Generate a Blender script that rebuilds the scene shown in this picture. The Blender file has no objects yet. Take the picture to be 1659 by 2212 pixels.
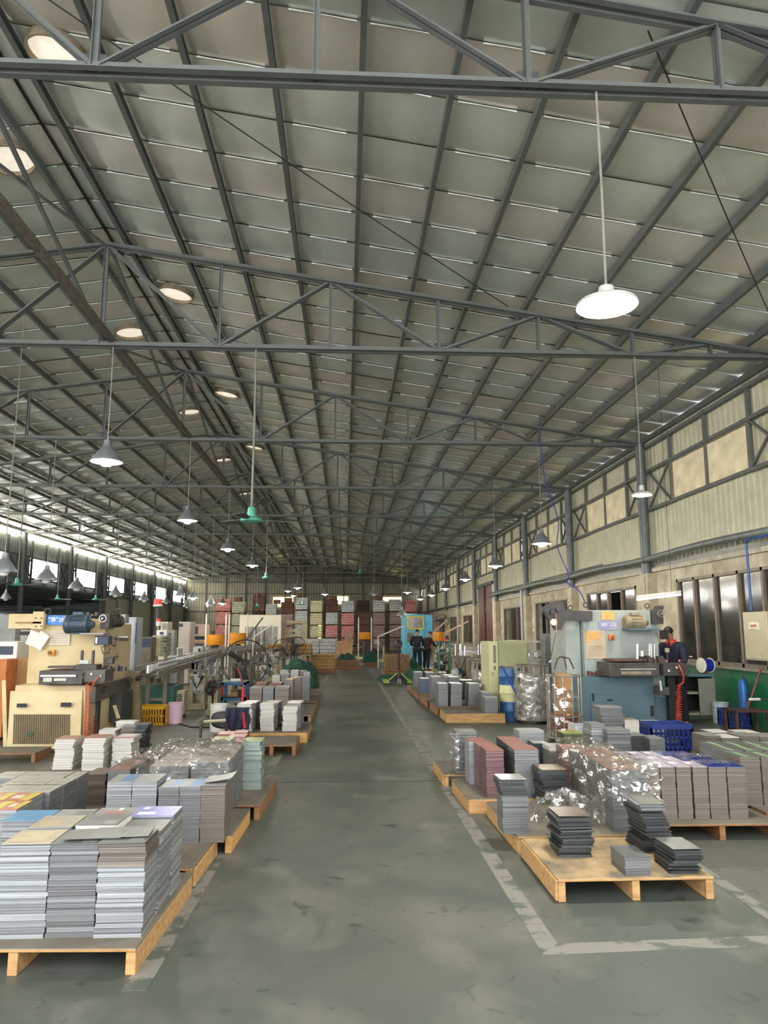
import bpy, bmesh, math, random
from mathutils import Vector, Matrix, noise
R = random.Random(7)
PI = math.pi
C = bpy.context.scene.collection
S = bpy.context.scene
# ---------------------------------------------------------------- camera
F, CX, CY, EYE = 1600.0, 829.5, 1106.0, 1.7
PIT = math.atan(254 / 1600.0)
YAW = math.atan(84.5 / 1600.0 * math.cos(PIT))
cd = bpy.data.cameras.new('camera')
cam = bpy.data.objects.new('camera', cd)
C.objects.link(cam)
cam.location = (0, 0, EYE)
cam.rotation_euler = (PI / 2 + PIT, 0, -YAW)
cd.sensor_fit = 'HORIZONTAL'
cd.sensor_width = 36
cd.lens = F / 1659 * 36
cd.clip_end = 500
S.camera = cam
# ---------------------------------------------------------------- sky, exposure
wd = bpy.data.worlds.new('sky')
S.world = wd
wd.use_nodes = True
bg = wd.node_tree.nodes['Background']
bg.inputs[0].default_value = (0.97, 0.98, 1.0, 1)
bg.inputs[1].default_value = 3.0
S.view_settings.view_transform = 'Standard'
S.view_settings.look = 'None'
S.view_settings.gamma = 1
S.view_settings.use_curve_mapping = False
S.view_settings.exposure = 1.05
LAMP_W = 170.0      # emission strength of the bulbs
# ---------------------------------------------------------------- camera geometry helpers
_f = Vector((math.sin(YAW) * math.cos(PIT), math.cos(YAW) * math.cos(PIT), math.sin(PIT)))
_r = Vector((math.cos(YAW), -math.sin(YAW), 0))
_u = _r.cross(_f)


def P(px, py, y):
    d = _f + _r * ((px - CX) / F) + _u * ((CY - py) / F)
    t = y / d.y
    return Vector((d.x * t, y, EYE + d.z * t))


def G(px, py, z=0.0):
    d = _f + _r * ((px - CX) / F) + _u * ((CY - py) / F)
    t = (z - EYE) / d.z
    return Vector((d.x * t, d.y * t, z))


# ---------------------------------------------------------------- materials
def lin(h):
    h = h.lstrip('#')
    o = []
    for i in (0, 2, 4):
        v = int(h[i:i + 2], 16) / 255
        o.append(v / 12.92 if v <= 0.04045 else ((v + 0.055) / 1.055) ** 2.4)
    return (*o, 1)


_M = {}


def mat(col, rough=0.6, metal=0.0, var=0.25, scale=6.0, bump=0.0, stretch=None, col2=None, emit=0, alpha=1.0, spec=0.5, detail=4, sharp=False):
    key = (col, rough, metal, var, scale, bump, stretch, col2, emit, alpha, spec, detail, sharp)
    if key in _M:
        return _M[key]
    m = bpy.data.materials.new('surface')
    m.use_nodes = True
    nt = m.node_tree
    b = nt.nodes['Principled BSDF']
    c = lin(col)
    b.inputs['Roughness'].default_value = rough
    b.inputs['Metallic'].default_value = metal
    b.inputs['Specular IOR Level'].default_value = spec
    if alpha < 1:
        b.inputs['Alpha'].default_value = alpha
    if var > 0 or bump > 0:
        tc = nt.nodes.new('ShaderNodeTexCoord')
        mp = nt.nodes.new('ShaderNodeMapping')
        nt.links.new(tc.outputs['Object'], mp.inputs[0])
        if stretch:
            mp.inputs['Scale'].default_value = stretch
        nz = nt.nodes.new('ShaderNodeTexNoise')
        nz.inputs['Scale'].default_value = scale
        nz.inputs['Detail'].default_value = detail
        nz.inputs['Roughness'].default_value = 0.6
        nt.links.new(mp.outputs[0], nz.inputs['Vector'])
        mx = nt.nodes.new('ShaderNodeMix')
        mx.data_type = 'RGBA'
        if col2:
            mx.inputs[6].default_value = c
            mx.inputs[7].default_value = lin(col2)
        else:
            mx.inputs[6].default_value = tuple(v * (1 - var) for v in c[:3]) + (1,)
            mx.inputs[7].default_value = tuple(min(1, v * (1 + var)) for v in c[:3]) + (1,)
        rp = nt.nodes.new('ShaderNodeValToRGB')
        rp.color_ramp.elements[0].position = 0.43 if sharp else 0.34
        rp.color_ramp.elements[1].position = 0.50 if sharp else 0.68
        nt.links.new(nz.outputs[0], rp.inputs[0])
        nt.links.new(rp.outputs[0], mx.inputs[0])
        nt.links.new(mx.outputs[2], b.inputs['Base Color'])
        if bump > 0:
            bp = nt.nodes.new('ShaderNodeBump')
            bp.inputs['Strength'].default_value = bump
            bp.inputs['Distance'].default_value = 0.02
            nt.links.new(nz.outputs[0], bp.inputs['Height'])
            nt.links.new(bp.outputs[0], b.inputs['Normal'])
    else:
        b.inputs['Base Color'].default_value = c
    if emit:
        b.inputs['Emission Color'].default_value = c
        b.inputs['Emission Strength'].default_value = emit
    _M[key] = m
    return m


def film_mat(dens=0.3, tint='#e8e4dc', rough=0.08, gloss=0.8):
    m = bpy.data.materials.new('clear_film')
    m.use_nodes = True
    nt = m.node_tree
    nt.nodes.remove(nt.nodes['Principled BSDF'])
    out = nt.nodes['Material Output']
    tr = nt.nodes.new('ShaderNodeBsdfTransparent')
    tr.inputs[0].default_value = (0.95, 0.95, 0.95, 1)
    gl = nt.nodes.new('ShaderNodeBsdfGlossy')
    gl.inputs['Roughness'].default_value = rough
    df = nt.nodes.new('ShaderNodeBsdfTranslucent')
    df.inputs[0].default_value = lin(tint)
    d2 = nt.nodes.new('ShaderNodeBsdfDiffuse')
    d2.inputs[0].default_value = lin(tint)
    a0 = nt.nodes.new('ShaderNodeMixShader')
    a0.inputs[0].default_value = 0.5
    nt.links.new(df.outputs[0], a0.inputs[1])
    nt.links.new(d2.outputs[0], a0.inputs[2])
    a = nt.nodes.new('ShaderNodeMixShader')
    a.inputs[0].default_value = gloss
    nt.links.new(a0.outputs[0], a.inputs[1])
    nt.links.new(gl.outputs[0], a.inputs[2])
    nz = nt.nodes.new('ShaderNodeTexNoise')
    nz.inputs['Scale'].default_value = 14
    tc = nt.nodes.new('ShaderNodeTexCoord')
    nt.links.new(tc.outputs['Object'], nz.inputs['Vector'])
    mr = nt.nodes.new('ShaderNodeMapRange')
    mr.inputs[1].default_value = 0.35
    mr.inputs[2].default_value = 0.7
    mr.inputs[3].default_value = dens * 0.4
    mr.inputs[4].default_value = min(1, dens * 1.8)
    nt.links.new(nz.outputs[0], mr.inputs[0])
    mix = nt.nodes.new('ShaderNodeMixShader')
    nt.links.new(mr.outputs[0], mix.inputs[0])
    nt.links.new(tr.outputs[0], mix.inputs[1])
    nt.links.new(a.outputs[0], mix.inputs[2])
    bp = nt.nodes.new('ShaderNodeBump')
    bp.inputs['Strength'].default_value = 0.6
    bp.inputs['Distance'].default_value = 0.02
    nt.links.new(nz.outputs[0], bp.inputs['Height'])
    nt.links.new(bp.outputs[0], gl.inputs['Normal'])
    nt.links.new(mix.outputs[0], out.inputs[0])
    return m


# ---------------------------------------------------------------- mesh builder
class MB:
    def __init__(s):
        s.v, s.f, s.mi = [], [], []

    def add(s, vs, fs, mi=0):
        n = len(s.v)
        s.v += [tuple(v) for v in vs]
        s.f += [tuple(i + n for i in f) for f in fs]
        s.mi += [mi] * len(fs)
        return s

    def box(s, x0, y0, z0, x1, y1, z1, mi=0):
        if x0 > x1: x0, x1 = x1, x0
        if y0 > y1: y0, y1 = y1, y0
        if z0 > z1: z0, z1 = z1, z0
        return s.add([(x0, y0, z0), (x1, y0, z0), (x1, y1, z0), (x0, y1, z0), (x0, y0, z1), (x1, y0, z1), (x1, y1, z1), (x0, y1, z1)],
                     [(0, 3, 2, 1), (4, 5, 6, 7), (0, 1, 5, 4), (1, 2, 6, 5), (2, 3, 7, 6), (3, 0, 4, 7)], mi)

    def rbox(s, cx, cy, z0, w, d, h, a, mi=0):
        ca, sa = math.cos(a), math.sin(a)
        pts = [(cx + u * ca * w / 2 - v * sa * d / 2, cy + u * sa * w / 2 + v * ca * d / 2) for u, v in ((-1, -1), (1, -1), (1, 1), (-1, 1))]
        return s.add([(x, y, z0) for x, y in pts] + [(x, y, z0 + h) for x, y in pts],
                     [(0, 3, 2, 1), (4, 5, 6, 7), (0, 1, 5, 4), (1, 2, 6, 5), (2, 3, 7, 6), (3, 0, 4, 7)], mi)

    def prof(s, p0, p1, pts, up=(0, 0, 1), mi=0):
        """extrude a 2-D profile (side, up) from p0 to p1"""
        p0, p1 = Vector(p0), Vector(p1)
        d = (p1 - p0).normalized()
        u = Vector(up)
        sd = d.cross(u)
        if sd.length < 1e-4:
            sd = d.cross(Vector((1, 0, 0)))
        sd.normalize()
        uu = sd.cross(d)
        n = len(pts)
        vs = [p + sd * a + uu * b for p in (p0, p1) for a, b in pts]
        fs = [(i, (i + 1) % n, n + (i + 1) % n, n + i) for i in range(n)]
        fs += [tuple(range(n))[::-1], tuple(range(n, 2 * n))]
        return s.add(vs, fs, mi)

    def bar(s, p0, p1, w, h=None, up=(0, 0, 1), mi=0):
        h = h or w
        return s.prof(p0, p1, [(-w / 2, -h / 2), (w / 2, -h / 2), (w / 2, h / 2), (-w / 2, h / 2)], up, mi)

    def cyl(s, p0, p1, r, n=12, r1=None, mi=0):
        r1 = r if r1 is None else r1
        p0, p1 = Vector(p0), Vector(p1)
        d = (p1 - p0).normalized()
        a = d.orthogonal().normalized()
        b = d.cross(a)
        vs = [p0 + (a * math.cos(t) + b * math.sin(t)) * r for t in [2 * PI * i / n for i in range(n)]]
        vs += [p1 + (a * math.cos(t) + b * math.sin(t)) * r1 for t in [2 * PI * i / n for i in range(n)]]
        fs = [(i, (i + 1) % n, n + (i + 1) % n, n + i) for i in range(n)] + [tuple(range(n))[::-1], tuple(range(n, 2 * n))]
        return s.add(vs, fs, mi)

    def tube(s, pts, r, n=6, mi=0):
        pts = [Vector(p) for p in pts]
        m = len(pts)
        rings = []
        a = None
        for i, p in enumerate(pts):
            d = (pts[min(i + 1, m - 1)] - pts[max(i - 1, 0)]).normalized()
            a = d.orthogonal().normalized() if a is None else (a - d * a.dot(d)).normalized()
            b = d.cross(a)
            rings += [p + (a * math.cos(t) + b * math.sin(t)) * r for t in [2 * PI * k / n for k in range(n)]]
        fs = []
        for i in range(m - 1):
            for k in range(n):
                fs.append((i * n + k, i * n + (k + 1) % n, (i + 1) * n + (k + 1) % n, (i + 1) * n + k))
        fs += [tuple(range(n))[::-1], tuple(range((m - 1) * n, m * n))]
        return s.add(rings, fs, mi)

    def lathe(s, c, prof, n=24, axis=(0, 0, 1), mi=0):
        c = Vector(c)
        d = Vector(axis).normalized()
        a = d.orthogonal().normalized()
        b = d.cross(a)
        vs = []
        for r, h in prof:
            for k in range(n):
                t = 2 * PI * k / n
                vs.append(c + d * h + (a * math.cos(t) + b * math.sin(t)) * r)
        fs = []
        for i in range(len(prof) - 1):
            for k in range(n):
                fs.append((i * n + k, i * n + (k + 1) % n, (i + 1) * n + (k + 1) % n, (i + 1) * n + k))
        return s.add(vs, fs, mi)

    def ring(s, c, rad, r, axis=(0, 0, 1), n=32, m=6, mi=0):
        c = Vector(c)
        d = Vector(axis).normalized()
        a = d.orthogonal().normalized()
        b = d.cross(a)
        vs, fs = [], []
        for i in range(n):
            t = 2 * PI * i / n
            o = a * math.cos(t) + b * math.sin(t)
            for k in range(m):
                q = 2 * PI * k / m
                vs.append(c + o * (rad + r * math.cos(q)) + d * r * math.sin(q))
        for i in range(n):
            for k in range(m):
                fs.append((i * m + k, ((i + 1) % n) * m + k, ((i + 1) % n) * m + (k + 1) % m, i * m + (k + 1) % m))
        return s.add(vs, fs, mi)

    def grid(s, fn, nu, nv, mi=0):
        vs = [fn(i / nu, j / nv) for j in range(nv + 1) for i in range(nu + 1)]
        fs = [(j * (nu + 1) + i, j * (nu + 1) + i + 1, (j + 1) * (nu + 1) + i + 1, (j + 1) * (nu + 1) + i) for j in range(nv) for i in range(nu)]
        return s.add(vs, fs, mi)

    def pb(s, px0, py0, px1, py1, y, d, mi=0):
        """box whose front face spans these pixels at distance y, d deep"""
        m = (py0 + py1) / 2
        a, b = P(px0, m, y), P(px1, m, y)
        t, o = P((px0 + px1) / 2, py0, y), P((px0 + px1) / 2, py1, y)
        return s.box(a.x, y, max(o.z, 0.0), b.x, y + d, t.z, mi)

    def build(s, name, m, parent=None, smooth=False, bevel=0, kind=None):
        me = bpy.data.meshes.new(name)
        org = Vector((0, 0, 0))
        if parent is None:
            xs = [v[0] for v in s.v]; ys = [v[1] for v in s.v]; zs = [v[2] for v in s.v]
            org = Vector(((min(xs) + max(xs)) / 2, (min(ys) + max(ys)) / 2, min(zs)))
        else:
            q = parent
            while q is not None:
                org += Vector(q.location)
                q = q.parent
        me.from_pydata([(v[0] - org.x, v[1] - org.y, v[2] - org.z) for v in s.v], [], s.f)
        for mm in (m if isinstance(m, (list, tuple)) else [m]):
            me.materials.append(mm)
        if any(s.mi):
            me.polygons.foreach_set('material_index', s.mi)
        if smooth:
            me.polygons.foreach_set('use_smooth', [True] * len(me.polygons))
        o = bpy.data.objects.new(name, me)
        C.objects.link(o)
        if parent is None:
            o.location = org
        else:
            o.parent = parent
        if smooth:
            try:
                me.set_sharp_from_angle(angle=0.7)
            except Exception:
                pass
        if bevel:
            b = o.modifiers.new('bevel', 'BEVEL')
            b.width = bevel
            b.segments = 2
            b.limit_method = 'ANGLE'
        if kind:
            o['kind'] = kind
        return o


def tag(o, label=None, cat=None, group=None, kind=None):
    if label: o['label'] = label
    if cat: o['category'] = cat
    if group: o['group'] = group
    if kind: o['kind'] = kind
    return o


def thing(name, label, cat, loc=(0, 0, 0), group=None, kind=None):
    o = bpy.data.objects.new(name, None)
    o.empty_display_size = 0.1
    C.objects.link(o)
    o.location = loc
    return tag(o, label, cat, group, kind)


def part(o, label):
    o['label'] = label
    return o


def copy_tree(o, parent=None, loc=None):
    c = o.copy()
    C.objects.link(c)
    c.parent = parent
    if loc is not None:
        c.location = loc
    for ch in list(o.children):
        copy_tree(ch, c)
    return c


# ---------------------------------------------------------------- common materials
STEEL = mat('#686c69', 0.55, 0.25, 0.12, 3)
STEEL_D = mat('#4f5455', 0.6, 0.3, 0.2, 4)
FOILS = [mat(c_, 0.36, 0.55, 0.12, 0.8, 0.2, detail=6) for c_ in ('#e4e8dc', '#e3ddd0', '#d9e2d8', '#eae6de')]  # greenish and pinkish tints of reflections are put into the panel colours
FOIL_GLINT = mat('#ffffff', 0.25, 0.2, 0.0)
CLAD = mat('#c2bfa6', 0.55, 0.1, 0.1, 2.5)
CLAD_D = mat('#7c8486', 0.6, 0.1, 0.15, 2.5)
PLASTER = mat('#cfc6ae', 0.85, 0, 0.2, 2.2, 0.2, col2='#9a9079', detail=8)
GREENWALL = mat('#1d6a45', 0.45, 0, 0.2, 3, 0.1)
FRAMEBR = mat('#7d7163', 0.5, 0.2, 0.15, 5)
DARK = mat('#26282a', 0.6, 0.2, 0.2, 8)
BLACK = mat('#141517', 0.5, 0.1, 0.2, 8)
CREAM = mat('#cbb98f', 0.5, 0.05, 0.14, 1.6, 0.08, col2='#b39c6e', detail=7)
GREY = mat('#8b8c88', 0.55, 0.2, 0.15, 5)
LGREY = mat('#b9bab4', 0.5, 0.1, 0.1, 5)
WHITE = mat('#dedcd4', 0.5, 0, 0.06, 5)
BLUE = mat('#2b5fa0', 0.45, 0.1, 0.15, 6)
ORANGE = mat('#d98d14', 0.4, 0, 0.12, 5)
RED = mat('#b02c24', 0.45, 0, 0.12, 5)
WOOD = mat('#c79a5e', 0.75, 0, 0.2, 3, 0.15, stretch=(2, 14, 14), col2='#a87a43', detail=6)
CHROME = mat('#c8c8c8', 0.25, 0.9, 0.1, 5)
KHAKI = mat('#a8ad84', 0.5, 0.05, 0.1, 2)
# ================================================================ STRUCTURE
XR, XL, RID = 7.25, -14.95, -3.85
YK = [5.4 + 5.88 * k for k in range(12)]
YN = [-0.48] + YK
YB = 71.0


def zroof(x): return 7.97 - 0.15 * abs(x - RID)


# floor
def floor_mat():
    m = bpy.data.materials.new('painted_concrete')
    m.use_nodes = True
    nt = m.node_tree
    b = nt.nodes['Principled BSDF']
    tc = nt.nodes.new('ShaderNodeTexCoord')

    def nz(scale, det, st=(1, 1, 1), dist=0.0):
        mp = nt.nodes.new('ShaderNodeMapping')
        mp.inputs['Scale'].default_value = st
        nt.links.new(tc.outputs['Object'], mp.inputs[0])
        n = nt.nodes.new('ShaderNodeTexNoise')
        n.inputs['Scale'].default_value = scale
        n.inputs['Detail'].default_value = det
        n.inputs['Distortion'].default_value = dist
        nt.links.new(mp.outputs[0], n.inputs['Vector'])
        return n.outputs[0]

    def ramp(i, a, c):
        r = nt.nodes.new('ShaderNodeValToRGB')
        r.color_ramp.elements[0].position = a
        r.color_ramp.elements[1].position = c
        nt.links.new(i, r.inputs[0])
        return r.outputs[0]

    def mix(f, a, c):
        x = nt.nodes.new('ShaderNodeMix')
        x.data_type = 'RGBA'
        nt.links.new(f, x.inputs[0])
        for s_, v in ((6, a), (7, c)):
            if isinstance(v, tuple): x.inputs[s_].default_value = v
            else: nt.links.new(v, x.inputs[s_])
        return x.outputs[2]
    base = mix(ramp(nz(0.55, 5, dist=0.6), 0.35, 0.66), lin('#444e47'), lin('#5f5f57'))
    base = mix(ramp(nz(2.4, 9, (1, .7, 1), 0.4), 0.5, 0.72), base, lin('#686860'))
    base = mix(ramp(nz(5, 6, (1, 1, 1), 1.0), 0.62, 0.72), base, lin('#333e3a'))
    base = mix(ramp(nz(22, 3), 0.70, 0.74), base, lin('#353d3a'))
    nt.links.new(base, b.inputs['Base Color'])
    rr = nt.nodes.new('ShaderNodeMapRange')
    rr.inputs[3].default_value = 0.32
    rr.inputs[4].default_value = 0.62
    nt.links.new(nz(1.6, 5), rr.inputs[0])
    nt.links.new(rr.outputs[0], b.inputs['Roughness'])
    bp = nt.nodes.new('ShaderNodeBump')
    bp.inputs['Strength'].default_value = 0.12
    bp.inputs['Distance'].default_value = 0.01
    nt.links.new(nz(9, 6), bp.inputs['Height'])
    nt.links.new(bp.outputs[0], b.inputs['Normal'])
    return m


MB().box(-23, -8, -0.2, 10, YB + 0.5, 0).build('floor', floor_mat(), kind='structure')
LINE = mat('#4f5750', 0.6, 0, 0.3, 4.3, 0.1, (1, 1.2, 1), '#7a7870', detail=15, sharp=True)
n_ = 0
for pts in ([(1.06, 4.19), (1.175, 4.32), (1.165, 34.5), (1.055, 34.5)],
            [(1.06, 4.19), (7.0, 4.40), (7.0, 4.53), (1.175, 4.32)],
            [(2.52, 4.38), (2.62, 4.38), (2.62, 6.2), (2.52, 6.2)],
            [(-1.05, 3.9), (-0.93, 3.9), (-0.50, 34), (-0.60, 34)]):
    n_ += 1
    m_ = MB().add([(x, y, 0.0) for x, y in pts] + [(x, y, 0.0025) for x, y in pts], [(0, 3, 2, 1), (4, 5, 6, 7), (0, 1, 5, 4), (1, 2, 6, 5), (2, 3, 7, 6), (3, 0, 4, 7)])
    m_.build('trim_%d' % n_, LINE, kind='structure')
m_ = MB()
yy_ = 8.75
for k in range(34):
    x0 = -0.9 + k * 0.06
    m_.box(x0, yy_ + 0.006 * math.sin(k * 1.3), 0, x0 + 0.062, yy_ + 0.012 + 0.006 * math.sin(k * 1.3), 0.002)
m_.build('trim_5', mat('#2f3836', 0.9), kind='structure')

# ceiling : foil-backed panels, purlins
ceil = thing('ceiling', None, None, (RID, 0, 0), kind='structure')
SEG = 12
PUR = [0.3 + 0.92 * k for k in range(12)]
dy = 0.82
ny = int((YB + 2.2) / dy)


def panel_mesh(side, seed):
    rr = random.Random(seed)
    m = MB()
    bs = [0.0] + PUR + [11.25]
    offs = [rr.uniform(0.5, 1.6) for _ in bs]

    def fn(u, v):
        t = u * (len(bs) - 1)
        i = min(int(t), len(bs) - 2)
        w = t - i
        d = bs[i] + (bs[i + 1] - bs[i]) * w
        x = RID + side * d
        sag = -0.030 * offs[i] * math.sin(PI * w) * math.sin(PI * v) ** 0.7
        z = zroof(x) + 0.02 + sag + (0.018 if v > 0.97 else 0) + 0.004 * noise.noise(Vector((x * 3, v * 5 + seed, seed)))
        return (x - 0, v * (dy + 0.012), z)
    m.grid(fn, (len(bs) - 1) * 4, 6)
    return m


pm = {}
for side in (-1, 1):
    for sd in range(4):
        o = panel_mesh(side, sd + 10 * side).build('foil_panel', FOILS[sd], ceil, smooth=True)
        o.location = (0, -2.0 + dy * sd, 0)
        pm[(side, sd)] = o.data
        # white strip along the foil lap; the edge's glint is put into its colour
        m = MB()
        bs = [0.0] + PUR + [11.25]
        rr = random.Random(sd * 7 + side)
        for i in range(len(bs) - 1):
            if rr.random() < 0.05: continue
            a, b = bs[i] + 0.06 + rr.uniform(0, .18), bs[i + 1] - 0.05 - rr.uniform(0, .15)
            K = 5
            vs, fs = [], []
            for k in range(K + 1):
                d = a + (b - a) * k / K
                x = RID + side * d
                w = math.sin(PI * k / K)
                z = zroof(x) + 0.012
                y = 0.008 + 0.008 * w
                vs += [(x, y - 0.018 * w - .002, z - 0.008), (x, y + 0.003, z + 0.018)]
            for k in range(K):
                fs.append((2 * k, 2 * k + 1, 2 * k + 3, 2 * k + 2))
            m.add(vs, fs)
        t = m.build('seam_glint', FOIL_GLINT, ceil)
        t.location = (0, -2.0 + dy * sd, 0)
        pm[(side, sd, 's')] = t.data
for side in (-1, 1):
    for j in range(4, ny):
        for key, nm in (((side, (j * 7 + j // 3) % 4), 'foil_panel'), ((side, (j * 5 + 1 + j // 4) % 4, 's'), 'seam_glint')):
            o = bpy.data.objects.new(nm, pm[key])
            C.objects.link(o)
            o.parent = ceil
            o.location = (0, -2.0 + dy * j, 0)
CH = [(-0.03, -0.10), (0.03, -0.10), (0.03, -0.088), (-0.018, -0.088), (-0.018, 0.0), (0.03, 0.0), (0.03, 0.012), (-0.03, 0.012)]
for side in (-1, 1):
    for d in PUR + [11.1]:
        x = RID + side * d
        z = zroof(x) - 0.018
        MB().prof((x, -2, z), (x, YB, z), CH if side > 0 else [(-a, b) for a, b in CH][::-1]).build('purlin', STEEL, ceil)
MB().bar((RID, -2, zroof(RID) - 0.005), (RID, YB, zroof(RID) - 0.005), 0.03, 0.02).build('ridge_joint', DARK, ceil)
# outer roof skin above the foil, keeps the daylight out
m_ = MB()
for side in (-1, 1):
    x1 = RID + side * 11.5
    m_.add([(RID, -2.1, 8.12), (x1, -2.1, zroof(x1) + .15), (x1, YB + .3, zroof(x1) + .15), (RID, YB + .3, 8.12),
            (RID, -2.1, 8.18), (x1, -2.1, zroof(x1) + .21), (x1, YB + .3, zroof(x1) + .21), (RID, YB + .3, 8.18)],
           [(0, 3, 2, 1), (4, 5, 6, 7), (0, 1, 5, 4), (1, 2, 6, 5), (2, 3, 7, 6), (3, 0, 4, 7)])
m_.build('roof_skin', GREY, ceil)

# roof trusses
LA = [(0, 0), (0.055, 0), (0.055, 0.008), (0.008, 0.008), (0.008, 0.075), (0, 0.075)]


def lbars(m, p0, p1, gap=0.035, w=0.055, h=0.075, up=(0, 0, 1)):
    d = (Vector(p1) - Vector(p0)).normalized()
    sd = Vector((0, 1, 0))
    for s_ in (-1, 1):
        pr = [(gap * s_, -h / 2), (gap * s_ + w * s_, -h / 2), (gap * s_ + w * s_, -h / 2 + .008), (gap * s_ + .008 * s_, -h / 2 + .008), (gap * s_ + .008 * s_, h / 2), (gap * s_, h / 2)]
        if s_ < 0: pr = pr[::-1]
        q0, q1 = Vector(p0), Vector(p1)
        uu = sd.cross(d)
        if uu.z < 0: uu = -uu
        vs = [q + sd * a + uu * b for q in (q0, q1) for a, b in pr]
        n = 6
        m.add(vs, [(i, (i + 1) % n, n + (i + 1) % n, n + i) for i in range(n)] + [tuple(range(n))[::-1], tuple(range(n, 2 * n))])
    return m


ords = ['nearest to the camera', 'second from the camera', 'third from the camera', 'fourth from the camera', 'fifth from the camera', 'sixth from the camera',
        'seventh from the camera', 'eighth from the camera', 'ninth from the camera', 'tenth from the camera', 'eleventh from the camera', 'against the far wall']
ZB = 6.12


def ztop(x): return zroof(x) - 0.17


ND = [0, 1.82, 3.58, 5.32, 6.95, 8.5, 9.8, 10.95]


def make_truss():
    t = thing('roof_truss', 'grey steel roof truss', 'roof truss', (RID, 0, ZB))
    lbars(MB(), (RID - 11.0, 0, ZB), (RID + 11.0, 0, ZB), 0.03, 0.06, 0.08).build('bottom_chord', STEEL, t)
    for s_ in (-1, 1):
        lbars(MB(), (RID, 0, ztop(RID)), (RID + s_ * 11.0, 0, ztop(RID + 11.0)), 0.03, 0.055, 0.07).build('top_chord', STEEL, t)
        for i in range(1, 7):
            x = RID + s_ * ND[i]
            lbars(MB(), (x, 0, ZB), (x, 0, ztop(x)), 0.012, 0.045, 0.05).build('post', STEEL, t)
        for i in range(7):
            a, b = (ND[i], ND[i + 1]) if i % 2 == 0 else (ND[i + 1], ND[i])
            if i == 6: a, b = ND[6], ND[7]
            xa, xb = RID + s_ * a, RID + s_ * b
            lbars(MB(), (xa, 0, ztop(xa)), (xb, 0, ZB), 0.012, 0.045, 0.05).build('brace', STEEL, t)
    lbars(MB(), (RID, 0, ZB), (RID, 0, ztop(RID)), 0.012, 0.05, 0.06).build('post', STEEL, t)
    for s_ in (-1, 1):
        MB().box(RID + s_ * 1.82 - .09, -.006, ZB, RID + s_ * 1.82 + .09, .006, ZB + .13).build('gusset', STEEL_D, t)
        MB().box(RID + s_ * 5.32 - .09, -.006, ZB, RID + s_ * 5.32 + .09, .006, ZB + .13).build('gusset', STEEL_D, t)
    return t


tr0 = make_truss()
for k in range(12):
    o = tr0 if k == 0 else copy_tree(tr0)
    o.location = (RID, YK[k], ZB)
    tag(o, 'grey steel lattice roof truss, ' + ords[k], 'roof truss', 'roof trusses')
# longitudinal ridge tie and cross braces between the trusses
m = MB()
MB().prof((RID + .16, -2, ZB + .07), (RID + .16, YB, ZB + .07), [(-.04, -.05), (.04, -.05), (.04, .05), (-.04, .05)]).build('ridge_tie', mat('#6a6358', 0.7, .2, .3, 12), ceil)
for k in range(12):
    y0, y1 = YN[k], YN[k + 1]
    MB().bar((RID + .03, y0, ztop(RID)), (RID + .03, y1, ZB + .05), 0.045, 0.045).build('cross_brace', STEEL, ceil)
    MB().bar((RID - .05, y0, ZB + .05), (RID - .05, y1, ztop(RID)), 0.035, 0.035).build('cross_brace', STEEL, ceil)
for (x0, y0, x1, y1) in ((-3.8, 5.6, 2.6, 11.2), (2.6, 5.6, 7.1, 11.1)):
    zf = lambda x: zroof(x) - 0.14
    pts = [(x0 + (x1 - x0) * t, y0 + (y1 - y0) * t, zf(x0 + (x1 - x0) * t) - 0.05 * math.sin(PI * t)) for t in [i / 14 for i in range(15)]]
    MB().tube(pts, 0.008, 5).build('roof_wire', DARK, ceil)

# round translucent roof ventilators beside the ridge
VENT = mat('#d9cfbf', 0.6, 0, 0.15, 8, emit=0.5)  # glow put in for daylight seeping through the domes
sides = {-1: 'left', 1: 'right'}
vn = 0
vord = ['nearest', 'second', 'third', 'fourth', 'fifth', 'sixth', 'seventh']


def vent(x, y, lab, src=[None]):
    z = zroof(x) - 0.03
    if src[0] is None:
        t = thing('roof_vent', lab, 'roof vent', (0, 0, 0))
        MB().lathe((0, 0, 0), [(0.30, -0.06), (0.325, -0.06), (0.325, 0.05), (0.30, 0.05), (0.30, -0.06)], 32).build('collar', mat('#8c8069', 0.7, 0.2, 0.3, 10), t, smooth=True)
        MB().lathe((0, 0, 0), [(0.30, 0.0), (0.26, -0.01), (0.14, -0.02), (0.001, -0.022)], 32).build('dome', VENT, t, smooth=True)
        src[0] = t
    else:
        t = copy_tree(src[0])
    t.location = (x, y, z)
    t.rotation_euler = (0, (0.149 if x > RID else -0.149), 0)
    tag(t, lab, 'roof vent', 'round roof vents')


vents_px = [(125, 115, 1), (380, 633, 1), (490, 850, 1), (550, 965, 1), (590, 1050, 1), (22, 340, -1), (283, 716, -1), (410, 888, -1), (482, 992, -1), (530, 1065, -1)]
cnt = {1: 0, -1: 0}
for px, py, s_ in vents_px:
    for it in range(40):
        pass
    d = _f + _r * ((px - CX) / F) + _u * ((CY - py) / F)
    # intersect the ray with the roof slope on this side of the ridge
    k = 0.15 * (-1 if s_ > 0 else 1)
    t = (7.94 - k * RID - EYE) / (d.z - k * d.x)
    x, y = d.x * t, d.y * t
    vent(x, y, 'round pale roof vent %s of the ridge, %s to the camera' % ('just right' if s_ > 0 else 'just left', ['nearest', 'second nearest', 'third nearest', 'fourth nearest', 'fifth nearest'][cnt[s_]]))
    cnt[s_] += 1


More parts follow.
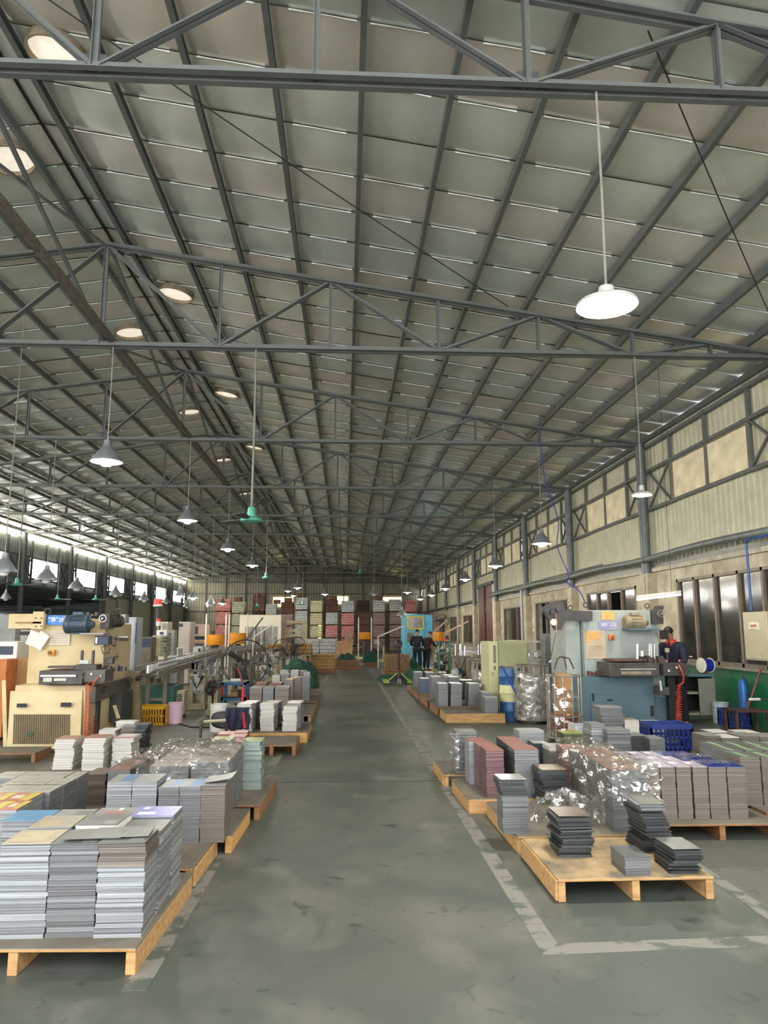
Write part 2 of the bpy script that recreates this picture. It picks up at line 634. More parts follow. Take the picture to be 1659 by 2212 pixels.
# corrugated sheet, mesh along y (wall facing -x or +x)
def corr(y0, y1, z0, z1, amp=0.025, pitch=0.2):
    m = MB()
    n = max(1, round((y1 - y0) / pitch))
    p = (y1 - y0) / n
    ys = []
    for i in range(n):
        a = y0 + i * p
        ys += [(a, 0), (a + p * .55, 0), (a + p * .65, amp), (a + p * .9, amp)]
    ys.append((y1, 0))
    vs = [(h, y, z) for y, h in ys for z in (z0, z1)]
    fs = [(2 * i, 2 * i + 1, 2 * i + 3, 2 * i + 2) for i in range(len(ys) - 1)]
    return m.add(vs, fs)


# ---------------- right wall
wr = thing('wall_right', None, None, (XR, 0, 0), kind='structure')
OPEN = [(11.7, 15.9, 1.02, 2.78), (18.2, 22.0, 1.02, 2.78), (23.9, 28.1, 0.9, 2.72), (30.0, 33.8, 0.9, 2.68), (36.0, 40.0, 0.0, 3.95), (42.3, 45.5, 0.9, 2.55), (48, 51.3, 0.9, 2.55), (54, 57.3, 0.9, 2.55)]
m = MB()
yp = -2.0
for (a, b, z0, z1) in OPEN:
    m.box(XR, yp, 0, XR + .24, a, 3.05)
    if z0 > 0: m.box(XR, a, 0, XR + .24, b, z0)
    if z1 < 3.05: m.box(XR, a, z1, XR + .24, b, 3.05)
    yp = b
m.box(XR, yp, 0, XR + .24, YB, 3.05)
m.build('masonry', PLASTER, wr)
MB().box(XR - .012, -2, 0, XR, 16.6, 1.0).build('green_dado', GREENWALL, wr)
MB().box(XR - .06, -2, 3.03, XR + .2, 36, 3.12).build('ledge', mat('#b7af9c', .8), wr)
MB().box(XR - .06, 40, 3.03, XR + .2, YB, 3.12).build('ledge', mat('#b7af9c', .8), wr)
# rooms behind the openings
MB().box(10.2, -2, 0, 10.3, YB, 3.1).build('wall_back_room', mat('#4a4640', .8, 0, .3, 1.5), wr)
MB().box(XR, -2, 3.12, 10.3, YB, 3.2).build('room_lid', GREY, wr)
bays = [(YN[i], YN[i + 1]) for i in range(12)] + [(YK[11], YB)]
PANE_R = mat('#c9bd9c', 0.14, 0.1, 0.3, 2.0, 0.5, detail=5, emit=0.22)  # faint glow put in for daylight behind the plastic panes
sheetlow = corr(0, 5.88, 3.10, 4.52)
sheethi = corr(0, 5.88, 5.45, 6.25)
sheetmid = corr(0, 1.28, 4.52, 5.45)
dl = [x.build('cladding_sheet', CLAD, wr) for x in (sheetlow, sheethi, sheetmid)]
dat = [o.data for o in dl]
for o in dl:
    bpy.data.objects.remove(o)


def inst(name, data, parent, loc):
    o = bpy.data.objects.new(name, data)
    C.objects.link(o)
    o.parent = parent
    o.location = loc
    return o


def tmpl(mb, m, **k):
    o = mb.build('tmp', m, **k)
    d = o.data
    loc = Vector(o.location)
    for v in d.vertices:
        v.co += loc
    bpy.data.objects.remove(o)
    return d


dat = [tmpl(corr(0, 5.88, 3.10, 4.52), CLAD), tmpl(corr(0, 5.88, 5.42, 6.25), CLAD), tmpl(corr(0, 1.40, 4.50, 5.47), CLAD)]
colm = tmpl(MB().cyl((0, 0, 3.0), (0, 0, 6.12), 0.115, 16), mat('#6a7070', .5, .3, .2, 6, .1))
colt = tmpl(MB().cyl((0, 0, 0), (0, 0, 6.12), 0.115, 14), STEEL_D)
pil = tmpl(MB().box(-.22, -.22, 0, .1, .22, 3.0), PLASTER)
post_d = tmpl(MB().box(-.03, -.04, 4.5, .03, .04, 6.12), STEEL)
xb = tmpl(MB().bar((0, 0, 4.56), (0, 1.15, 5.42), 0.05, .04).bar((0, 0, 5.42), (0, 1.15, 4.56), 0.05, .04), STEEL)
girt = tmpl(MB().box(-.04, 0, -.035, .04, 5.88, .035), STEEL)
frm = MB()
for z in (4.55, 5.40): frm.box(-.03, 0, z - .02, .03, 3.2, z + .02)
for y in (0.02, 1.6, 3.18): frm.box(-.03, y - .025, 4.55, .03, y + .025, 5.4)
frm = tmpl(frm, FRAMEBR)
frm_l = MB()
for z in (4.12, 5.06): frm_l.box(-.03, 0, z - .02, .03, 3.2, z + .02)
for y in (0.02, 1.6, 3.18): frm_l.box(-.03, y - .03, 4.12, .03, y + .03, 5.06)
frm_l = tmpl(frm_l, STEEL_D)
pane = tmpl(MB().grid(lambda u, v: (0.012 * noise.noise(Vector((u * 4, v * 3, 5))), u * 1.55, 4.57 + v * .81), 10, 6), PANE_R)
PANE_L = mat('#fffdf4', 0.5, 0, 0.0, emit=9.0)
pane_l = tmpl(MB().box(-.005, 0, 4.14, .005, 1.55, 5.04), PANE_L)
wn = 0
for i, (a, b) in enumerate(bays):
    s_ = (b - a) / 5.88
    for d_ in dat[:2]:
        o = inst('cladding_sheet', d_, wr, (0.06, a, 0))
        o.scale = (1, s_, 1)
    for z in (4.52, 5.45, 6.05):
        o = inst('girt', girt, wr, (-.02, a, z)); o.scale = (1, s_, 1)
    if s_ > .8:
        for y in (a + .0, a + 4.48):
            inst('cladding_sheet', dat[2], wr, (0.075, y, 0))
            inst('cross_brace', xb, wr, (-.03, y + .1, 0))
        for y in (a + 1.30, a + 2.94, a + 4.58):
            inst('wall_post', post_d, wr, (0, y, 0))
        wn += 1
        w = thing('window_%d' % wn, None, None, (XR, a + 1.34, 0), kind='structure')
        inst('window_frame', frm, w, (0, 0, 0))
        inst('pane', pane, w, (.01, .03, 0)); inst('pane', pane, w, (.01, 1.61, 0))
    if i > 0:
        inst('column', colm, wr, (-.14, a, 0))
        inst('pilaster', pil, wr, (0, a, 0))
for y0, y1, z0, z1, c1, c2 in ((28.34, 28.62, 1.62, 2.1, '#e0ddd2', '#c9a51e'), (34.22, 34.44, 1.55, 2.2, '#e4dccb', '#a8442e')):
    o_ = MB().box(XR - .012, y0, z0, XR, y1, z1).build('wall_notice', mat(c1, .6, 0, 0), wr)
    ym = (y0 + y1) / 2
    MB().add([(XR - .016, y1 - .03, z0 + .12), (XR - .016, y0 + .03, z0 + .12), (XR - .016, ym, z1 - .08), (XR - .012, y1 - .03, z0 + .12), (XR - .012, y0 + .03, z0 + .12), (XR - .012, ym, z1 - .08)], [(0, 1, 2), (5, 4, 3), (0, 3, 4, 1), (1, 4, 5, 2), (2, 5, 3, 0)]).build('warning_print', mat(c2, .5), o_)
MB().tube([(6.98, y, 3.33 + .02 * math.sin(y)) for y in range(3, 37)], 0.07, 12).build('service_pipe', mat('#747a76', .5, .3, .2, 5), wr, smooth=True)
MB().tube([(7.05, y, 3.46) for y in range(20, 37)], 0.03, 8).build('service_pipe', mat('#747a76', .5, .3, .2, 5), wr, smooth=True)
MB().tube([(7.04, y, 3.25) for y in range(41, 71, 2)], 0.06, 8).build('service_pipe', mat('#747a76', .5, .3, .2, 5), wr, smooth=True)
MB().cyl((7.0, 29.3, 0), (7.0, 29.3, 3.3), .055, 10).build('down_pipe', LGREY, wr)
MB().tube([(6.98, 12.5, 2.02), (6.98, 12.5, 3.18), (6.95, 12.4, 3.24), (6.95, 11.6, 3.24)], .022, 8).build('blue_pipe', mat('#2a4f8f', .4, .1), wr)
# big windows and doors low in the right wall
GLASSD = mat('#17191b', 0.10, 0.0, 0.5, 3, 0.06, col2='#3b3a36', spec=0.8)


def low_window(a, b, z0, z1, muls, glass=GLASSD, frm=FRAMEBR, opengap=None):
    global wn
    wn += 1
    w = thing('window_%d' % wn, None, None, (XR, a, 0), kind='structure')
    m = MB()
    m.box(XR - .02, a, z0, XR + .08, b, z0 + .07).box(XR - .02, a, z1 - .06, XR + .08, b, z1)
    m.box(XR - .02, a, z0, XR + .08, a + .07, z1).box(XR - .02, b - .07, z0, XR + .08, b, z1)
    m.build('window_frame', frm, w)
    for y in muls:
        MB().box(XR - .02, y - .035, z0, XR + .07, y + .035, z1).build('mullion', frm, w)
    ys = [a + .05] + list(muls) + [b - .05]
    for i in range(len(ys) - 1):
        if opengap and i in opengap: continue
        MB().box(XR + .035, ys[i] + .03, z0 + .06, XR + .045, ys[i + 1] - .03, z1 - .05).build('pane', glass, w)
    MB().box(XR - .08, a - .05, z0 - .05, XR + .02, b + .05, z0).build('window_sill', mat('#8a8272', .8), w)


low_window(11.7, 15.9, 1.02, 2.78, [12.55, 13.35, 14.25, 15.1])
low_window(18.2, 22.0, 1.02, 2.78, [19.2, 20.2, 21.1], opengap=[1])
low_window(23.9, 28.1, 0.9, 2.72, [25.2, 26.6], opengap=[2])
low_window(30.0, 33.8, 0.9, 2.68, [31.2, 32.5], opengap=[2])
for a, b in ((42.3, 45.5), (48, 51.3), (54, 57.3)):
    low_window(a, b, .9, 2.55, [(a + b) / 2])
dr = thing('door_1', None, None, (XR, 36, 0), kind='structure')
MB().box(XR - .05, 36.2, 0, XR + .02, 37.9, 3.9).build('door_leaf', mat('#6b4034', .6, 0, .2, 3), dr)
MB().box(XR - .12, 38.0, 0, XR - .05, 39.6, 3.9).build('door_leaf', mat('#5c382f', .6, 0, .2, 3), dr)
MB().box(XR - .16, 35.7, 3.9, XR + .02, 40.3, 4.05).build('door_rail', STEEL_D, dr)
MB().box(XR - .08, 35.7, 0, XR + .02, 36.05, 3.9).build('door_jamb', mat('#d9d2bd', .7), dr)

# ---------------- left wall with the low annex behind it
wl = thing('wall_left', None, None, (XL, 0, 0), kind='structure')
dat_l = [tmpl(corr(0, 5.88, 3.75, 4.08), CLAD_D), tmpl(corr(0, 5.88, 5.10, 5.96), CLAD_D), tmpl(corr(0, 1.28, 4.08, 5.10), CLAD_D), tmpl(corr(0, 5.88, 0, 3.75), mat('#a3a594', .6, .1, .15, 2))]
xbl = tmpl(MB().bar((0, 0, 4.1), (0, 1.15, 5.08), 0.05, .04).bar((0, 0, 5.08), (0, 1.15, 4.1), 0.05, .04), STEEL_D)
post_l = tmpl(MB().box(-.03, -.04, 3.75, .03, .04, 5.9), STEEL_D)
for i, (a, b) in enumerate(bays):
    s_ = (b - a) / 5.88
    for d_ in dat_l[:2]:
        o = inst('cladding_sheet', d_, wl, (-.09, a, 0)); o.scale = (1, s_, 1)
    if a > 46:
        o = inst('cladding_sheet', dat_l[3], wl, (-.09, a, 0)); o.scale = (1, s_, 1)
    for z in (3.78, 4.08, 5.10):
        o = inst('girt', girt, wl, (.02, a, z)); o.scale = (1, s_, 1)
    if s_ > .8:
        for y in (a + .02, a + 4.60):
            inst('cladding_sheet', dat_l[2], wl, (-.09, y, 0))
            inst('cross_brace', xbl, wl, (.03, y + .07, 0))
        for y in (a + 1.30, a + 2.94, a + 4.58):
            inst('wall_post', post_l, wl, (0, y, 0))
        wn += 1
        w = thing('window_%d' % wn, None, None, (XL, a + 1.34, 0), kind='structure')
        inst('window_frame', frm_l, w, (0, 0, 0))
        inst('pane', pane_l, w, (0, .03, 0)); inst('pane', pane_l, w, (0, 1.61, 0))
    inst('column', colt, wl, (.16, a, 0))
for i, (a, b) in enumerate(bays):
    MB().box(XL - .03, a + .2, 6.02, XL - .01, b - .2, 6.10).build('eave_light_gap', mat('#fff0d2', .5, 0, 0, emit=45.0), wl)  # glowing strip in the daylight gap, strengthened to light the foil
# annex
MB().add([(XL, -2, 3.72), (-22.5, -2, 2.95), (-22.5, 50, 2.95), (XL, 50, 3.72), (XL, -2, 3.76), (-22.5, -2, 2.99), (-22.5, 50, 2.99), (XL, 50, 3.76)],
         [(0, 3, 2, 1), (4, 5, 6, 7), (0, 1, 5, 4), (1, 2, 6, 5), (2, 3, 7, 6), (3, 0, 4, 7)]).build('annex_roof', CLAD_D, wl)
for k in range(9):
    y = YK[0] + 5.88 * k - 3
    MB().box(-22.4, y - .06, 3.0 - .28, XL, y + .06, 3.0 - .14).build('annex_beam', STEEL_D, wl)
    MB().bar((-22.4, y, 2.9), (XL, y, 3.65), .08).build('annex_rafter', STEEL_D, wl)
for x in (-16.5, -18, -19.5, -21):
    MB().bar((x, -2, 3.72 - (XL - x) * .102 - .06), (x, 50, 3.72 - (XL - x) * .102 - .06), .07, .1).build('annex_purlin', STEEL_D, wl)
o = MB()
o.box(-22.6, -2, 0, -22.5, 50, 2.55)
o.build('annex_wall', mat('#5d6468', .6, .1, .2, 1.5), wl)
for k in range(26):
    y = -1 + k * 2
    MB().box(-22.5, y - .05, 0, -22.4, y + .05, 2.98).build('annex_post', STEEL_D, wl)
PANE_G = mat('#f4ead2', 0.5, 0, 0.0, emit=2.6)
for k in range(25):
    y = -1 + k * 2 + .05
    MB().box(-22.53, y, 2.60, -22.51, y + 1.9, 2.95 - R.uniform(0, .15)).build('light_strip', PANE_G, wl)
MB().box(-22.6, 49.9, 0, XL, 50, 3.8).build('annex_end_wall', CLAD_D, wl)

# ---------------- far wall
wb = thing('wall_back', None, None, (RID, YB, 0), kind='structure')
m = MB()
xs = []
x = XL
while x < XR - .01:
    xs += [(x, 0), (x + .14, 0), (x + .17, .03), (x + .22, .03)]
    x += .25
xs.append((XR, 0))
m.add([(x, YB - h, z) for x, h in xs for z in (0, 1)], [])
vs = [(x, YB - h, z) for x, h in xs for z in (0, zroof(x) + .1)]
m = MB().add(vs, [(2 * i, 2 * i + 1, 2 * i + 3, 2 * i + 2) for i in range(len(xs) - 1)])
m.build('cladding', mat('#8d8a7a', .6, .1, .15, 1.5), wb)
MB().box(XL, YB + .02, 0, XR, YB + .1, 8.2).build('outer_skin', GREY, wb)
for z in (1.5, 3.4, 5.05, 6.1, 6.9):
    MB().box(XL, YB - .1, z - .04, XR, YB - .04, z + .04).build('girt', STEEL_D, wb)
for k in range(13):
    x = XL + k * 1.85
    MB().box(x - .04, YB - .14, 0, x + .04, YB - .06, zroof(x) - .1).build('wall_post', STEEL_D, wb)
PANE_B = mat('#ffe9a8', 0.5, 0, 0.0, emit=1.1)
for (a, b, c, d) in ((590, 1290, 633, 1312), (724, 1288, 752, 1306), (826, 1290, 868, 1300), (688, 1345, 694, 1385), (446, 1300, 450, 1312), (917, 1310, 924, 1330)):
    wn += 1
    w = thing('window_%d' % wn, None, None, (P(a, b, YB - .1).x, YB - .1, 0), kind='structure')
    MB().pb(a, b, c, d, YB - .13, .03).build('pane', PANE_B, w)
    MB().pb(a - 1, d - 1, c + 1, d, YB - .16, .05).build('window_sill', FRAMEBR, w)

# ================================================================ LAMPS
SHADE = mat('#8d9296', 0.45, 0.5, 0.1, 6)
BULB = mat('#fff8ea', 0.5, 0, 0.0, emit=LAMP_W)
BULB_OFF = mat('#e8e6e0', 0.4, 0, 0.0)


def bell(r, lit, label, led=False, cordlen=2.0, loc=(0, 0, 0)):
    t = thing('pendant_lamp', label, 'pendant lamp', loc, 'pendant lamps')
    x, y, z = loc
    if led:
        MB().lathe(loc, [(r, 0.0), (r, .02), (r * .95, .035), (r * .5, .06), (r * .28, .08), (r * .25, .16), (.001, .17)], 28).build('shade', LGREY, t, smooth=True)
        MB().lathe(loc, [(.001, -.004), (r * .9, -.004), (r * .92, .006), (.001, .01)], 28).build('bulb', BULB if lit else BULB_OFF, t)
    else:
        MB().lathe(loc, [(r, 0.0), (r * 1.0, .012), (r * .86, .07), (r * .62, .15), (r * .38, .21), (r * .26, .26), (r * .22, .34), (.001, .35)], 28).build('shade', SHADE, t, smooth=True)
        MB().lathe(loc, [(.001, -.075), (r * .28, -.06), (r * .42, -.01), (r * .42, .04), (r * .36, .10), (r * .2, .15), (.001, .155)], 18).build('bulb', BULB if lit else BULB_OFF, t, smooth=True)
    zt = z + cordlen
    MB().tube([(x, y, z + (.15 if led else .33)), (x + .005, y, z + cordlen * .5), (x, y, zt)], 0.010, 5).build('cord', mat('#8a857c', .8), t)
    return t


def lamp(px, py, y, r, lit, label, led=False, top=ZB):
    p = P(px, py, y)
    if top == ZB and y not in YK: top = zroof(p.x) - .01
    return bell(r, lit, label, led, max(0.4, top - p.z), p)


TY = YK
lamp(1311, 662, 5.4, .235, True, 'large blazing disc lamp hanging from the nearest truss, top right of the picture', True)
lamp(1387, 1070, TY[1], .15, True, 'small round disc lamp hanging in front of the right clerestory windows', True)
lamp(230, 998, TY[1], .235, True, 'lit bell lamp high on the left, largest of the lit bell lamps', False)
lamp(1170, 1175, TY[2], .225, True, 'lit bell lamp on the right with the blue air hose hanging beside it')
lamp(405, 1125, TY[2], .225, True, 'lit bell lamp between the largest bell lamp and the green ceiling fan')
lamp(1070, 1223, TY[3], .225, True, 'lit bell lamp along the right wall, third lamp from the camera there')
lamp(492, 1187, TY[3], .225, True, 'lit bell lamp just below and left of the green ceiling fan')
lamp(1005, 1252, TY[4], .225, True, 'lit bell lamp along the right wall, fourth lamp from the camera there')
lamp(545, 1222, TY[4], .225, True, 'lit bell lamp straight below the green ceiling fan')
lamp(962, 1272, TY[5], .225, True, 'lit bell lamp along the right wall, fifth from the camera')
lamp(932, 1286, TY[6], .225, True, 'lit bell lamp along the right wall, sixth from the camera')
lamp(908, 1294, TY[7], .225, True, 'lit bell lamp along the right wall, farthest of that row')
lamp(880, 1280, TY[6], .225, True, 'lit bell lamp over the blue and yellow machine')
lamp(702, 1284, TY[7], .225, True, 'lit bell lamp over the far end of the aisle, alone in the middle')
lamp(643, 1270, TY[6], .225, True, 'lit bell lamp, highest of three clustered before the far wall')
lamp(622, 1277, TY[7], .2, True, 'lit bell lamp, leftmost of three clustered before the far wall')
lamp(634, 1287, TY[8], .2, True, 'lit bell lamp, lowest of three clustered before the far wall')
lamp(480, 1304, TY[6], .22, True, 'lit bell lamp in front of the red wrapped can pallets')
lamp(389, 1288, TY[3] + 2, .17, True, 'lit bell lamp before the second last left window')
lamp(417, 1292, TY[4], .19, True, 'lit bell lamp before the last left window')
lamp(456, 1306, TY[4], .22, False, 'unlit grey bell lamp left of the red wrapped can pallets')
lamp(808, 1284, TY[5], .24, False, 'unlit grey bell lamp over the pallet truck, right of the aisle')
lamp(100, 1254, TY[2], .24, False, 'unlit dark bell lamp in front of the second left window')
lamp(165, 1272, TY[3], .25, False, 'unlit bell lamp under the third left window')
lamp(249, 1286, TY[3] + 3, .2, False, 'unlit bell lamp under the fourth left window')
lamp(311, 1297, TY[4], .2, False, 'unlit bell lamp under the fifth left window')
lamp(359, 1302, TY[5], .18, False, 'unlit bell lamp under the sixth left window')
lamp(403, 1311, TY[6], .2, False, 'unlit bell lamp below the last two left windows')
lamp(8, 1236, TY[1] + 2, .22, False, 'unlit bell lamp at the very left edge of the picture')
lamp(868, 1330, TY[4], .2, False, 'unlit bell lamp over the blue and yellow machine, near the right wall')
lamp(12, 1294, TY[4], .2, False, 'unlit bell lamp hanging low under the annex roof', top=3.7)

# ceiling fans
FANG = mat('#5aa58c', .45, .1, .1, 6)


def ceil_fan(px, py, y, r, label, rot):
    p = P(px, py, y)
    t = thing('ceiling_fan', label, 'ceiling fan', p, 'ceiling fans')
    MB().tube([(p.x, y, p.z + .2), (p.x + .006, y, (p.z + ZB) / 2), (p.x, y, ZB)], .018, 8).build('down_rod', mat('#7b8076', .6, .3), t)
    MB().lathe(p, [(.001, -.06), (.10, -.055), (.16, -.03), (.17, 0), (.13, .03), (.07, .05), (.06, .16), (.045, .19), (.001, .2)], 24).build('motor', FANG, t, smooth=True)
    for k in range(3):
        a = rot + k * 2 * PI / 3
        d = Vector((math.cos(a), math.sin(a), 0))
        q = Vector((-d.y, d.x, 0))
        vs = []
        for rr_, w in ((.15, .03), (.3, .06), (r, .075)):
            for s_ in (-1, 1):
                vs.append(p + d * rr_ + q * w * s_ + Vector((0, 0, .012 * s_)))
        vs += [v - Vector((0, 0, .006)) for v in vs]
        MB().add(vs, [(0, 1, 3, 2), (2, 3, 5, 4), (6, 8, 9, 7), (8, 10, 11, 9), (0, 2, 8, 6), (2, 4, 10, 8), (1, 7, 9, 3), (3, 9, 11, 5), (4, 5, 11, 10), (0, 6, 7, 1)]).build('blade', mat('#4f5a58', .5, .1), t)


ceil_fan(543, 1122, TY[1], .62, 'green ceiling fan on a long rod, largest and nearest, left of the middle', 0.35)
ceil_fan(575, 1248, TY[4], .6, 'small green ceiling fan before the far roof, left of the middle', 0.8)
ceil_fan(37, 1262, TY[3], .6, 'pale green ceiling fan under the left windows, leftmost', 0.2)
ceil_fan(124, 1294, TY[5], .6, 'pale green ceiling fan over the blue sign, middle one of the left three', 0.5)
ceil_fan(207, 1295, TY[5] + 1, .6, 'pale green ceiling fan under the third left window, right one of the left three', 0.9)
for px, py, y, lb in ((555, 1310, TY[7], 'tiny green ceiling fan before the brown cartons of the far wall'), (654, 1305, TY[8], 'tiny green ceiling fan over the far can stacks'), (778, 1238, TY[6], 'tiny dark ceiling fan under the far roof, right of the middle')):
    ceil_fan(px, py, y, .6, lb, 0.2)
# ================================================================ PALLETS
DECK_D = mat('#5b5549', 0.8, 0, 0.2, 2.5, 0.1, (1, 1, 1), '#777063', detail=8)
DECK_L = mat('#b0946a', 0.75, 0, 0.2, 4.5, 0.15, (1, 1, 1), '#5f5a4e', detail=12)
WOOD2 = mat('#b8925f', 0.75, 0, 0.2, 2.5, 0.15, (2, 10, 12), '#8f6a40', detail=6)
WOOD3 = mat('#94673f', 0.75, 0, 0.2, 2.5, 0.15, (2, 10, 12), '#6c482d', detail=6)


def pallet(A, B, Cc, label, deck=DECK_D, wood=WOOD2, zt=0.13, nrun=3, board=None):
    """A front-left, B front-right, C back-left corners on the floor"""
    A, B, Cc = [Vector((p[0], p[1], 0)) for p in (A, B, Cc)]
    u = B - A; w = u.length; u.normalize()
    d = (Cc - A).length
    ang = math.atan2(u.y, u.x)
    t = thing('pallet', label, 'pallet', A, 'wooden pallets')
    t.rotation_euler = (0, 0, ang)
    # skew free: the depth direction is perpendicular to the front edge
    def bld(mb, name, m):
        me = bpy.data.meshes.new(name)
        me.from_pydata(mb.v, [], mb.f)
        me.materials.append(m)
        o = bpy.data.objects.new(name, me)
        C.objects.link(o)
        o.parent = t
        b = o.modifiers.new('bevel', 'BEVEL'); b.width = 0.003; b.limit_method = 'ANGLE'
        return o
    bld(MB().box(0, 0, zt - 0.017, w, d, zt), 'deck', deck)
    bld(MB().box(-.001, -.002, zt - 0.018, w + .001, .004, zt - .003), 'deck_edge', wood)
    for i in range(nrun):
        x = i * (w - 0.05) / (nrun - 1)
        bld(MB().box(x, 0.01, 0, x + 0.05, d - .01, zt - 0.018), 'runner', wood)
    if board == 'front':
        bld(MB().box(0, -.022, 0.0, w, -.003, zt - .006), 'front_board', wood)
    if board == 'right':
        bld(MB().box(w + .002, 0.0, .015, w + .018, d, zt - .006), 'side_board', wood)
    if board == 'left':
        bld(MB().box(-.018, 0.0, .01, -.002, d, zt - .006), 'side_board', wood)
    return t


def per(A, B, d):
    A = Vector((A[0], A[1], 0)); B = Vector((B[0], B[1], 0))
    u = (B - A).normalized()
    return A + Vector((-u.y, u.x, 0)) * d


pallet((-2.25, 4.10), (-1.03, 4.05), (-2.22, 5.27), 'wooden pallet under the nearest left stacks, front left corner of the picture', zt=.13)
pallet((-2.1, 5.35), (-1.00, 5.30), (-2.06, 6.05), 'wooden pallet with bright side board, second along the left of the aisle', board='right')
pallet((-1.95, 6.12), (-.86, 6.08), (-1.9, 7.02), 'thin decked wooden pallet, third along the left of the aisle', wood=WOOD)
pallet((-1.9, 7.12), (-.76, 7.08), (-1.86, 8.4), 'wooden pallet carrying the green topped stack, left of the aisle', wood=WOOD3)
pallet((-3.5, 5.35), (-2.3, 5.3), (-3.4, 7.0), 'wooden pallet under the red and yellow printed piles at the left edge')
pallet((-3.3, 7.1), (-2.0, 7.05), (-3.25, 8.25), 'pallet under the brown topped row of stacks, left side')
pallet((-3.5, 8.75), (-1.9, 8.75), (-3.5, 10.3), 'pallet with orange board under the leaning white edged stacks', wood=WOOD3, board='front')
pallet((-1.85, 8.52), (-.98, 8.52), (-1.85, 9.5), 'hidden pallet under the pink edged stacks left of the aisle')
pallet((-1.32, 10.55), (-.66, 10.55), (-1.32, 11.5), 'empty brown decked pallet in front of the white edged stacks', zt=.14, wood=WOOD3)
pallet((-1.75, 11.72), (-.56, 11.72), (-1.75, 13.1), 'pale pallet carrying the bright white edged stacks', zt=.15, wood=WOOD, board='front')
pallet((-2.0, 14.2), (-.62, 14.2), (-2.0, 16.4), 'pallet behind the white edged stacks, left of the aisle')
pallet((-2.0, 16.7), (-.60, 16.7), (-2.0, 18.2), 'small brown pallet end, left of the aisle before the green net', wood=WOOD3)
pallet((-1.9, 18.5), (-.62, 18.5), (-1.9, 20.2), 'farthest brown pallet of stacks left of the aisle', wood=WOOD3)
pallet((-6.2, 10.2), (-4.0, 10.2), (-6.2, 10.75), 'low empty pallet lying before the cream press', zt=.12, wood=WOOD3)
pallet((1.36, 4.93), (2.37, 4.93), per((1.36, 4.93), (2.37, 4.93), .93), 'light wooden pallet with four dark stacks, front right of the picture', DECK_L, WOOD2, .14, board='left')
pallet((1.34, 5.95), (2.55, 5.97), (1.30, 7.12), 'grey decked pallet behind the light one, right of the aisle', zt=.13)
pallet((1.17, 7.22), (2.5, 7.25), (1.14, 8.2), 'light edged pallet under the red topped stacks, right of the aisle', zt=.13, wood=WOOD2, board='front')
pallet((1.10, 8.42), (2.3, 8.42), (1.10, 9.3), 'pallet with upright side board under the filmed stack, right of the aisle', zt=.13, board='left')
pallet((2.60, 6.24), (3.60, 6.22), (2.64, 7.5), 'worn pallet under the big block of tall stacks, right side', zt=.13, wood=WOOD3)
pallet((4.2, 8.3), (5.2, 8.3), (4.2, 9.7), 'pallet under the pale sheet bundles at the right edge', zt=.13, wood=WOOD3)
pallet((3.68, 6.6), (5.0, 6.6), (3.68, 8.1), 'pallet under the dark stacks at the right edge', zt=.13, wood=WOOD3)
pallet((2.0, 8.5), (4.06, 8.5), (2.0, 10.3), 'pallet under the grey stacks before the blue press', zt=.10)
pallet((1.88, 13.98), (2.97, 13.98), (1.88, 15.0), 'orange edged pallet right of the aisle, nearest of the far row', zt=.17, wood=WOOD2, board='front')
pallet((1.85, 15.3), (2.97, 15.3), (1.85, 16.5), 'second pallet of the far row right of the aisle', zt=.16, wood=WOOD3)
pallet((1.82, 16.9), (2.95, 16.9), (1.82, 18.3), 'third pallet of the far row right of the aisle', zt=.15, wood=WOOD3)
pallet((1.80, 18.6), (2.9, 18.6), (1.80, 20.0), 'fourth pallet of the far row right of the aisle', zt=.14, wood=WOOD3)
pallet((1.8, 20.3), (2.9, 20.3), (1.8, 21.7), 'farthest pallet of the far row right of the aisle', zt=.14, wood=WOOD3)

# ================================================================ STACKS OF SHEETS
def edge(c1, c2, metal=.35, rough=.42, sc=1.4):
    return mat(c1, rough, metal, .3, sc, 0.25, (0.25, 0.25, 55), c2, detail=5)


EC = {'steel': ('#64686a', '#a2a5a5'), 'grey': ('#5c5e60', '#7c7e7d'), 'dark': ('#1d2021', '#4c5150'), 'white': ('#a9a49c', '#d2cec6'),
      'pink': ('#5e403c', '#8d6e67'), 'green': ('#5f7068', '#a5b0a8'), 'olive': ('#3c482a', '#566040'), 'warm': ('#5d564f', '#7b736a'),
      'blued': ('#34435e', '#6d7687'), 'red': ('#481f21', '#80686a'), 'brown': ('#453930', '#6c5c50')}


def shade(h, k):
    h = h.lstrip('#')
    return '#' + ''.join('%02x' % max(0, min(255, int(int(h[i:i + 2], 16) * k))) for i in (0, 2, 4))


ED = {k: [edge(shade(a, q), shade(b, q), .0 if k == 'white' else .35, .55 if k in ('white', 'pink', 'brown') else .42) for q in (1.0, .84, 1.13, .94)] for k, (a, b) in EC.items()}


def prt(c, rough=.35): return mat(c, rough, .15, .12, 9)


GT = prt('#8f9290'); WT = prt('#e8e4df'); PK = prt('#b98a80')


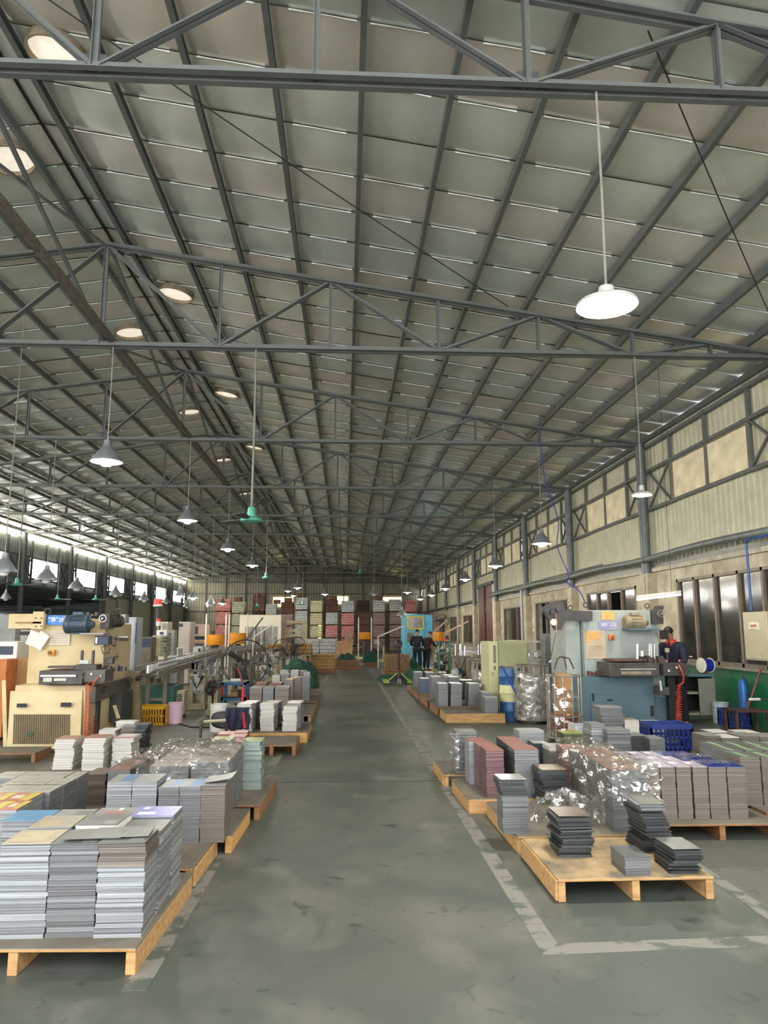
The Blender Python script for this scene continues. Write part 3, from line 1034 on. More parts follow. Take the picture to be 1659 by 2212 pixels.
def stack(x0, x1, y0, y1, z0, z1, ed, top, label, grp='stacks of metal sheets', style='neat', marks=None, lay=None, cap=None, lean=0.0):
    rr = random.Random(hash((round(x0, 3), round(y0, 3))) & 0xffff)
    cx, cy, w, d, h = (x0 + x1) / 2, (y0 + y1) / 2, x1 - x0, y1 - y0, z1 - z0
    t = thing('sheet_stack', label, 'stack', (cx, cy, z0), grp)
    m = MB()
    th = {'neat': .03, 'rough': .010, 'wobbly': .012, 'bundle': .014}[style] if lay is None else lay
    n = max(4, int(h / th)) // 2 * 2
    j = {'neat': .0014, 'rough': .010, 'wobbly': .0045, 'bundle': .0022}[style]
    ph, ph2 = rr.uniform(0, 6), rr.uniform(0, 6)
    z = z0
    for i in range(n):
        q = i / n
        ox, oy, a = rr.gauss(0, j), rr.gauss(0, j), rr.gauss(0, j * 1.2)
        if style == 'wobbly':
            ox += .006 * math.sin(q * 9 + ph) + .008 * noise.noise(Vector((q * 9, ph, 0))) + (.014 if q > .8 else 0) * (1 if ph > 3 else -1); oy += .012 * math.sin(q * 5 + ph2)
        if style == 'rough':
            ox += .014 * math.sin(q * 6 + ph); oy += .012 * math.sin(q * 4 + ph2); a += .05 * math.sin(q * 5 + ph)
        if style == 'bundle':
            ox += .003 * math.sin(i * .7 + ph)
        ox += lean * q * q
        hh = h / n
        hh *= (.5 if i % 2 else 1.5) if style != 'neat' else 1
        sh = rr.choice((0, 0, 0, 3)) if style in ('neat', 'wobbly') else rr.choice((0, 3, 1, 2))
        m.rbox(cx + ox, cy + oy, z, w, d, hh - (.0004 if style == 'neat' else .001), a, sh + (4 if (cap and q > cap[0]) else 0))
        z += hh
    mats = ED[ed] + (ED[cap[1]] if cap else [])
    z = z1
    m.build('sheets', mats, t)
    tp = MB().rbox(cx + lean + rr.gauss(0, .002), cy, z1, w, d, .003, rr.gauss(0, .004 if style == 'neat' else .02))
    mt = [top]
    if marks:
        for (a, b, c_, e_, col) in marks:
            if col not in mt: mt.append(col)
            tp.box(x0 + w * a + lean, y0 + d * b, z1 + .0032, x0 + w * c_ + lean, y0 + d * e_, z1 + .0037, mt.index(col))
    tp.build('top_sheet', mt, t)
    return t


def SF(px0, px1, y, pyt, depth, ed, top, label, z0=.13, **k):
    a, b = P(px0, pyt, y), P(px1, pyt, y)
    return stack(a.x, b.x, y, y + depth, z0, a.z, ed, top, label, **k)


def ST(px0, px1, pyt, z1, depth, ed, top, label, z0=.13, **k):
    a, b = G(px0, pyt, z1), G(px1, pyt, z1)
    return stack(a.x, b.x, a.y, a.y + depth, z0, z1, ed, top, label, **k)


DK = prt('#4c4f4f'); MG = prt('#6f716d', .3)
mk1 = [(.1, .55, .45, .85, MG), (.6, .1, .9, .4, GT)]
# ---- left, nearest pallet
g1 = 'sheet stacks on the nearest left pallet'
SF(2, 108, 4.2, 1824, .27, 'steel', prt('#b8aa90'), 'tall steel sheet stack in the front row of the nearest left pallet, leftmost', grp=g1, style='bundle', marks=[(.1, .2, .8, .8, prt('#c9b995'))])
SF(110, 213, 4.2, 1824, .27, 'grey', MG, 'dark grey sheet stack in the front row of the nearest left pallet, middle', grp=g1, style='bundle', marks=mk1)
SF(215, 316, 4.19, 1820, .27, 'steel', MG, 'uneven steel sheet stack, front right corner of the nearest left pallet', grp=g1, style='bundle', lay=.012, marks=mk1, cap=(.72, 'warm'))
t = thing('loose_sheets', 'two loose grey printed sheets lying across the front stacks at left', 'sheet', P(240, 1815, 4.35))
q = P(240, 1815, 4.35)
zl_ = P(240, 1820, 4.2).z + .012
MB().rbox(-1.34, 4.33, zl_, .30, .2, .003, .05).build('sheet', MG, t)
MB().rbox(-1.2, 4.34, zl_ + .004, .30, .2, .004, .08).build('sheet', prt('#7d7f7c'), t)
SF(61, 154, 4.50, 1788, .26, 'steel', prt('#a39a86'), 'steel sheet stack with a tan smudged top, middle row of nearest left pallet', grp=g1, style='bundle', marks=[(.1, .1, .6, .6, prt('#b5a27c'))])
SF(162, 256, 4.50, 1784, .26, 'blued', MG, 'grey topped sheet stack with white edged sheets, centre of nearest left pallet', grp=g1, style='bundle', marks=mk1, cap=(.93, 'white'))
SF(257, 349, 4.50, 1797, .26, 'steel', MG, 'leaning sheet stack at the right end of the middle row, nearest left pallet', grp=g1, style='bundle', lay=.012, marks=mk1)
SF(5, 99, 4.80, 1773, .25, 'steel', prt('#4f8fb8', .3), 'sheet stack with a plain blue top, nearest left pallet', grp=g1, style='bundle')
SF(102, 184, 4.80, 1771, .25, 'grey', prt('#8b8c8a'), 'sheet stack with a plain grey top beside the blue topped one', grp=g1, style='bundle', marks=[(.5, .2, .95, .8, MG)])
SF(192, 281, 4.80, 1767, .25, 'grey', prt('#8b8c8a'), 'sheet stack with a red splash on its grey top, nearest left pallet', grp=g1, style='bundle', marks=[(.25, .15, .75, .6, prt('#a86a60')), (.5, .7, .6, .95, WT)])
SF(282, 376, 4.80, 1764, .25, 'steel', prt('#7d82c0', .3), 'sheet stack with a violet blue top, rear right of nearest left pallet', grp=g1, style='bundle', marks=[(.1, .15, .5, .4, WT), (.12, .7, .25, .9, WT)])
# ---- second left pallet
g2 = 'shiny steel stacks on the second left pallet'
bt = [(.45, .1, .95, .95, prt('#5b86ad', .3))]
for i, (a, b, py, mk, sd, lb) in enumerate([(232, 285, 1690, bt, 'steel', 'leftmost, with a half blue top'), (286, 339, 1689, None, 'steel', 'second from the left'), (343, 387, 1701, bt, 'grey', 'middle one, with a half blue top'),
                                      (388, 434, 1700, bt, 'grey', 'second from the right'), (435, 487, 1697, None, 'warm', 'right end, glossy and smooth')]):
    SF(a, b, 5.9, py, .30, sd, GT, 'shiny steel stack on the second left pallet, ' + lb, grp=g2, style='neat', marks=mk, lay=.03)
m = MB()
a, b = P(440, 1692, 5.95), P(502, 1676, 5.95)
m.grid(lambda u, v: (a.x + (b.x - a.x) * u, 5.95 + .25 * v, a.z + .008 + .035 * u * u), 8, 3)
tag(m.build('bent_sheet', prt('#9a9c99')), 'bent grey sheet lying on the glossy stack at the right end of second left pallet', 'sheet')
# film covered rows
g3 = 'film covered stacks on the third left pallet'
k = 0
for r_, y in enumerate((6.55, 6.88, 7.2)):
    for c_, (x0, x1) in enumerate(((-1.62, -1.30), (-1.28, -.97))):
        stack(x0, x1, y, y + .3, .13, .60 - .03 * (1 - c_), 'grey', prt('#a3968a'), 'film covered grey stack on the third left pallet, %s row, %s column' % (['front', 'middle', 'back'][r_], ['left', 'right'][c_]), grp=g3)
# red/yellow piles at the left edge
g4 = 'stacks of the left edge pile'
rws = [(1750, [(-60, 0), (-0, 35)], '#b8694e', 'front'), (1731, [(-45, 5), (5, 60)], '#b8694e', 'second'), (1712, [(-20, 14), (15, 58), (60, 107)], '#a5a294', 'third'), (1697, [(0, 44), (46, 92), (94, 137)], '#a5a294', 'fourth'), (1681, [(-20, 31), (33, 84), (85, 136), (140, 167)], '#a5a294', 'back')]
cn = ['first', 'second', 'third', 'fourth']
for i, (py, cols, tc, rn) in enumerate(rws):
    for j_, (a, b) in enumerate(cols):
        mk = [(.6, .1, .98, .95, prt('#c3b43a')), (.1, .3, .5, .7, prt('#d8c8b0'))] if i < 2 else [(.3, .3, .8, .6, GT)]
        ST(a, b, py, .53, .26, 'grey' if i > 1 else 'steel', prt(tc), ('red and yellow topped' if i < 2 else 'grey topped') + ' stack of the left edge pile, %s row, %s from the left' % (rn, cn[j_]), grp=g4, marks=mk)
SF(186, 229, 7.15, 1673, .32, 'brown', prt('#7c6e62'), 'dark brown edged stack between the left edge pile and the brown topped row', style='bundle')
g5 = 'brown topped stacks in a row on the left'
for i, (a, b, py) in enumerate([(233, 280, 1664), (256, 304, 1651), (281, 330, 1640), (306, 352, 1630)]):
    ST(a, b, py, .45, .30, 'grey' if i == 0 else 'brown', prt('#8f6f62'), 'brown printed stack in the row under the film, %s of four' % ['nearest', 'second', 'third', 'farthest'][i], grp=g5, marks=[(.2, .2, .8, .7, prt('#a87a6c'))])
# wobbly
g6 = 'leaning white edged stacks before the cream press'
SF(118, 160, 8.95, 1597, .30, 'white', PK, 'leaning white edged stack before the cream press, leftmost, closest to the vent grille', grp=g6, style='wobbly')
SF(180, 226, 8.85, 1595, .32, 'white', PK, 'leaning white edged stack with dark side, middle of the three before the press', grp=g6, style='wobbly')
SF(244, 285, 8.95, 1594, .34, 'white', PK, 'leaning white edged stack with a white paper on top, right of the three', grp=g6, style='wobbly', marks=[(.15, .2, 1.0, .9, WT)])
SF(216, 251, 9.6, 1578, .25, 'white', WT, 'low white edged stack behind the leaning ones, left of a pair', grp=g6, style='wobbly')
SF(260, 292, 9.65, 1570, .25, 'warm', GT, 'grey topped low stack behind the leaning ones, right of a pair', grp=g6, style='rough')
SF(248, 288, 9.95, 1560, .22, 'white', WT, 'bright white sheet stack at the rear beside the yellow crate', grp=g6, style='wobbly')
SF(292, 317, 9.5, 1566, .25, 'dark', DK, 'small dark ragged stack in front of the yellow crate', grp=g6, style='rough')
# green topped
g7 = 'green topped stacks left of the aisle'
GR = prt('#93a05a', .3)
SF(527, 566, 7.75, 1602, .28, 'green', GR, 'tall green topped stack standing at the aisle edge, left side', grp=g7, style='wobbly', lay=.02)
SF(456, 496, 8.1, 1602, .34, 'green', GR, 'green topped stack in the middle of three left of the aisle', grp=g7, style='wobbly', lay=.02)
SF(391, 430, 7.75, 1621, .25, 'green', GR, 'short green topped stack, leftmost of three, behind the film', grp=g7)
g8 = 'pink edged stacks behind the green topped ones'
for i, (a, b, y, py) in enumerate([(444, 474, 8.55, 1611), (502, 528, 8.2, 1602), (460, 492, 8.9, 1596), (494, 530, 8.75, 1592), (470, 505, 9.1, 1586), (508, 534, 9.1, 1583)]):
    SF(a, b, y, py, .24, 'pink', PK, 'pink edged stack behind the green topped ones, ' + ['far left', 'tall one at the right front', 'left of the middle pair', 'right of the middle pair', 'rear left', 'rear right'][i], grp=g8)
# white edged stacks
g9 = 'bright white edged stacks left of the aisle'
for c_, (a, b) in enumerate([(515, 544), (563, 592), (611, 641)]):
    for r_ in range(3):
        y = 11.9 + r_ * .36
        dx = [2, 4, 6][r_] * 2.2 if r_ else 0
        SF(a + dx, b + dx, y, 1521 - r_ * 2 + (8 if (c_ == 2 and r_ == 0) else 0), .33, 'white' if r_ == 0 else 'grey', WT, 'white edged tall stack left of the aisle, %s column, %s' % (['left', 'middle', 'right'][c_], ['front', 'second', 'rear'][r_]), grp=g9, z0=.15, style='wobbly' if r_ == 0 else 'neat', lean=0)
g10 = 'warm grey stacks behind the white edged ones'
for i, (a, b, y, py, e_) in enumerate([(540, 566, 14.4, 1486, 'warm'), (568, 591, 14.4, 1486, 'grey'), (594, 624, 14.4, 1485, 'warm'), (552, 575, 15.5, 1476, 'pink'), (587, 608, 15.5, 1476, 'pink'),
                                   (616, 633, 15.7, 1468, 'warm'), (588, 605, 17, 1459, 'white'), (607, 624, 17, 1457, 'grey'), (635, 651, 17, 1464, 'warm'), (652, 669, 17, 1464, 'grey'), (605, 622, 18.9, 1449, 'white'), (628, 645, 18.9, 1449, 'white'), (647, 661, 18.9, 1450, 'warm'), (656, 669, 17.6, 1453, 'steel')]):
    SF(a, b, y, py, .5, e_, prt('#c08d80') if e_ == 'pink' else (prt('#e3b87e') if i == 5 else GT), 'far left stack, ' + ['front left', 'front middle', 'front right', 'pink topped at left', 'pink topped at right', 'with an orange top', 'white one behind the pink topped', 'grey one right of the white', 'bright one near the aisle', 'darker one at the aisle', 'rear white one at left', 'rear white one at right', 'rear warm grey one', 'shiny one at the aisle before the net'][i], grp=g10)

# ---- right, nearest pallet
h1 = 'dark ragged stacks on the light wooden pallet'
SF(1207, 1276, 5.37, 1764, .28, 'dark', mat('#6b5f52', .3, .3, .2, 5), 'dark ragged stack standing alone at the left of the light wooden pallet', grp=h1, z0=.14, style='rough')
SF(1350, 1405, 4.98, 1853, .26, 'grey', DK, 'lowest grey stack with a dark top, front of the light wooden pallet', grp=h1, z0=.14, style='bundle', lay=.02)
SF(1452, 1513, 4.98, 1835, .27, 'dark', MG, 'knee low dark stack with a shiny top at the right corner of light pallet', grp=h1, z0=.14, style='rough')
SF(1386, 1438, 5.45, 1738, .30, 'dark', prt('#5f5e58'), 'tallest dark ragged stack with a neat grey top part, light wooden pallet', grp=h1, z0=.14, style='rough', cap=(.83, 'grey'))
SF(1086, 1141, 6.02, 1684, .22, 'grey', mat('#c9c9c6', .15, .6, .1, 5), 'slim tall stack with a gleaming top at the corner of the grey decked pallet', style='wobbly', lay=.02, cap=(.65, 'dark'), lean=-.02)
h2 = 'brown topped stacks half wrapped in film'
for i in range(4):
    y = 6.02 + i * .30
    stack(2.12 + i * .01, 2.42 + i * .01, y, y + .28, .13, .60, 'grey', prt('#8d6a5c'), 'brown topped stack half wrapped in clear film, %s of four' % ['nearest', 'second', 'third', 'farthest'][i], grp=h2, marks=[(.1, .2, .7, .8, prt('#9c7a6a')), (.75, .2, .85, .8, prt('#a9994f'))])
SF(1169, 1224, 6.95, 1664, .30, 'dark', mat('#7a6a58', .25, .3, .2, 5), 'dark edged stack with a tan glossy top between the red topped stacks and film', style='rough', lay=.014)
h3 = 'red topped stacks right of the aisle'
for c_, cols in enumerate((((1050, 1088), (1034, 1072), (1013, 1053)), ((1111, 1163), (1097, 1140), (1084, 1126)))):
    for r_, (a, b) in enumerate(cols):
        SF(a, b, 7.27 + .31 * r_, [1622, 1612, 1602][r_] - 2 * c_, .29, ['red', 'red', 'steel'][r_] if c_ == 0 else 'dark' if r_ else 'grey', prt('#8f5a50', .5), 'red topped stack right of the aisle, %s column, %s' % (['left', 'right'][c_], ['front', 'middle', 'back'][r_]), grp=h3)
SF(986, 1030, 8.5, 1581, .26, 'grey', prt('#5d605a'), 'slim grey stack with a dark cap and film, alone nearest the aisle at right', style='bundle')
h4 = 'grey stacks in front of the blue press'
SF(1121, 1175, 9.1, 1580, .3, 'steel', GT, 'low grey stack before the wire basket, left of the green topped one', grp=h4)
SF(1153, 1184, 8.7, 1606, .3, 'dark', GT, 'dark sided grey stack behind the red topped ones, left of a pair', grp=h4)
SF(1187, 1225, 8.3, 1615, .3, 'grey', GT, 'grey stack overlapped by white sheets behind the red topped ones, right of a pair', grp=h4, cap=(.85, 'white'))
SF(1218, 1258, 8.9, 1585, .3, 'olive', prt('#98a338', .3), 'stack with a bright lime green top before the wire basket', grp=h4)
SF(1242, 1275, 9.3, 1569, .3, 'white', prt('#aab2c4'), 'pale stack right behind the lime green topped one', grp=h4)
SF(1277, 1306, 8.9, 1566, .32, 'steel', GT, 'tall grey stack, left of the tall pair before the blue press', grp=h4, style='bundle')
SF(1312, 1362, 8.75, 1578, .32, 'grey', GT, 'tall grey stack, right of the tall pair before the blue press', grp=h4, style='bundle')
SF(1298, 1345, 9.9, 1528, .3, 'grey', mat('#ded4cc', .2, .5, .1, 5), 'highest grey stack with a curled shiny sheet on top, before the blue press', grp=h4, style='wobbly')
SF(1349, 1380, 9.9, 1556, .25, 'white', mat('#e8c8a8', .2, .4, .1, 5), 'stack with a peach coloured gleaming side beside the highest grey stack', grp=h4, z0=.10)
SF(1397, 1433, 10.5, 1560, .22, 'white', WT, 'white gleaming stack standing left of the blue crate', grp=h4, style='neat', z0=0.0)
SF(1363, 1398, 8.95, 1590, .3, 'dark', GT, 'low dark sided stack behind the block, left of a pair before the blue crate', grp=h4)
SF(1403, 1436, 8.8, 1596, .3, 'grey', GT, 'low grey stack behind the block, right of a pair before the blue crate', grp=h4)
SF(1216, 1262, 7.75, 1616, .25, 'pink', PK, 'pink topped stack just behind the film wrapped row', grp=h4)
# big block
h5 = 'tall stacks of the big block with lilac and blue tops'
LIL = prt('#b3a9b6', .25); BLU = mat('#24409a', .12, .3, .2, 5)
fx = [(1396, 1425), (1426, 1459), (1460, 1493), (1496, 1529), (1530, 1569), (1570, 1611)]
for r_, (z, py, off, sc_) in enumerate(((.55, 1657, 0, 1), (.55, 1645, -44, .95), (.55, 1634, -82, .91))):
    for i, (a, b) in enumerate(fx):
        a2, b2 = 1396 + off + (a - 1396) * sc_, 1396 + off + (b - 1396) * sc_
        tp = BLU if i > 3 else (GT if i == 0 else LIL)
        ST(a2, b2 - 1, py, z, .275, 'warm' if r_ == 0 else 'grey', tp, '%s topped stack of the big block, %s row, %s from the left' % ('blue' if i > 3 else ('grey' if i == 0 else 'lilac'), ['front', 'middle', 'back'][r_], ['first', 'second', 'third', 'fourth', 'fifth', 'sixth'][i]), grp=h5,
           marks=None if i in (0, 4, 5) else [(.15, .15, .85, .35, prt('#8e7f9a')), (.15, .6, .6, .8, WT)], lay=.035, z0=.132)
# dark group at right edge
h6 = 'dark topped stacks with green stripes at the right edge'
gs = prt('#8fbf86')
for r_, (py, st, n, wd) in enumerate(((1636, 1598, 3, 46), (1622, 1567, 4, 42), (1612, 1540, 4, 42))):
    for i in range(n):
        a = st + i * wd
        ST(a, a + wd - 2, py, .55, .29, 'grey' if r_ else 'warm', prt('#5d605f'), 'dark topped stack with green stripe at the right edge, %s row, %s from the left' % (['front', 'middle', 'back'][r_], cn[i]), grp=h6, marks=[(.35, .05, .55, .95, gs)], lay=.035)
h7 = 'pale sheet bundles behind the dark topped stacks'
for i, (a, b, y, py) in enumerate([(1522, 1557, 8.6, 1590), (1560, 1598, 8.55, 1594), (1600, 1640, 8.6, 1590), (1540, 1580, 9.1, 1583), (1600, 1645, 9.2, 1584), (1642, 1690, 8.6, 1592)]):
    SF(a, b, y, py, .32, 'warm', WT if i in (1, 3, 4) else GT, 'pale bundle behind the dark topped stacks at the right edge, ' + ['front left', 'white faced in front', 'front right', 'rear left', 'rear right', 'cut by the picture edge'][i], grp=h7)
# far right row
h8 = 'plain grey stacks on the far pallets right of the aisle'
for i, (a, b, y, py, z0, e_) in enumerate([(947, 967, 15.45, 1477, .16, 'grey'), (973, 997, 15.45, 1477, .16, 'grey'), (1011, 1034, 15.5, 1477, .16, 'grey'), (1048, 1075, 14.05, 1507, .17, 'grey'), (1042, 1066, 14.53, 1496, .17, 'grey'),
                                   (933, 953, 16.95, 1462, .15, 'grey'), (972, 992, 17, 1463, .15, 'grey'), (960, 980, 17.5, 1459, .15, 'steel'), (995, 1014, 16.95, 1470, .15, 'dark'), (1016, 1030, 17.3, 1470, .15, 'grey'),
                                   (908, 928, 18.9, 1466, .14, 'blued'), (895, 913, 20.5, 1452, .14, 'grey'), (920, 938, 20.5, 1453, .14, 'grey'), (948, 965, 20.5, 1453, .14, 'grey')]):
    SF(a, b, y, py, .45, e_, mat('#c9c9c6', .3, .3, .1, 5), 'far right grey stack, ' + ['left of three tall ones in front', 'middle of three tall ones in front', 'right of three tall ones in front', 'short one on the right corner of nearest pallet', 'taller one behind the short corner stack', 'second row at left', 'second row in the middle', 'behind the second row, shiny', 'dark one of the second row', 'second row at right', 'with a blue lower part', 'farthest, at the aisle edge', 'farthest, in the middle', 'farthest, at right'][i], z0=z0, grp=h8, lean=.02 if i in (1, 2) else 0)

# ================================================================ FILM
def film(name, label, fn, nu, nv, m=None):
    mb = MB().grid(fn, nu, nv)
    o = mb.build(name, m or FILM, smooth=True)
    return tag(o, label, 'plastic film')


FILM = film_mat(.27)
FILM_L = film_mat(.25)


def nz3(x, y, z, s=5.0, a=.03):
    return a * noise.noise(Vector((x * s, y * s, z * s)))


def crease(u, v, s, a):
    n = abs(noise.noise(Vector((u * s, v * s, 2.2)))) + .5 * abs(noise.noise(Vector((u * s * 2.3, v * s * 2.3, 7.7))))
    return a * (1 - n * 2)


def f1(u, v):
    x = -1.72 + .78 * u
    y = 6.45 + 1.2 * v
    edge_ = max(0, u - .93) / .07
    z = .625 + crease(u * 6, v * 9, 1.3, .035) - .05 * edge_ - (.16 * max(0, .12 - v) / .12)
    return (x + nz3(u, v, 1, 9, .03), y + nz3(v, u, 3, 8, .04), z)


film('plastic_film', 'crumpled clear film lying over the stacks of the third left pallet', f1, 46, 54)


def f2(u, v):
    x = -2.1 + .75 * u + .35 * v
    y = 6.9 + 1.5 * v
    return (x + nz3(u, v, 5, 9, .04), y, .50 + crease(u * 5, v * 9, 1.2, .05) + .03 * math.sin(v * 3) - .12 * max(0, u - .8) / .2)


film('plastic_film', 'loose crinkled film behind, over the brown printed row on the left', f2, 30, 44, FILM_L)


def f3(u, v):   # over the right row, hangs down to the left and front
    y = 6.0 + 1.5 * v
    s = u * 1.0
    if s < .42:
        x = 2.10 - .02 - .05 * (1 - s / .42); z = .62 - (.42 - s) * 1.05 * (1 - .35 * v)
        x -= .03 * math.sin(v * 17) * (1 - s / .42)
    else:
        x = 2.10 + (s - .42) * .62; z = .635
    return (x + nz3(u, v, 2, 10, .03), y - .03, z + crease(u * 5, v * 7, 1.5, .03))


film('plastic_film', 'torn clear film draped over the brown topped row on the right', f3, 40, 50, FILM)


def f4(u, v):   # hanging flap in front
    x = 2.08 + .42 * u
    z = .66 - v * (.42 - .25 * abs(u - .75))
    return (x + nz3(u, v, 6, 8, .04) - .03 * v, 5.96 - .03 * v + crease(u * 4, v * 4, 1.5, .03), z)


film('plastic_film', 'film flap hanging over the front end of the brown topped row', f4, 26, 22, FILM)


def f5(u, v):   # crumpled heap on the deck
    a = u * 2 * PI
    r = .02 + .30 * v
    hgt = .20 * (1 - v) ** .6
    return (1.86 + r * math.cos(a) * 1.15 + nz3(u * 3, v * 3, 9, 5, .05), 6.45 + r * math.sin(a) * .9 + nz3(v * 3, u * 4, 4, 5, .05), .145 + max(0, hgt + crease(math.cos(a) * 3, math.sin(a) * 3 + v * 3, 1.3, .05)))


film('plastic_film', 'crumpled heap of clear film on the grey decked pallet', f5, 44, 16, FILM)


def f6(u, v):
    a = PI * .5 + u * PI * 1.2
    p = Vector((1.29 + .1 * 0, 8.62, 0))
    return (1.28 + .17 * math.cos(a) + nz3(u, v, 8, 9, .02), 8.62 + .17 * math.sin(a) - .02, .16 + .4 * v)


film('plastic_film', 'strip of film clinging to the slim grey stack nearest the aisle', f6, 18, 12, FILM_L)
for i, (x0, x1, y) in enumerate([(3.0, 3.3, 6.40), (3.0, 3.3, 6.72)]):
    film('plastic_film', 'clear glossy film sheet on the blue tops of the big block, ' + ['front', 'rear'][i], lambda u, v, x0=x0, x1=x1, y=y: (x0 + (x1 - x0) * u, y + .15 * v, .575 + crease(u * 4, v * 3, 1.4, .014)), 20, 14, FILM_L)
# ================================================================ MACHINES
BLUEG = mat('#a3a9a2', 0.5, 0.1, 0.15, 1.4, 0.06, col2='#87918d', detail=7)
BLUED = mat('#4a636b', 0.45, 0.1, 0.15, 1.6, 0.06, col2='#587079', detail=7)
IRON = mat('#4a4542', 0.5, 0.35, 0.3, 5, 0.1)
PAPER = mat('#d8d2c8', 0.7, 0, 0.08, 4)
BEIGE = mat('#b3a685', 0.55, 0.05, 0.15, 3)
NAVYM = mat('#2c3547', 0.45, 0.2, 0.15, 5)
MOTB = mat('#3d4c58', 0.45, 0.3, 0.2, 6)
TEAL = mat('#35605c', 0.5, 0.1, 0.2, 3)
CARD = mat('#a07c54', 0.85, 0, 0.15, 3)


def pbox(name, px0, py0, px1, py1, y, d, m, par, bevel=0.006, smooth=False):
    return MB().pb(px0, py0, px1, py1, y, d).build(name, m, par, bevel=bevel)


def text_mesh(name, s, size, m, par, loc, rot=(PI / 2, 0, 0), ext=0.0012, bold=0.0):
    cu = bpy.data.curves.new(name, 'FONT')
    cu.body = s
    cu.size = size
    cu.extrude = ext
    cu.offset = bold
    cu.align_x = 'CENTER'
    cu.align_y = 'CENTER'
    cu.resolution_u = 3
    ob = bpy.data.objects.new('tmp', cu)
    C.objects.link(ob)
    dg = bpy.context.evaluated_depsgraph_get()
    me = bpy.data.meshes.new_from_object(ob.evaluated_get(dg))
    bpy.data.objects.remove(ob)
    me.materials.clear()
    me.materials.append(m)
    o = bpy.data.objects.new(name, me)
    C.objects.link(o)
    q = par
    org = Vector((0, 0, 0))
    while q is not None:
        org += Vector(q.location); q = q.parent
    o.parent = par
    o.location = Vector(loc) - org
    o.rotation_euler = rot
    return o


def motor(par, p0, p1, r, m, name='motor'):
    p0, p1 = Vector(p0), Vector(p1)
    d = p1 - p0
    L = d.length
    d.normalize()
    mb = MB().lathe(p0, [(.001, 0), (r * .8, 0), (r, L * .06), (r, L * .22), (r * .93, L * .24), (r * .93, L * .7), (r, L * .72), (r, L * .8), (r * .55, L * .86), (r * .3, L), (.001, L)], 18, d)
    a = d.orthogonal().normalized()
    b = d.cross(a)
    for k in range(14):
        t = 2 * PI * k / 14
        o = a * math.cos(t) + b * math.sin(t)
        mb.bar(p0 + d * L * .24 + o * r * .96, p0 + d * L * .7 + o * r * .96, .006, r * .12, up=o)
    ob = mb.build(name, m, par, smooth=True)
    up = Vector((0, 0, 1))
    c = p0 + d * L * .45 + up * r * 1.08
    MB().rbox(c.x, c.y, c.z - .01, r * 1.1, r * .9, r * .35, math.atan2(d.y, d.x)).build('terminal_box', m, ob, bevel=.004)
    return ob


def coil(par, px, py0, py1, y, r, m, turns=22, name='coil_hose', drift=0, sx=1.0):
    a, b = P(px, py0, y), P(px + drift, py1, y)
    pts = []
    n = turns * 10
    for i in range(n + 1):
        t = i / n
        q = a.lerp(b, t ** .92)
        rr = r * (.7 + .5 * t)
        pts.append(q + Vector((math.cos(t * turns * 2 * PI) * rr, math.sin(t * turns * 2 * PI) * rr, 0)))
    return MB().tube(pts, 0.006, 5).build(name, m, par, smooth=True)


def wheel(par, c, r, ax, m, name='hand_wheel'):
    mb = MB().ring(c, r, r * .12, ax, 20, 6)
    c = Vector(c); d = Vector(ax).normalized(); a = d.orthogonal().normalized(); b = d.cross(a)
    for k in range(4):
        t = k * PI / 2
        mb.cyl(c, c + (a * math.cos(t) + b * math.sin(t)) * r, r * .08, 6)
    mb.cyl(c - d * .04, c + d * .03, r * .22, 10)
    return mb.build(name, m, par, smooth=True)


# ---------------- cream press, left
LP = thing('press_machine', 'big cream can press with a blue sign and a large vent grille, left side', 'machine', (-4.3, 11.4, 0))
a, b = P(62, 1400, 11.5), P(225, 1400, 11.5)
zt = P(150, 1338, 11.5).z
m = MB()
prof = [(a.x, 0.0), (b.x, 0.0), (b.x, zt - .06), (b.x - .25, zt - .06), (a.x + .55, zt + .03), (a.x + .28, zt - .06), (a.x, zt - .07)]
vs = [(x, y, z) for y in (11.5, 12.9) for x, z in prof]
n = len(prof)
m.add(vs, [tuple(range(n)), tuple(range(n, 2 * n))[::-1]] + [(i, n + i, n + (i + 1) % n, (i + 1) % n) for i in range(n)])
m.build('body', CREAM, LP, bevel=.01)
pbox('base_cabinet', 26, 1480, 190, 1652, 11.12, .38, CREAM, LP, .015)
pn = MB()
A_ = [P(14, 1626, 11.0), P(173, 1612, 11.0), P(178, 1491, 11.1), P(22, 1493, 11.1)]
pn.add([*A_, *[v + Vector((0, .03, 0)) for v in A_]], [(0, 1, 2, 3), (7, 6, 5, 4), (0, 4, 5, 1), (1, 5, 6, 2), (2, 6, 7, 3), (3, 7, 4, 0)])
pn = pn.build('vent_panel', CREAM, LP, bevel=.004)
LOUV = mat('#4e4230', .8, 0, .4, 4)
for i in range(26):
    px = 31.5 + i * 4.72
    a = P(px, 1543, 11.045); b = P(px - 2.2 + i * .05, 1607, 11.0)
    MB().bar(a + Vector((0, -.004, 0)), b + Vector((0, -.004, 0)), .016, .006, up=(0, 1, 0)).build('louvre', LOUV, pn)
MB().pb(36, 1520, 56, 1528, 11.0, .03).build('slot', BLACK, pn)
MB().pb(131, 1518, 152, 1527, 11.0, .03).build('slot', DARK, pn)
MB().pb(60, 1582, 69, 1590, 10.985, .01).build('green_sticker', mat('#2c4a2c', .6), pn)
m = MB()
m.bar(P(12, 1640, 10.95), P(8, 1470, 11.3), .05, .02)
m.build('leaning_side_panel', mat('#cdbf93', .55, 0, .1, 3), LP)
arm = pbox('feed_arm', 18, 1326, 94, 1358, 11.35, .10, CREAM, LP)
MB().pb(33, 1343, 89, 1347, 11.33, .02).build('slot', mat('#8c7648', .6), arm)
pbox('bracket', 70, 1321, 94, 1359, 11.33, .03, CREAM, arm)
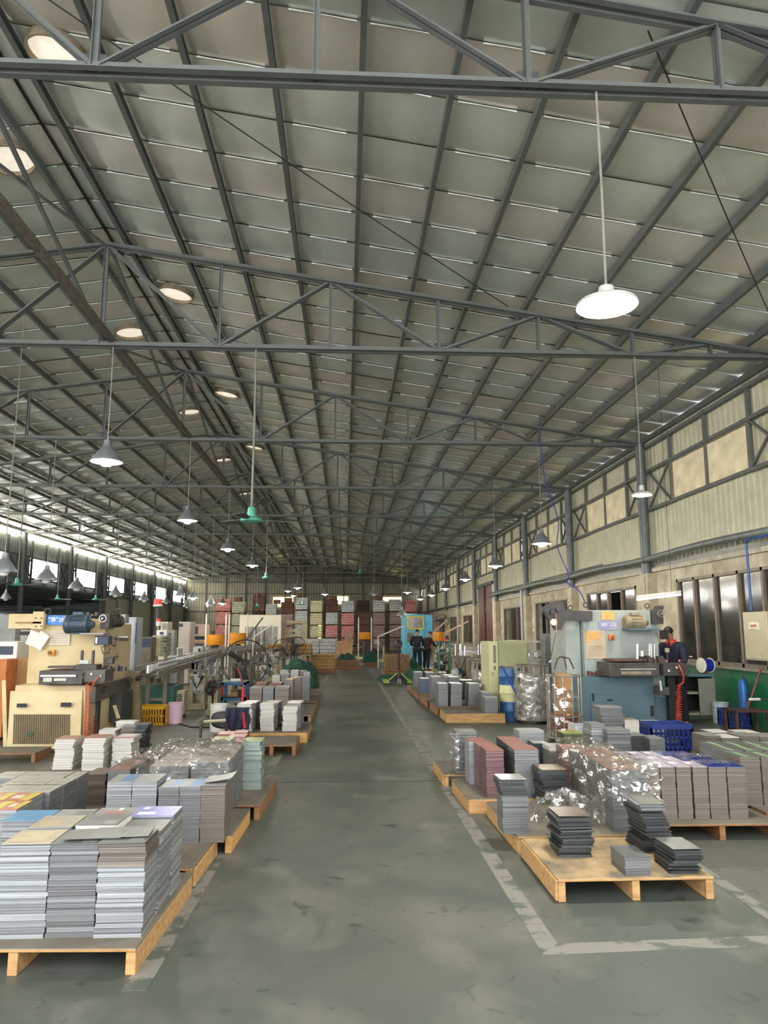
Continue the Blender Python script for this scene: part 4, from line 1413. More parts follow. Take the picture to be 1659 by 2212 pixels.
for px, py in ((77, 1335), (89, 1335), (77, 1353), (89, 1353)):
    c = P(px, py, 11.32)
    MB().cyl(c, c + Vector((0, .02, 0)), .012, 8).build('bolt', IRON, arm)
# sign
sp = P(124.5, 1339.5, 11.44)
sg = pbox('sign', 102, 1329, 147, 1350, 11.44, .012, mat('#2f76c4', .4), LP, 0)
part(sg, 'blue sign with white characters')
text_mesh('lettering', '制罐2线', .078, mat('#f4f4f4', .5), sg, (sp.x - .004, 11.436, sp.z), bold=.0015)
rr = random.Random(3)
for (px, py, w, h, a, y) in ((70, 1379, .14, .22, .35, 11.42), (87, 1384, .16, .25, .55, 11.39)):
    c = P(px, py, y)
    mb = MB()
    ca, sa = math.cos(-a), math.sin(-a)
    q = [(u * w / 2 * ca - v * h / 2 * sa, u * w / 2 * sa + v * h / 2 * ca) for u, v in ((-1, -1), (1, -1), (1, 1), (-1, 1))]
    mb.add([(c.x + x, y + .012 * (1 if i < 2 else 0), c.z + z) for i, (x, z) in enumerate(q)] + [(c.x + x, y + .004 + .012 * (1 if i < 2 else 0), c.z + z) for i, (x, z) in enumerate(q)], [(0, 1, 2, 3), (7, 6, 5, 4), (0, 4, 5, 1), (1, 5, 6, 2), (2, 6, 7, 3), (3, 7, 4, 0)])
    mb.build('paper_sheet', PAPER, LP)
pp = pbox('paper_chart', 107, 1363, 151, 1394, 11.47, .006, mat('#c9bea8', .6, 0, .1, 8), LP, 0)
for r_ in range(5):
    MB().pb(112, 1368 + r_ * 5, 146, 1368.6 + r_ * 5, 11.466, .003).build('ruled_line', mat('#8e8674', .7), pp)
sw = pbox('switch_box', 103, 1404, 117, 1416, 11.42, .06, mat('#c98e22', .5), LP)
c = P(108, 1410, 11.41)
MB().cyl(c, c + Vector((0, -.03, 0)), .025, 14).build('knob', mat('#5d3320', .4), sw)
motor(LP, P(141, 1349, 11.2), P(204, 1349, 11.2), .135, MOTB, 'drive_motor')
pbox('motor_shelf', 171, 1367, 224, 1371, 11.1, .35, GREY, LP)
# gear case and smaller drives at the right edge
gc = pbox('gear_case', 217, 1325, 236, 1358, 11.4, .25, IRON, LP)
wheel(gc, P(222, 1336, 11.36), .052, (0, 1, 0), CHROME)
motor(LP, P(262, 1342, 11.8), P(236, 1342, 11.6), .09, IRON, 'side_motor')
m = MB().pb(240, 1327, 271, 1346, 12.2, .2)
m.build('junction_plate', mat('#8f9089', .5, .2), LP)
pbox('valve_block', 204, 1374, 234, 1393, 11.2, .2, NAVYM, LP)
pbox('meter_label', 206, 1377, 210, 1390, 11.19, .01, WHITE, LP, 0)
for px, py, r in ((251, 1379, .06), (247, 1394, .05), (252, 1418, .05)):
    wheel(LP, P(px, py, 11.6), r, (1, .3, 0), IRON)
MB().tube([P(254, 1380, 11.6), P(274, 1380, 11.9)], .035, 8).build('spindle', CHROME, LP)
MB().tube([P(230, 1396, 11.3), P(219, 1398, 11.3), P(222, 1412, 11.3), P(236, 1410, 11.4), P(238, 1400, 11.4)], .008, 6).build('pipe', IRON, LP)
pbox('tool_holder', 228, 1420, 243, 1434, 11.4, .12, IRON, LP)
# feed table
tb = pbox('feed_table', 84, 1449, 178, 1479, 10.9, .55, IRON, LP)
pbox('bright_rail', 87, 1458, 164, 1462, 10.86, .02, CHROME, tb, 0)
pbox('table_plate', 103, 1439, 160, 1443, 11.2, .2, IRON, tb, 0)
pbox('opening', 93, 1464, 112, 1473, 10.885, .02, mat('#a9a393', .4, .4), tb, 0)
pbox('opening', 116, 1465, 143, 1471, 10.885, .02, mat('#a9a393', .4, .4), tb, 0)
hd = pbox('feed_head', 170, 1447, 227, 1474, 10.95, .4, mat('#55504b', .5, .3, .2, 5), LP)
for px, py, r in ((178, 1463, .02), (198, 1456, .018), (218, 1460, .012), (175, 1451, .01), (181, 1451, .01)):
    c = P(px, py, 10.94)
    MB().cyl(c, c + Vector((0, -.02, 0)), r, 10).build('button', LGREY, hd)
for px in (173, 197):
    pbox('upright', px, 1405, px + 5, 1445, 11.2, .05, IRON, LP)
pbox('sheet_stop', 172, 1426, 191, 1434, 11.18, .03, LGREY, LP, 0)
m = MB()
m.pb(162, 1436, 208, 1447, 11.1, .25)
for i in range(9):
    px = 200 + i * 8
    m.pb(px, 1438 + (i % 3) * 2, px + 6, 1450, 11.3 + .1 * (i % 2), .1)
m.build('feed_mechanism', IRON, LP, kind='stuff')
# side frame running back
fr = MB().bar(P(200, 1500, 11.1), P(300, 1468, 13.4), .08, .22)
fr.build('slide_frame', mat('#5a5651', .55, .3, .2, 4), LP)
for px, py in ((218, 1488), (270, 1470), (290, 1465)):
    c = P(px, py, 11.3 + (px - 218) / 60)
    MB().cyl(c + Vector((.04, 0, 0)), c + Vector((.10, -.02, 0)), .04, 12).build('bolt_cap', IRON, LP)
m = MB()
for (x0, y0, x1, y1, yy, d) in ((196, 1500, 212, 1585, 11.4, .1), (215, 1500, 262, 1560, 11.9, .6), (262, 1490, 282, 1520, 12.5, .3), (205, 1560, 260, 1580, 12.2, .5)):
    m.pb(x0, y0, x1, y1, yy, d)
m.build('lower_frame', mat('#2f3432', .6, .2, .3, 4), LP, kind='stuff')
m = MB().add([P(277, 1448, 12.6), P(300, 1453, 12.6), P(304, 1570, 12.6), P(264, 1580, 12.6), P(266, 1520, 12.6), P(284, 1480, 12.6)] + [P(277, 1448, 12.6) + Vector((0, .12, 0)), P(300, 1453, 12.6) + Vector((0, .12, 0)), P(304, 1570, 12.6) + Vector((0, .12, 0)), P(264, 1580, 12.6) + Vector((0, .12, 0)), P(266, 1520, 12.6) + Vector((0, .12, 0)), P(284, 1480, 12.6) + Vector((0, .12, 0))],
             [(5, 4, 3, 2, 1, 0), (6, 7, 8, 9, 10, 11)] + [(i, (i + 1) % 6, 6 + (i + 1) % 6, 6 + i) for i in range(6)])
m.build('end_casting', mat('#6d5f42', .6, .1, .3, 5), LP)
MB().bar(P(247, 1524, 11.6), P(256, 1552, 11.5), .05, .02).build('loose_board', mat('#b39b78', .7), LP)
coil(LP, 189, 1475, 1592, 10.98, .036, mat('#c4502e', .5), 26)
coil(LP, 206, 1545, 1592, 11.1, .03, mat('#7a3a32', .5), 12)
MB().tube([P(212, 1463, 10.9), P(205, 1470, 10.9), P(199, 1485, 10.92), P(196, 1495, 10.95)], .010, 6).build('air_gun', mat('#d0553c', .4), LP)
for px, py in ((103, 1321), (257, 1321)):
    MB().ring(P(px, py, 11.9), .045, .011, (0, 1, .3), 18, 6).build('lifting_ring', IRON, LP, smooth=True)
for k in range(5):
    pbox('top_valve', 168 + k * 9, 1322 + (k % 2) * 4, 174 + k * 9, 1331, 12.0, .08, IRON, LP)

# ---------------- second line: cabinets, conveyor
CBT = thing('control_cabinet', 'beige control cabinet with gauges standing left behind the cream press', 'cabinet', P(352, 1500, 16.5) * 1)
CBT.location.z = 0
o = pbox('body', 328, 1373, 347, 1418, 16.5, .3, BEIGE, CBT)
pbox('side_panel', 347, 1373, 359, 1418, 16.5, .35, mat('#8d8a76', .5, .1), CBT)
pbox('white_box', 338, 1361, 360, 1374, 16.7, .3, WHITE, CBT)
pbox('label_plate', 345, 1365, 353, 1371, 16.68, .02, NAVYM, CBT, 0)
pbox('tall_panel', 360, 1361, 376, 1416, 16.9, .3, mat('#9a9a92', .5, .1, .1, 3), CBT)
for i, (px, py) in enumerate([(353, 1377), (357, 1377), (353, 1384), (357, 1384), (354, 1398), (355, 1405)]):
    pbox('gauge', px, py, px + 3, py + 3, 16.48, .02, DARK, CBT, 0)
for i in range(4):
    pbox('green_label', 363, 1368 + i * 12, 369, 1371 + i * 12, 16.88, .02, mat('#2c5a44', .6), CBT, 0)
pbox('leg', 331, 1418, 336, 1530, 16.6, .1, BEIGE, CBT); pbox('leg', 352, 1418, 357, 1530, 16.6, .1, BEIGE, CBT)
c = P(342, 1345, 16.7)
t = thing('warning_lamp', 'small red and white signal lamp on the beige control cabinet', 'signal lamp', (c.x, 16.7, P(342, 1361, 16.7).z))
MB().cyl(P(342, 1361, 16.7), P(342, 1352, 16.7), .02, 8).build('stem', BEIGE, t)
MB().cyl(P(342, 1352, 16.7), P(342, 1342, 16.7), .05, 12).build('white_section', WHITE, t)
MB().cyl(P(342, 1342, 16.7), P(342, 1336, 16.7), .05, 12, .04).build('red_section', mat('#c42c28', .4, emit=.3), t)
c = P(341, 1299, 20)
t = thing('warning_lamp', 'big red signal lamp high on a post below the left windows', 'signal lamp', (c.x, 20, 0))
MB().cyl(P(341, 1306, 20), P(341, 1294, 20), .11, 14, .09).build('red_dome', mat('#d0342c', .4, emit=.4), t)
MB().cyl(P(341, 1310, 20), P(341, 1306, 20), .12, 14).build('collar', WHITE, t)
MB().cyl((c.x, 20, 0), P(341, 1310, 20), .035, 8).build('post', STEEL_D, t)


def cabinet(name, label, px0, py0, px1, py1, y, d, m, cat='cabinet', door=True, det=()):
    a, b = P(px0, py1, y), P(px1, py1, y)
    t = thing(name, label, cat, ((a.x + b.x) / 2, y + d / 2, 0))
    a0, b0 = P(px0, (py0 + py1) / 2, y), P(px1, (py0 + py1) / 2, y)
    zt = P((px0 + px1) / 2, py0, y).z
    MB().box(a0.x, y, 0.04, b0.x, y + d, zt).build('body', m, t, bevel=.01)
    MB().box(a0.x + .02, y + .02, 0, b0.x - .02, y + d - .02, .04).build('plinth', DARK, t)
    if door:
        MB().box(a0.x + .03, y - .012, .1, b0.x - .03, y, zt - .04).build('door', m, t, bevel=.004)
    for nm, x0, y0, x1, y1, mm in det:
        MB().pb(x0, y0, x1, y1, y - .02, .02).build(nm, mm, t)
    return t


cabinet('electric_cabinet', 'tall pale grey cabinet behind the small motors of the cream press', 270, 1333, 293, 1400, 14.8, .5, mat('#a3a8ae', .5, .1, .1, 3), det=[('dark_strip', 292, 1345, 295, 1390, NAVYM)])
cabinet('electric_cabinet', 'pinkish tall cabinet with a slanted dark handle, left background', 385, 1343, 410, 1420, 24, .8, mat('#b8aba0', .5, .05, .1, 2), det=[('latch', 385, 1347, 395, 1354, NAVYM)])
cabinet('electric_cabinet', 'narrow beige cabinet with a grey window behind the signal lamp', 346, 1343, 362, 1400, 19.5, .5, mat('#cfc4a2', .5), det=[('window', 350, 1346, 361, 1360, GREY)])
cabinet('storage_cabinet', 'wide pinkish board wall with shelves, far left behind the orange bowls', 409, 1348, 452, 1400, 36, .6, mat('#c9a898', .6, 0, .1, 3), 'shelf', False, det=[('shelf_opening', 410, 1374, 448, 1382, DARK), ('shelf_opening', 410, 1389, 448, 1397, IRON), ('dark_box', 417, 1353, 427, 1370, NAVYM), ('shelf_board', 410, 1384, 448, 1387, WOOD)])
cabinet('machine_hood', 'white plastic hood with a dark oval window at the left edge', -20, 1386, 37, 1419, 12.8, .6, WHITE, 'machine', False, det=[('window', -5, 1396, 27, 1414, NAVYM)])
cabinet('carton', 'orange brown carton under the white hood at the left edge', -15, 1425, 14, 1458, 12.2, .5, mat('#b56f3e', .8), 'box', False)
cabinet('carton', 'brown carton pair left of the cream press', 27, 1422, 62, 1455, 12.6, .4, CARD, 'box', False)
cabinet('grey_machine', 'dark grey machine with round wheels far left behind the feed arm', -20, 1328, 34, 1385, 16.5, .6, GREY, 'machine', False, det=[('dark_box', 43, 1365, 68, 1372, BLACK)])
cabinet('electric_cabinet', 'grey cabinet with a black top strip left of the hanging papers', 42, 1360, 68, 1420, 14.4, .4, mat('#8e8880', .5, .1), det=[('black_strip', 43, 1364, 68, 1372, BLACK)])
cabinet('work_cabinet', 'dark monitor cabinet between pale grey cabinet and beige control cabinet', 305, 1376, 327, 1405, 16.0, .4, mat('#6a6252', .5, .1), det=[('screen', 307, 1379, 325, 1398, NAVYM)])
cabinet('teal_tank', 'teal steel tank under the conveyor behind the yellow crate', 302, 1482, 374, 1550, 14.9, .8, TEAL, 'tank', False)
cabinet('vent_box', 'small beige box with louvres beside the pink bucket', 380, 1492, 398, 1525, 15.2, .35, BEIGE, 'box', False, det=[('louvre', 383, 1500 + 4 * i, 393, 1502 + 4 * i, IRON) for i in range(5)])
cabinet('meter_box', 'grey white meter box on the conveyor, left of two', 362, 1400, 385, 1424, 18.0, .5, LGREY, 'box', False, det=[('meter', 376, 1404, 381, 1411, DARK)])
cabinet('meter_box', 'grey white meter box on the conveyor, right of two', 417, 1397, 437, 1419, 21.6, .5, LGREY, 'box', False, det=[('meter', 428, 1401, 433, 1408, DARK)])


def conveyor(label, pa, pb, wid, legs, m, canm, zfloor=0, cans=True, cat='conveyor', mot=False):
    a, b = Vector(pa), Vector(pb)
    d = (b - a).normalized()
    s = Vector((d.y, -d.x, 0)).normalized()
    t = thing('conveyor', label, cat, (a.x, a.y, 0))
    for q in (-1, 1):
        MB().bar(a + s * q * wid / 2, b + s * q * wid / 2, .05, .12).build('side_rail', m, t)
        MB().bar(a + s * q * wid / 2 + Vector((0, 0, .16)), b + s * q * wid / 2 + Vector((0, 0, .16)), .02, .03).build('guide_rail', CHROME, t)
    MB().bar(a - Vector((0, 0, .02)), b - Vector((0, 0, .02)), wid, .04).build('belt', IRON, t)
    n = legs
    for i in range(n):
        p = a.lerp(b, (i + .5) / n)
        for q in (-1, 1):
            f = p + s * q * wid * .45
            MB().bar((f.x, f.y, 0), (f.x, f.y, f.z), .07, .07, up=(0, 1, 0)).build('leg', m, t)
        MB().bar(p + s * wid * .45 + Vector((0, 0, -.5)), p - s * wid * .45 + Vector((0, 0, -.5)), .05, .05).build('cross_bar', m, t)
        if mot and i % 2 == 0:
            c = p + s * wid * .75 + Vector((0, 0, -.35))
            motor(t, c, c + s * .3, .11, LGREY, 'drive_motor')
    if cans:
        mb = MB()
        L = (b - a).length
        k = int(L / .11)
        for i in range(k):
            p = a + d * (i * .11)
            mb.cyl(p + Vector((0, 0, .03)), p + Vector((0, 0, .16)), .038, 8)
            mb.cyl(p + Vector((0, 0, .16)), p + Vector((0, 0, .165)), .032, 8)
        mb.build('can_row', canm, t, kind='stuff')
    return t


conveyor('long left conveyor carrying a row of shiny cans past the grey meter boxes', P(318, 1458, 13.6), P(478, 1412, 24), .35, 6, mat('#7d7563', .5, .2, .2, 4), CHROME)
conveyor('left conveyor section with shiny cans running under the orange bowls', P(480, 1411, 24.8), P(570, 1401, 28.4), .5, 5, mat('#8a8066', .5, .2, .2, 4), CHROME)
conveyor('right conveyor line of bright rollers between green rack and pale green cabinet', (3.75, 23.5, .95), (4.85, 18.5, .98), .5, 6, mat('#a59c88', .5, .2, .2, 4), CHROME)
conveyor('far right conveyor leading to the blue and yellow machine', (4.4, 33.5, .95), (4.2, 25.5, .95), .5, 5, mat('#8f866c', .5, .2, .2, 4), CHROME)

# filler of line mechanisms: each a machine of its own
def mechanism(label, px0, px1, pyt, pyb, y, seed, base=BEIGE):
    r = random.Random(seed)
    a, b = P(px0, pyt, y), P(px1, pyt, y)
    zt = a.z
    w = b.x - a.x
    t = thing('line_machine', label, 'machine', ((a.x + b.x) / 2, y, 0))
    MB().box(a.x, y + .05, 0.0, b.x, y + .6, .12).build('base', base, t, bevel=.01)
    for q in (a.x + .03, b.x - .11):
        MB().box(q, y + .1, .12, q + .08, y + .5, zt * .8).build('upright', base, t, bevel=.005)
    MB().box(a.x, y + .05, zt * .78, b.x, y + .6, zt * .84).build('table', mat('#6b655b', .5, .2, .2, 4), t, bevel=.005)
    for i in range(3):
        x = a.x + w * r.uniform(.05, .7)
        s_ = r.uniform(.15, .3) * w
        MB().box(x, y + .1, zt * .84, x + s_, y + .3, zt * r.uniform(.92, 1.05)).build('drive_box', r.choice([LGREY, base, MOTB, IRON]), t, bevel=.01)
    for i in range(2):
        x = a.x + w * r.uniform(.1, .8)
        z = zt * r.uniform(.35, .65)
        motor(t, (x, y + .35, z), (x, y - .02, z), .12, r.choice([LGREY, MOTB, IRON]), 'drive_motor')
    for i in range(5):
        x = a.x + w * r.uniform(.05, .95)
        MB().cyl((x, y + .1, zt * .84), (x, y + .1, zt * r.uniform(.95, 1.15)), .015, 6).build('rod', CHROME, t)
    for i in range(2):
        x0, x1 = a.x + w * r.uniform(0, .3), a.x + w * r.uniform(.6, 1)
        MB().tube([(x0, y, zt * .7), ((x0 + x1) / 2, y - .05, zt * .45), (x1, y, zt * .72)], .012, 5).build('hose', BLACK, t)
    return t


mechanism('beige framed drive unit under the left conveyor, beside the vent box', 406, 446, 1430, 0, 16.5, 1)
mechanism('drive unit with a big round motor left of the blue stand', 432, 475, 1425, 0, 17.8, 2)
mechanism('dark drive unit behind the floor fan', 500, 545, 1418, 0, 20.5, 3, mat('#6f6650', .5, .1, .2, 4))
mechanism('beige drive unit with a side motor right of the floor fan', 560, 600, 1420, 0, 22, 4)
mechanism('small drive unit below the meter boxes on the left', 328, 358, 1440, 0, 17.6, 5, mat('#8a826c', .5, .1, .2, 4))
mechanism('low drive unit in front of the big fan, left of blue stand', 446, 474, 1440, 0, 15.4, 22, mat('#8d8365', .5, .1, .2, 4))
mechanism('tall drive unit between the big fan and the small pedestal fan', 574, 604, 1408, 0, 25.5, 23, BEIGE)
mechanism('far drive unit left of the white enclosure', 540, 580, 1395, 0, 29.5, 6)
mechanism('drive unit behind the green rack, right line', 940, 970, 1400, 0, 26.5, 7, mat('#b4a985', .5, .1, .2, 4))
mechanism('drive unit under the right roller conveyor', 980, 1016, 1402, 0, 21.2, 8, mat('#8c7c66', .5, .1, .2, 4))
mechanism('drive unit left of the pale green cabinet', 1030, 1062, 1398, 0, 19.5, 9, mat('#9c8f78', .5, .1, .2, 4))
mechanism('far drive unit beyond the stick pile, right of the aisle', 800, 832, 1385, 0, 40, 10, mat('#c4bc9a', .5, .1, .2, 4))
mechanism('far drive unit behind the pallet truck', 745, 790, 1392, 0, 44, 11, mat('#c4bc9a', .5, .1, .2, 4))

# orange bowls
def bowl(label, px0, px1, py0, py1, y, white=True):
    c = P((px0 + px1) / 2, py1, y)
    r = (P(px1, py1, y).x - P(px0, py1, y).x) / 2
    zt = P(px0, py0, y).z
    t = thing('feeder_bowl', label, 'feeder bowl', (c.x, y, 0), 'orange feeder bowls')
    MB().lathe((c.x, y, 0), [(.001, c.z), (r * .97, c.z), (r, c.z + .02), (r, zt), (r * 1.03, zt), (r * 1.03, zt + .03), (r * .9, zt + .03), (r * .85, c.z + .05), (.001, c.z + .05)], 28).build('bowl', ORANGE, t, smooth=True)
    MB().cyl((c.x, y, 0), (c.x, y, c.z), r * .35, 12).build('pedestal', IRON, t)
    MB().cyl((c.x, y, 0), (c.x, y, .06), r * .8, 16).build('foot', BEIGE, t)
    if white:
        for k in (-1.05, 1.1):
            MB().cyl((c.x + r * k, y - .1, 0), (c.x + r * k, y - .1, zt + .75), .03, 8).build('white_post', WHITE, t)
    return t


bowl('orange feeder bowl, left of the pair over the left conveyor', 446, 486, 1373, 1393, 26.5)
bowl('orange feeder bowl, right of the pair over the left conveyor', 496, 532, 1369, 1391, 29.4)
bowl('orange feeder bowl in the far middle beyond the brown board', 775, 801, 1367, 1381, 37)
bowl('orange feeder bowl beside the two standing men on the right', 935, 959, 1367, 1384, 29, False)

# white enclosure and blue/yellow machine
def enclosure(label, px0, py0, px1, py1, y, d, m, panes, frame=None, name='machine_enclosure'):
    a, b = P(px0, py0, y), P(px1, py0, y)
    t = thing(name, label, 'machine', ((a.x + b.x) / 2, y + d / 2, 0))
    MB().box(a.x, y, 0, b.x, y + d, a.z).build('housing', m, t, bevel=.02)
    for (x0, y0, x1, y1) in panes:
        if frame:
            f = MB().pb(x0 - 3, y0 - 3, x1 + 3, y1 + 3, y - .04, .04).build('window_surround', frame, t, bevel=.03)
            MB().pb(x0, y0, x1, y1, y - .05, .02).build('pane', GLASSW, f)
        else:
            MB().pb(x0, y0, x1, y1, y - .02, .02).build('pane', GLASSW, t)
    return t


GLASSW = mat('#5a5650', .15, .1, .5, 2.2, col2='#9a958a')
enclosure('large off-white machine enclosure with glass doors, left background', 518, 1328, 608, 1412, 32, 1.6, mat('#ddd6c0', .5, 0, .06, 2), [(529, 1354, 548, 1395), (551, 1353, 563, 1395), (565, 1353, 588, 1395), (590, 1353, 599, 1395)])
e_ = enclosure('sky blue machine with a yellow framed window, right background', 874, 1327, 916, 1440, 39, 2.5, mat('#5fb6d6', .4, 0, .06, 2), [(882, 1334, 913, 1357)], mat('#d9c62c', .4))
MB().pb(916, 1328, 934, 1388, 39.2, .5).build('side_panel', mat('#58c4ea', .4), e_)
MB().pb(880, 1366, 894, 1386, 38.95, .04).build('lower_window', GLASSW, e_)
for (x0, y0, x1, y1, y, lb, mm) in ((530, 1384, 568, 1334, 27, 'thin dark chute rising across the off-white enclosure, upper one', STEEL_D), (547, 1377, 587, 1350, 25.6, 'thin pale chute rising to the right before the off-white enclosure', LGREY), (817, 1375, 872, 1352, 34, 'white chute bent upwards left of the blue machine', WHITE),
                                    (960, 1368, 1012, 1342, 30, 'long wooden coloured chute right of the orange bowl', mat('#b79a84', .6)), (936, 1366, 966, 1340, 32, 'short wooden coloured chute above the right orange bowl', mat('#b79a84', .6))):
    t = thing('chute', lb, 'chute', (P(x0, y0, y).x, y, 0))
    MB().bar(P(x0, y0, y), P(x1, y1, y), .09, .05).build('trough', mm, t)
    q = P(x0, y0, y)
    MB().cyl((q.x, y, 0), q, .025, 8).build('post', mm, t)
    q = P((x0 * .4 + x1 * .6), (y0 * .4 + y1 * .6), y)
    MB().cyl((q.x, y, 0), q, .02, 8).build('post', STEEL_D, t)
# pallet frame tower (beige) right of the enclosure
t = thing('lift_frame', 'beige steel lifting frame right of the off-white enclosure', 'frame', (P(640, 1400, 33).x, 33, 0))
for px in (616, 655, 661):
    a = P(px, 1340 if px > 620 else 1344, 33)
    MB().box(a.x - .06, 33, 0, a.x + .06, 33.12, a.z).build('upright', BEIGE, t)
for py in (1344, 1362, 1373):
    MB().bar(P(616, py, 33), P(661, py, 33), .1, .12).build('cross_beam', BEIGE, t)

# ---------------- floor fans
def floor_fan(label, px, py, y, R_, blade_rot, big=True):
    c = P(px, py, y)
    t = thing('floor_fan', label, 'fan', (c.x, y, 0))
    mb = MB()
    for k in range(3):
        mb.ring((c.x, y - .09 + k * .09, c.z), R_ * (1, 1.02, 1)[k], .007, (0, 1, 0), 40, 5)
    mb.build('guard_rim', DARK, t)
    mb = MB()
    n = 54
    for k in range(n):
        a = 2 * PI * k / n
        e = Vector((math.cos(a), 0, math.sin(a)))
        mb.tube([c + e * .07 + Vector((0, -.13, 0)), c + e * R_ * .6 + Vector((0, -.14, 0)), c + e * R_ + Vector((0, -.08, 0))], .004, 4)
    mb.build('wire_guard', DARK, t)
    mb = MB()
    for k in range(3):
        a = blade_rot + 2 * PI * k / 3
        e = Vector((math.cos(a), 0, math.sin(a)))
        f = Vector((-e.z, 0, e.x))
        pts = []
        for rr_, w in ((.06, .03), (.3 * R_, .09 * R_ * 2), (.85 * R_, .14 * R_ * 2)):
            for s_ in (-1, 1):
                pts.append(c + e * rr_ + f * w * s_ * .5 + Vector((0, .04 * s_, 0)))
        pts += [p + Vector((0, .006, 0)) for p in pts]
        mb.add(pts, [(0, 1, 3, 2), (2, 3, 5, 4), (6, 8, 9, 7), (8, 10, 11, 9), (0, 2, 8, 6), (2, 4, 10, 8), (1, 7, 9, 3), (3, 9, 11, 5), (4, 5, 11, 10)])
    mb.build('blades', IRON, t)
    MB().cyl(c + Vector((0, -.1, 0)), c + Vector((0, .2, 0)), .075, 14).build('hub', DARK, t)
    MB().cyl((c.x, y + .15, .03), (c.x, y + .15, c.z), .022, 10).build('stand_pole', STEEL_D, t)
    MB().cyl((c.x, y + .15, 0), (c.x, y + .15, .035), .24, 20).build('stand_base', IRON, t)
    return t


floor_fan('big black floor fan with a wire guard, standing left of the aisle', 530, 1432, 17.6, .52, .5)
floor_fan('small grey pedestal fan before the bundled sticks', 611, 1403, 25, .33, 1.2)
floor_fan('pale pedestal fan behind the bundled sticks', 640, 1396, 27, .33, .2)
floor_fan('dark wall side fan above the seated workers', 955, 1342, 36, .33, .9)

# ---------------- blue stand with red handled truck
t = thing('work_stand', 'blue steel stand table with clutter in front of the big fan', 'stand', (P(505, 1530, 16.6).x, 16.6, 0))
BL = mat('#2d6494', .5, .1, .15, 5)
xa, xb_ = P(476, 1500, 16.6).x, P(531, 1500, 16.6).x
zt = P(500, 1474, 16.6).z
for x in (xa, xb_ - .06):
    for y in (16.6, 17.1):
        MB().box(x, y, 0, x + .06, y + .06, zt).build('leg', BL, t)
for z in (zt - .03, .22):
    for y in (16.6, 17.1):
        MB().box(xa, y, z - .03, xb_, y + .06, z + .03).build('rail', BL, t)
MB().box(xa, 16.6, zt, xb_, 17.16, zt + .015).build('top', mat('#7d8c8c', .5, .2), t)
MB().box(xa, 16.6, .24, xb_, 17.16, .255).build('shelf', mat('#5e5148', .6), t)
pbox('red_notice', 472, 1483, 483, 1502, 16.57, .01, RED, t, 0)
for i, (x0, x1, y0, y1, mm, lb) in enumerate([(497, 520, 1468, 1473, WHITE, 'white rag lying on the blue stand table'), (497, 513, 1507, 1516, CARD, 'brown parcel on the lower shelf of the blue stand'), (513, 521, 1500, 1516, DARK, 'small dark tin on the lower shelf of the blue stand')]):
    a, b = P(x0, y1, 16.75), P(x1, y0, 16.75)
    z0 = zt + .016 if i == 0 else .256
    o = MB().rbox((a.x + b.x) / 2, 16.8, z0, b.x - a.x, .12, [.05, .1, .14][i], .1).build(['rag', 'parcel', 'tin'][i], mm, bevel=.01)
    tag(o, lb, ['cloth', 'box', 'tin'][i])
t = thing('red_bar', 'long red lever bar leaning beside the big fan', 'bar', P(513, 1440, 16.35))
a = P(513, 1441, 16.35); b = G(560, 1520)
MB().tube([a, a.lerp(Vector((b.x, 16.33, .0)), 1.0)], .018, 8).build('shaft', mat('#a83038', .4), t)
t = thing('hand_tool', 'upright tool with a red handle and steel shaft by the warm grey stacks', 'tool', G(552, 1518))
q = P(552, 1505, 15.9)
MB().cyl((q.x, 13.9, 0.0), (q.x, 13.9, .42), .012, 8).build('shaft', CHROME, t)
MB().cyl((q.x, 13.9, .42), (q.x, 13.9, .64), .022, 10).build('handle', mat('#c33028', .4), t)

# yellow crate, bucket, blue crates
def crate(label, cx, cy, w, d, h, z, m, rot=0.0, cols=9):
    t = thing('plastic_crate', label, 'crate', (cx, cy, z))
    def wall(x0, y0, x1, y1):
        mb = MB()
        a, b = Vector((x0, y0, 0)), Vector((x1, y1, 0))
        up = Vector((0, 0, 1))
        L = (b - a).length
        for zz, hh in ((0, .12 * h), (.46 * h, .07 * h), (.82 * h, .18 * h)):
            mb.bar(a + up * (z + zz + hh / 2), b + up * (z + zz + hh / 2), .02 if zz < .8 * h else .03, hh)
        for i in range(cols + 1):
            p = a.lerp(b, i / cols)
            wd = .02 if i not in (0, cols) else .03
            mb.bar(p + up * z, p + up * (z + h * .9), wd, .014)
        mb.build('slotted_side', m, t)
    x0, x1, y0, y1 = cx - w / 2, cx + w / 2, cy - d / 2, cy + d / 2
    wall(x0, y0, x1, y0); wall(x0, y1, x1, y1); wall(x0, y0, x0, y1); wall(x1, y0, x1, y1)
    MB().box(x0, y0, z, x1, y1, z + .02).build('crate_floor', m, t)
    return t


YEL = mat('#cf9a16', .45, 0, .1, 5)
CBL = mat('#20357c', .45, 0, .12, 5)
crate('yellow slotted plastic crate on the floor beside the pink bucket', -3.45, 14.1, .44, .34, .34, 0, YEL)
crate('blue slotted plastic crate standing behind the big block of stacks', 4.36, 10.2, .56, .42, .34, .11, CBL)
tag(MB().box(4.1, 10.02, 0, 4.62, 10.4, .11).build('wooden_block', WOOD3), 'wooden block under the blue crate behind the big block', 'block')
t = crate('blue plastic crate under the trolley at the right edge, standing on end', 6.75, 12.9, .40, .34, .30, .05, CBL)
t = crate('yellow plastic crate lying at the feet of the two standing men', P(930, 1448, 27.5).x, 27.5, .75, .4, .2, 0, YEL, cols=12)


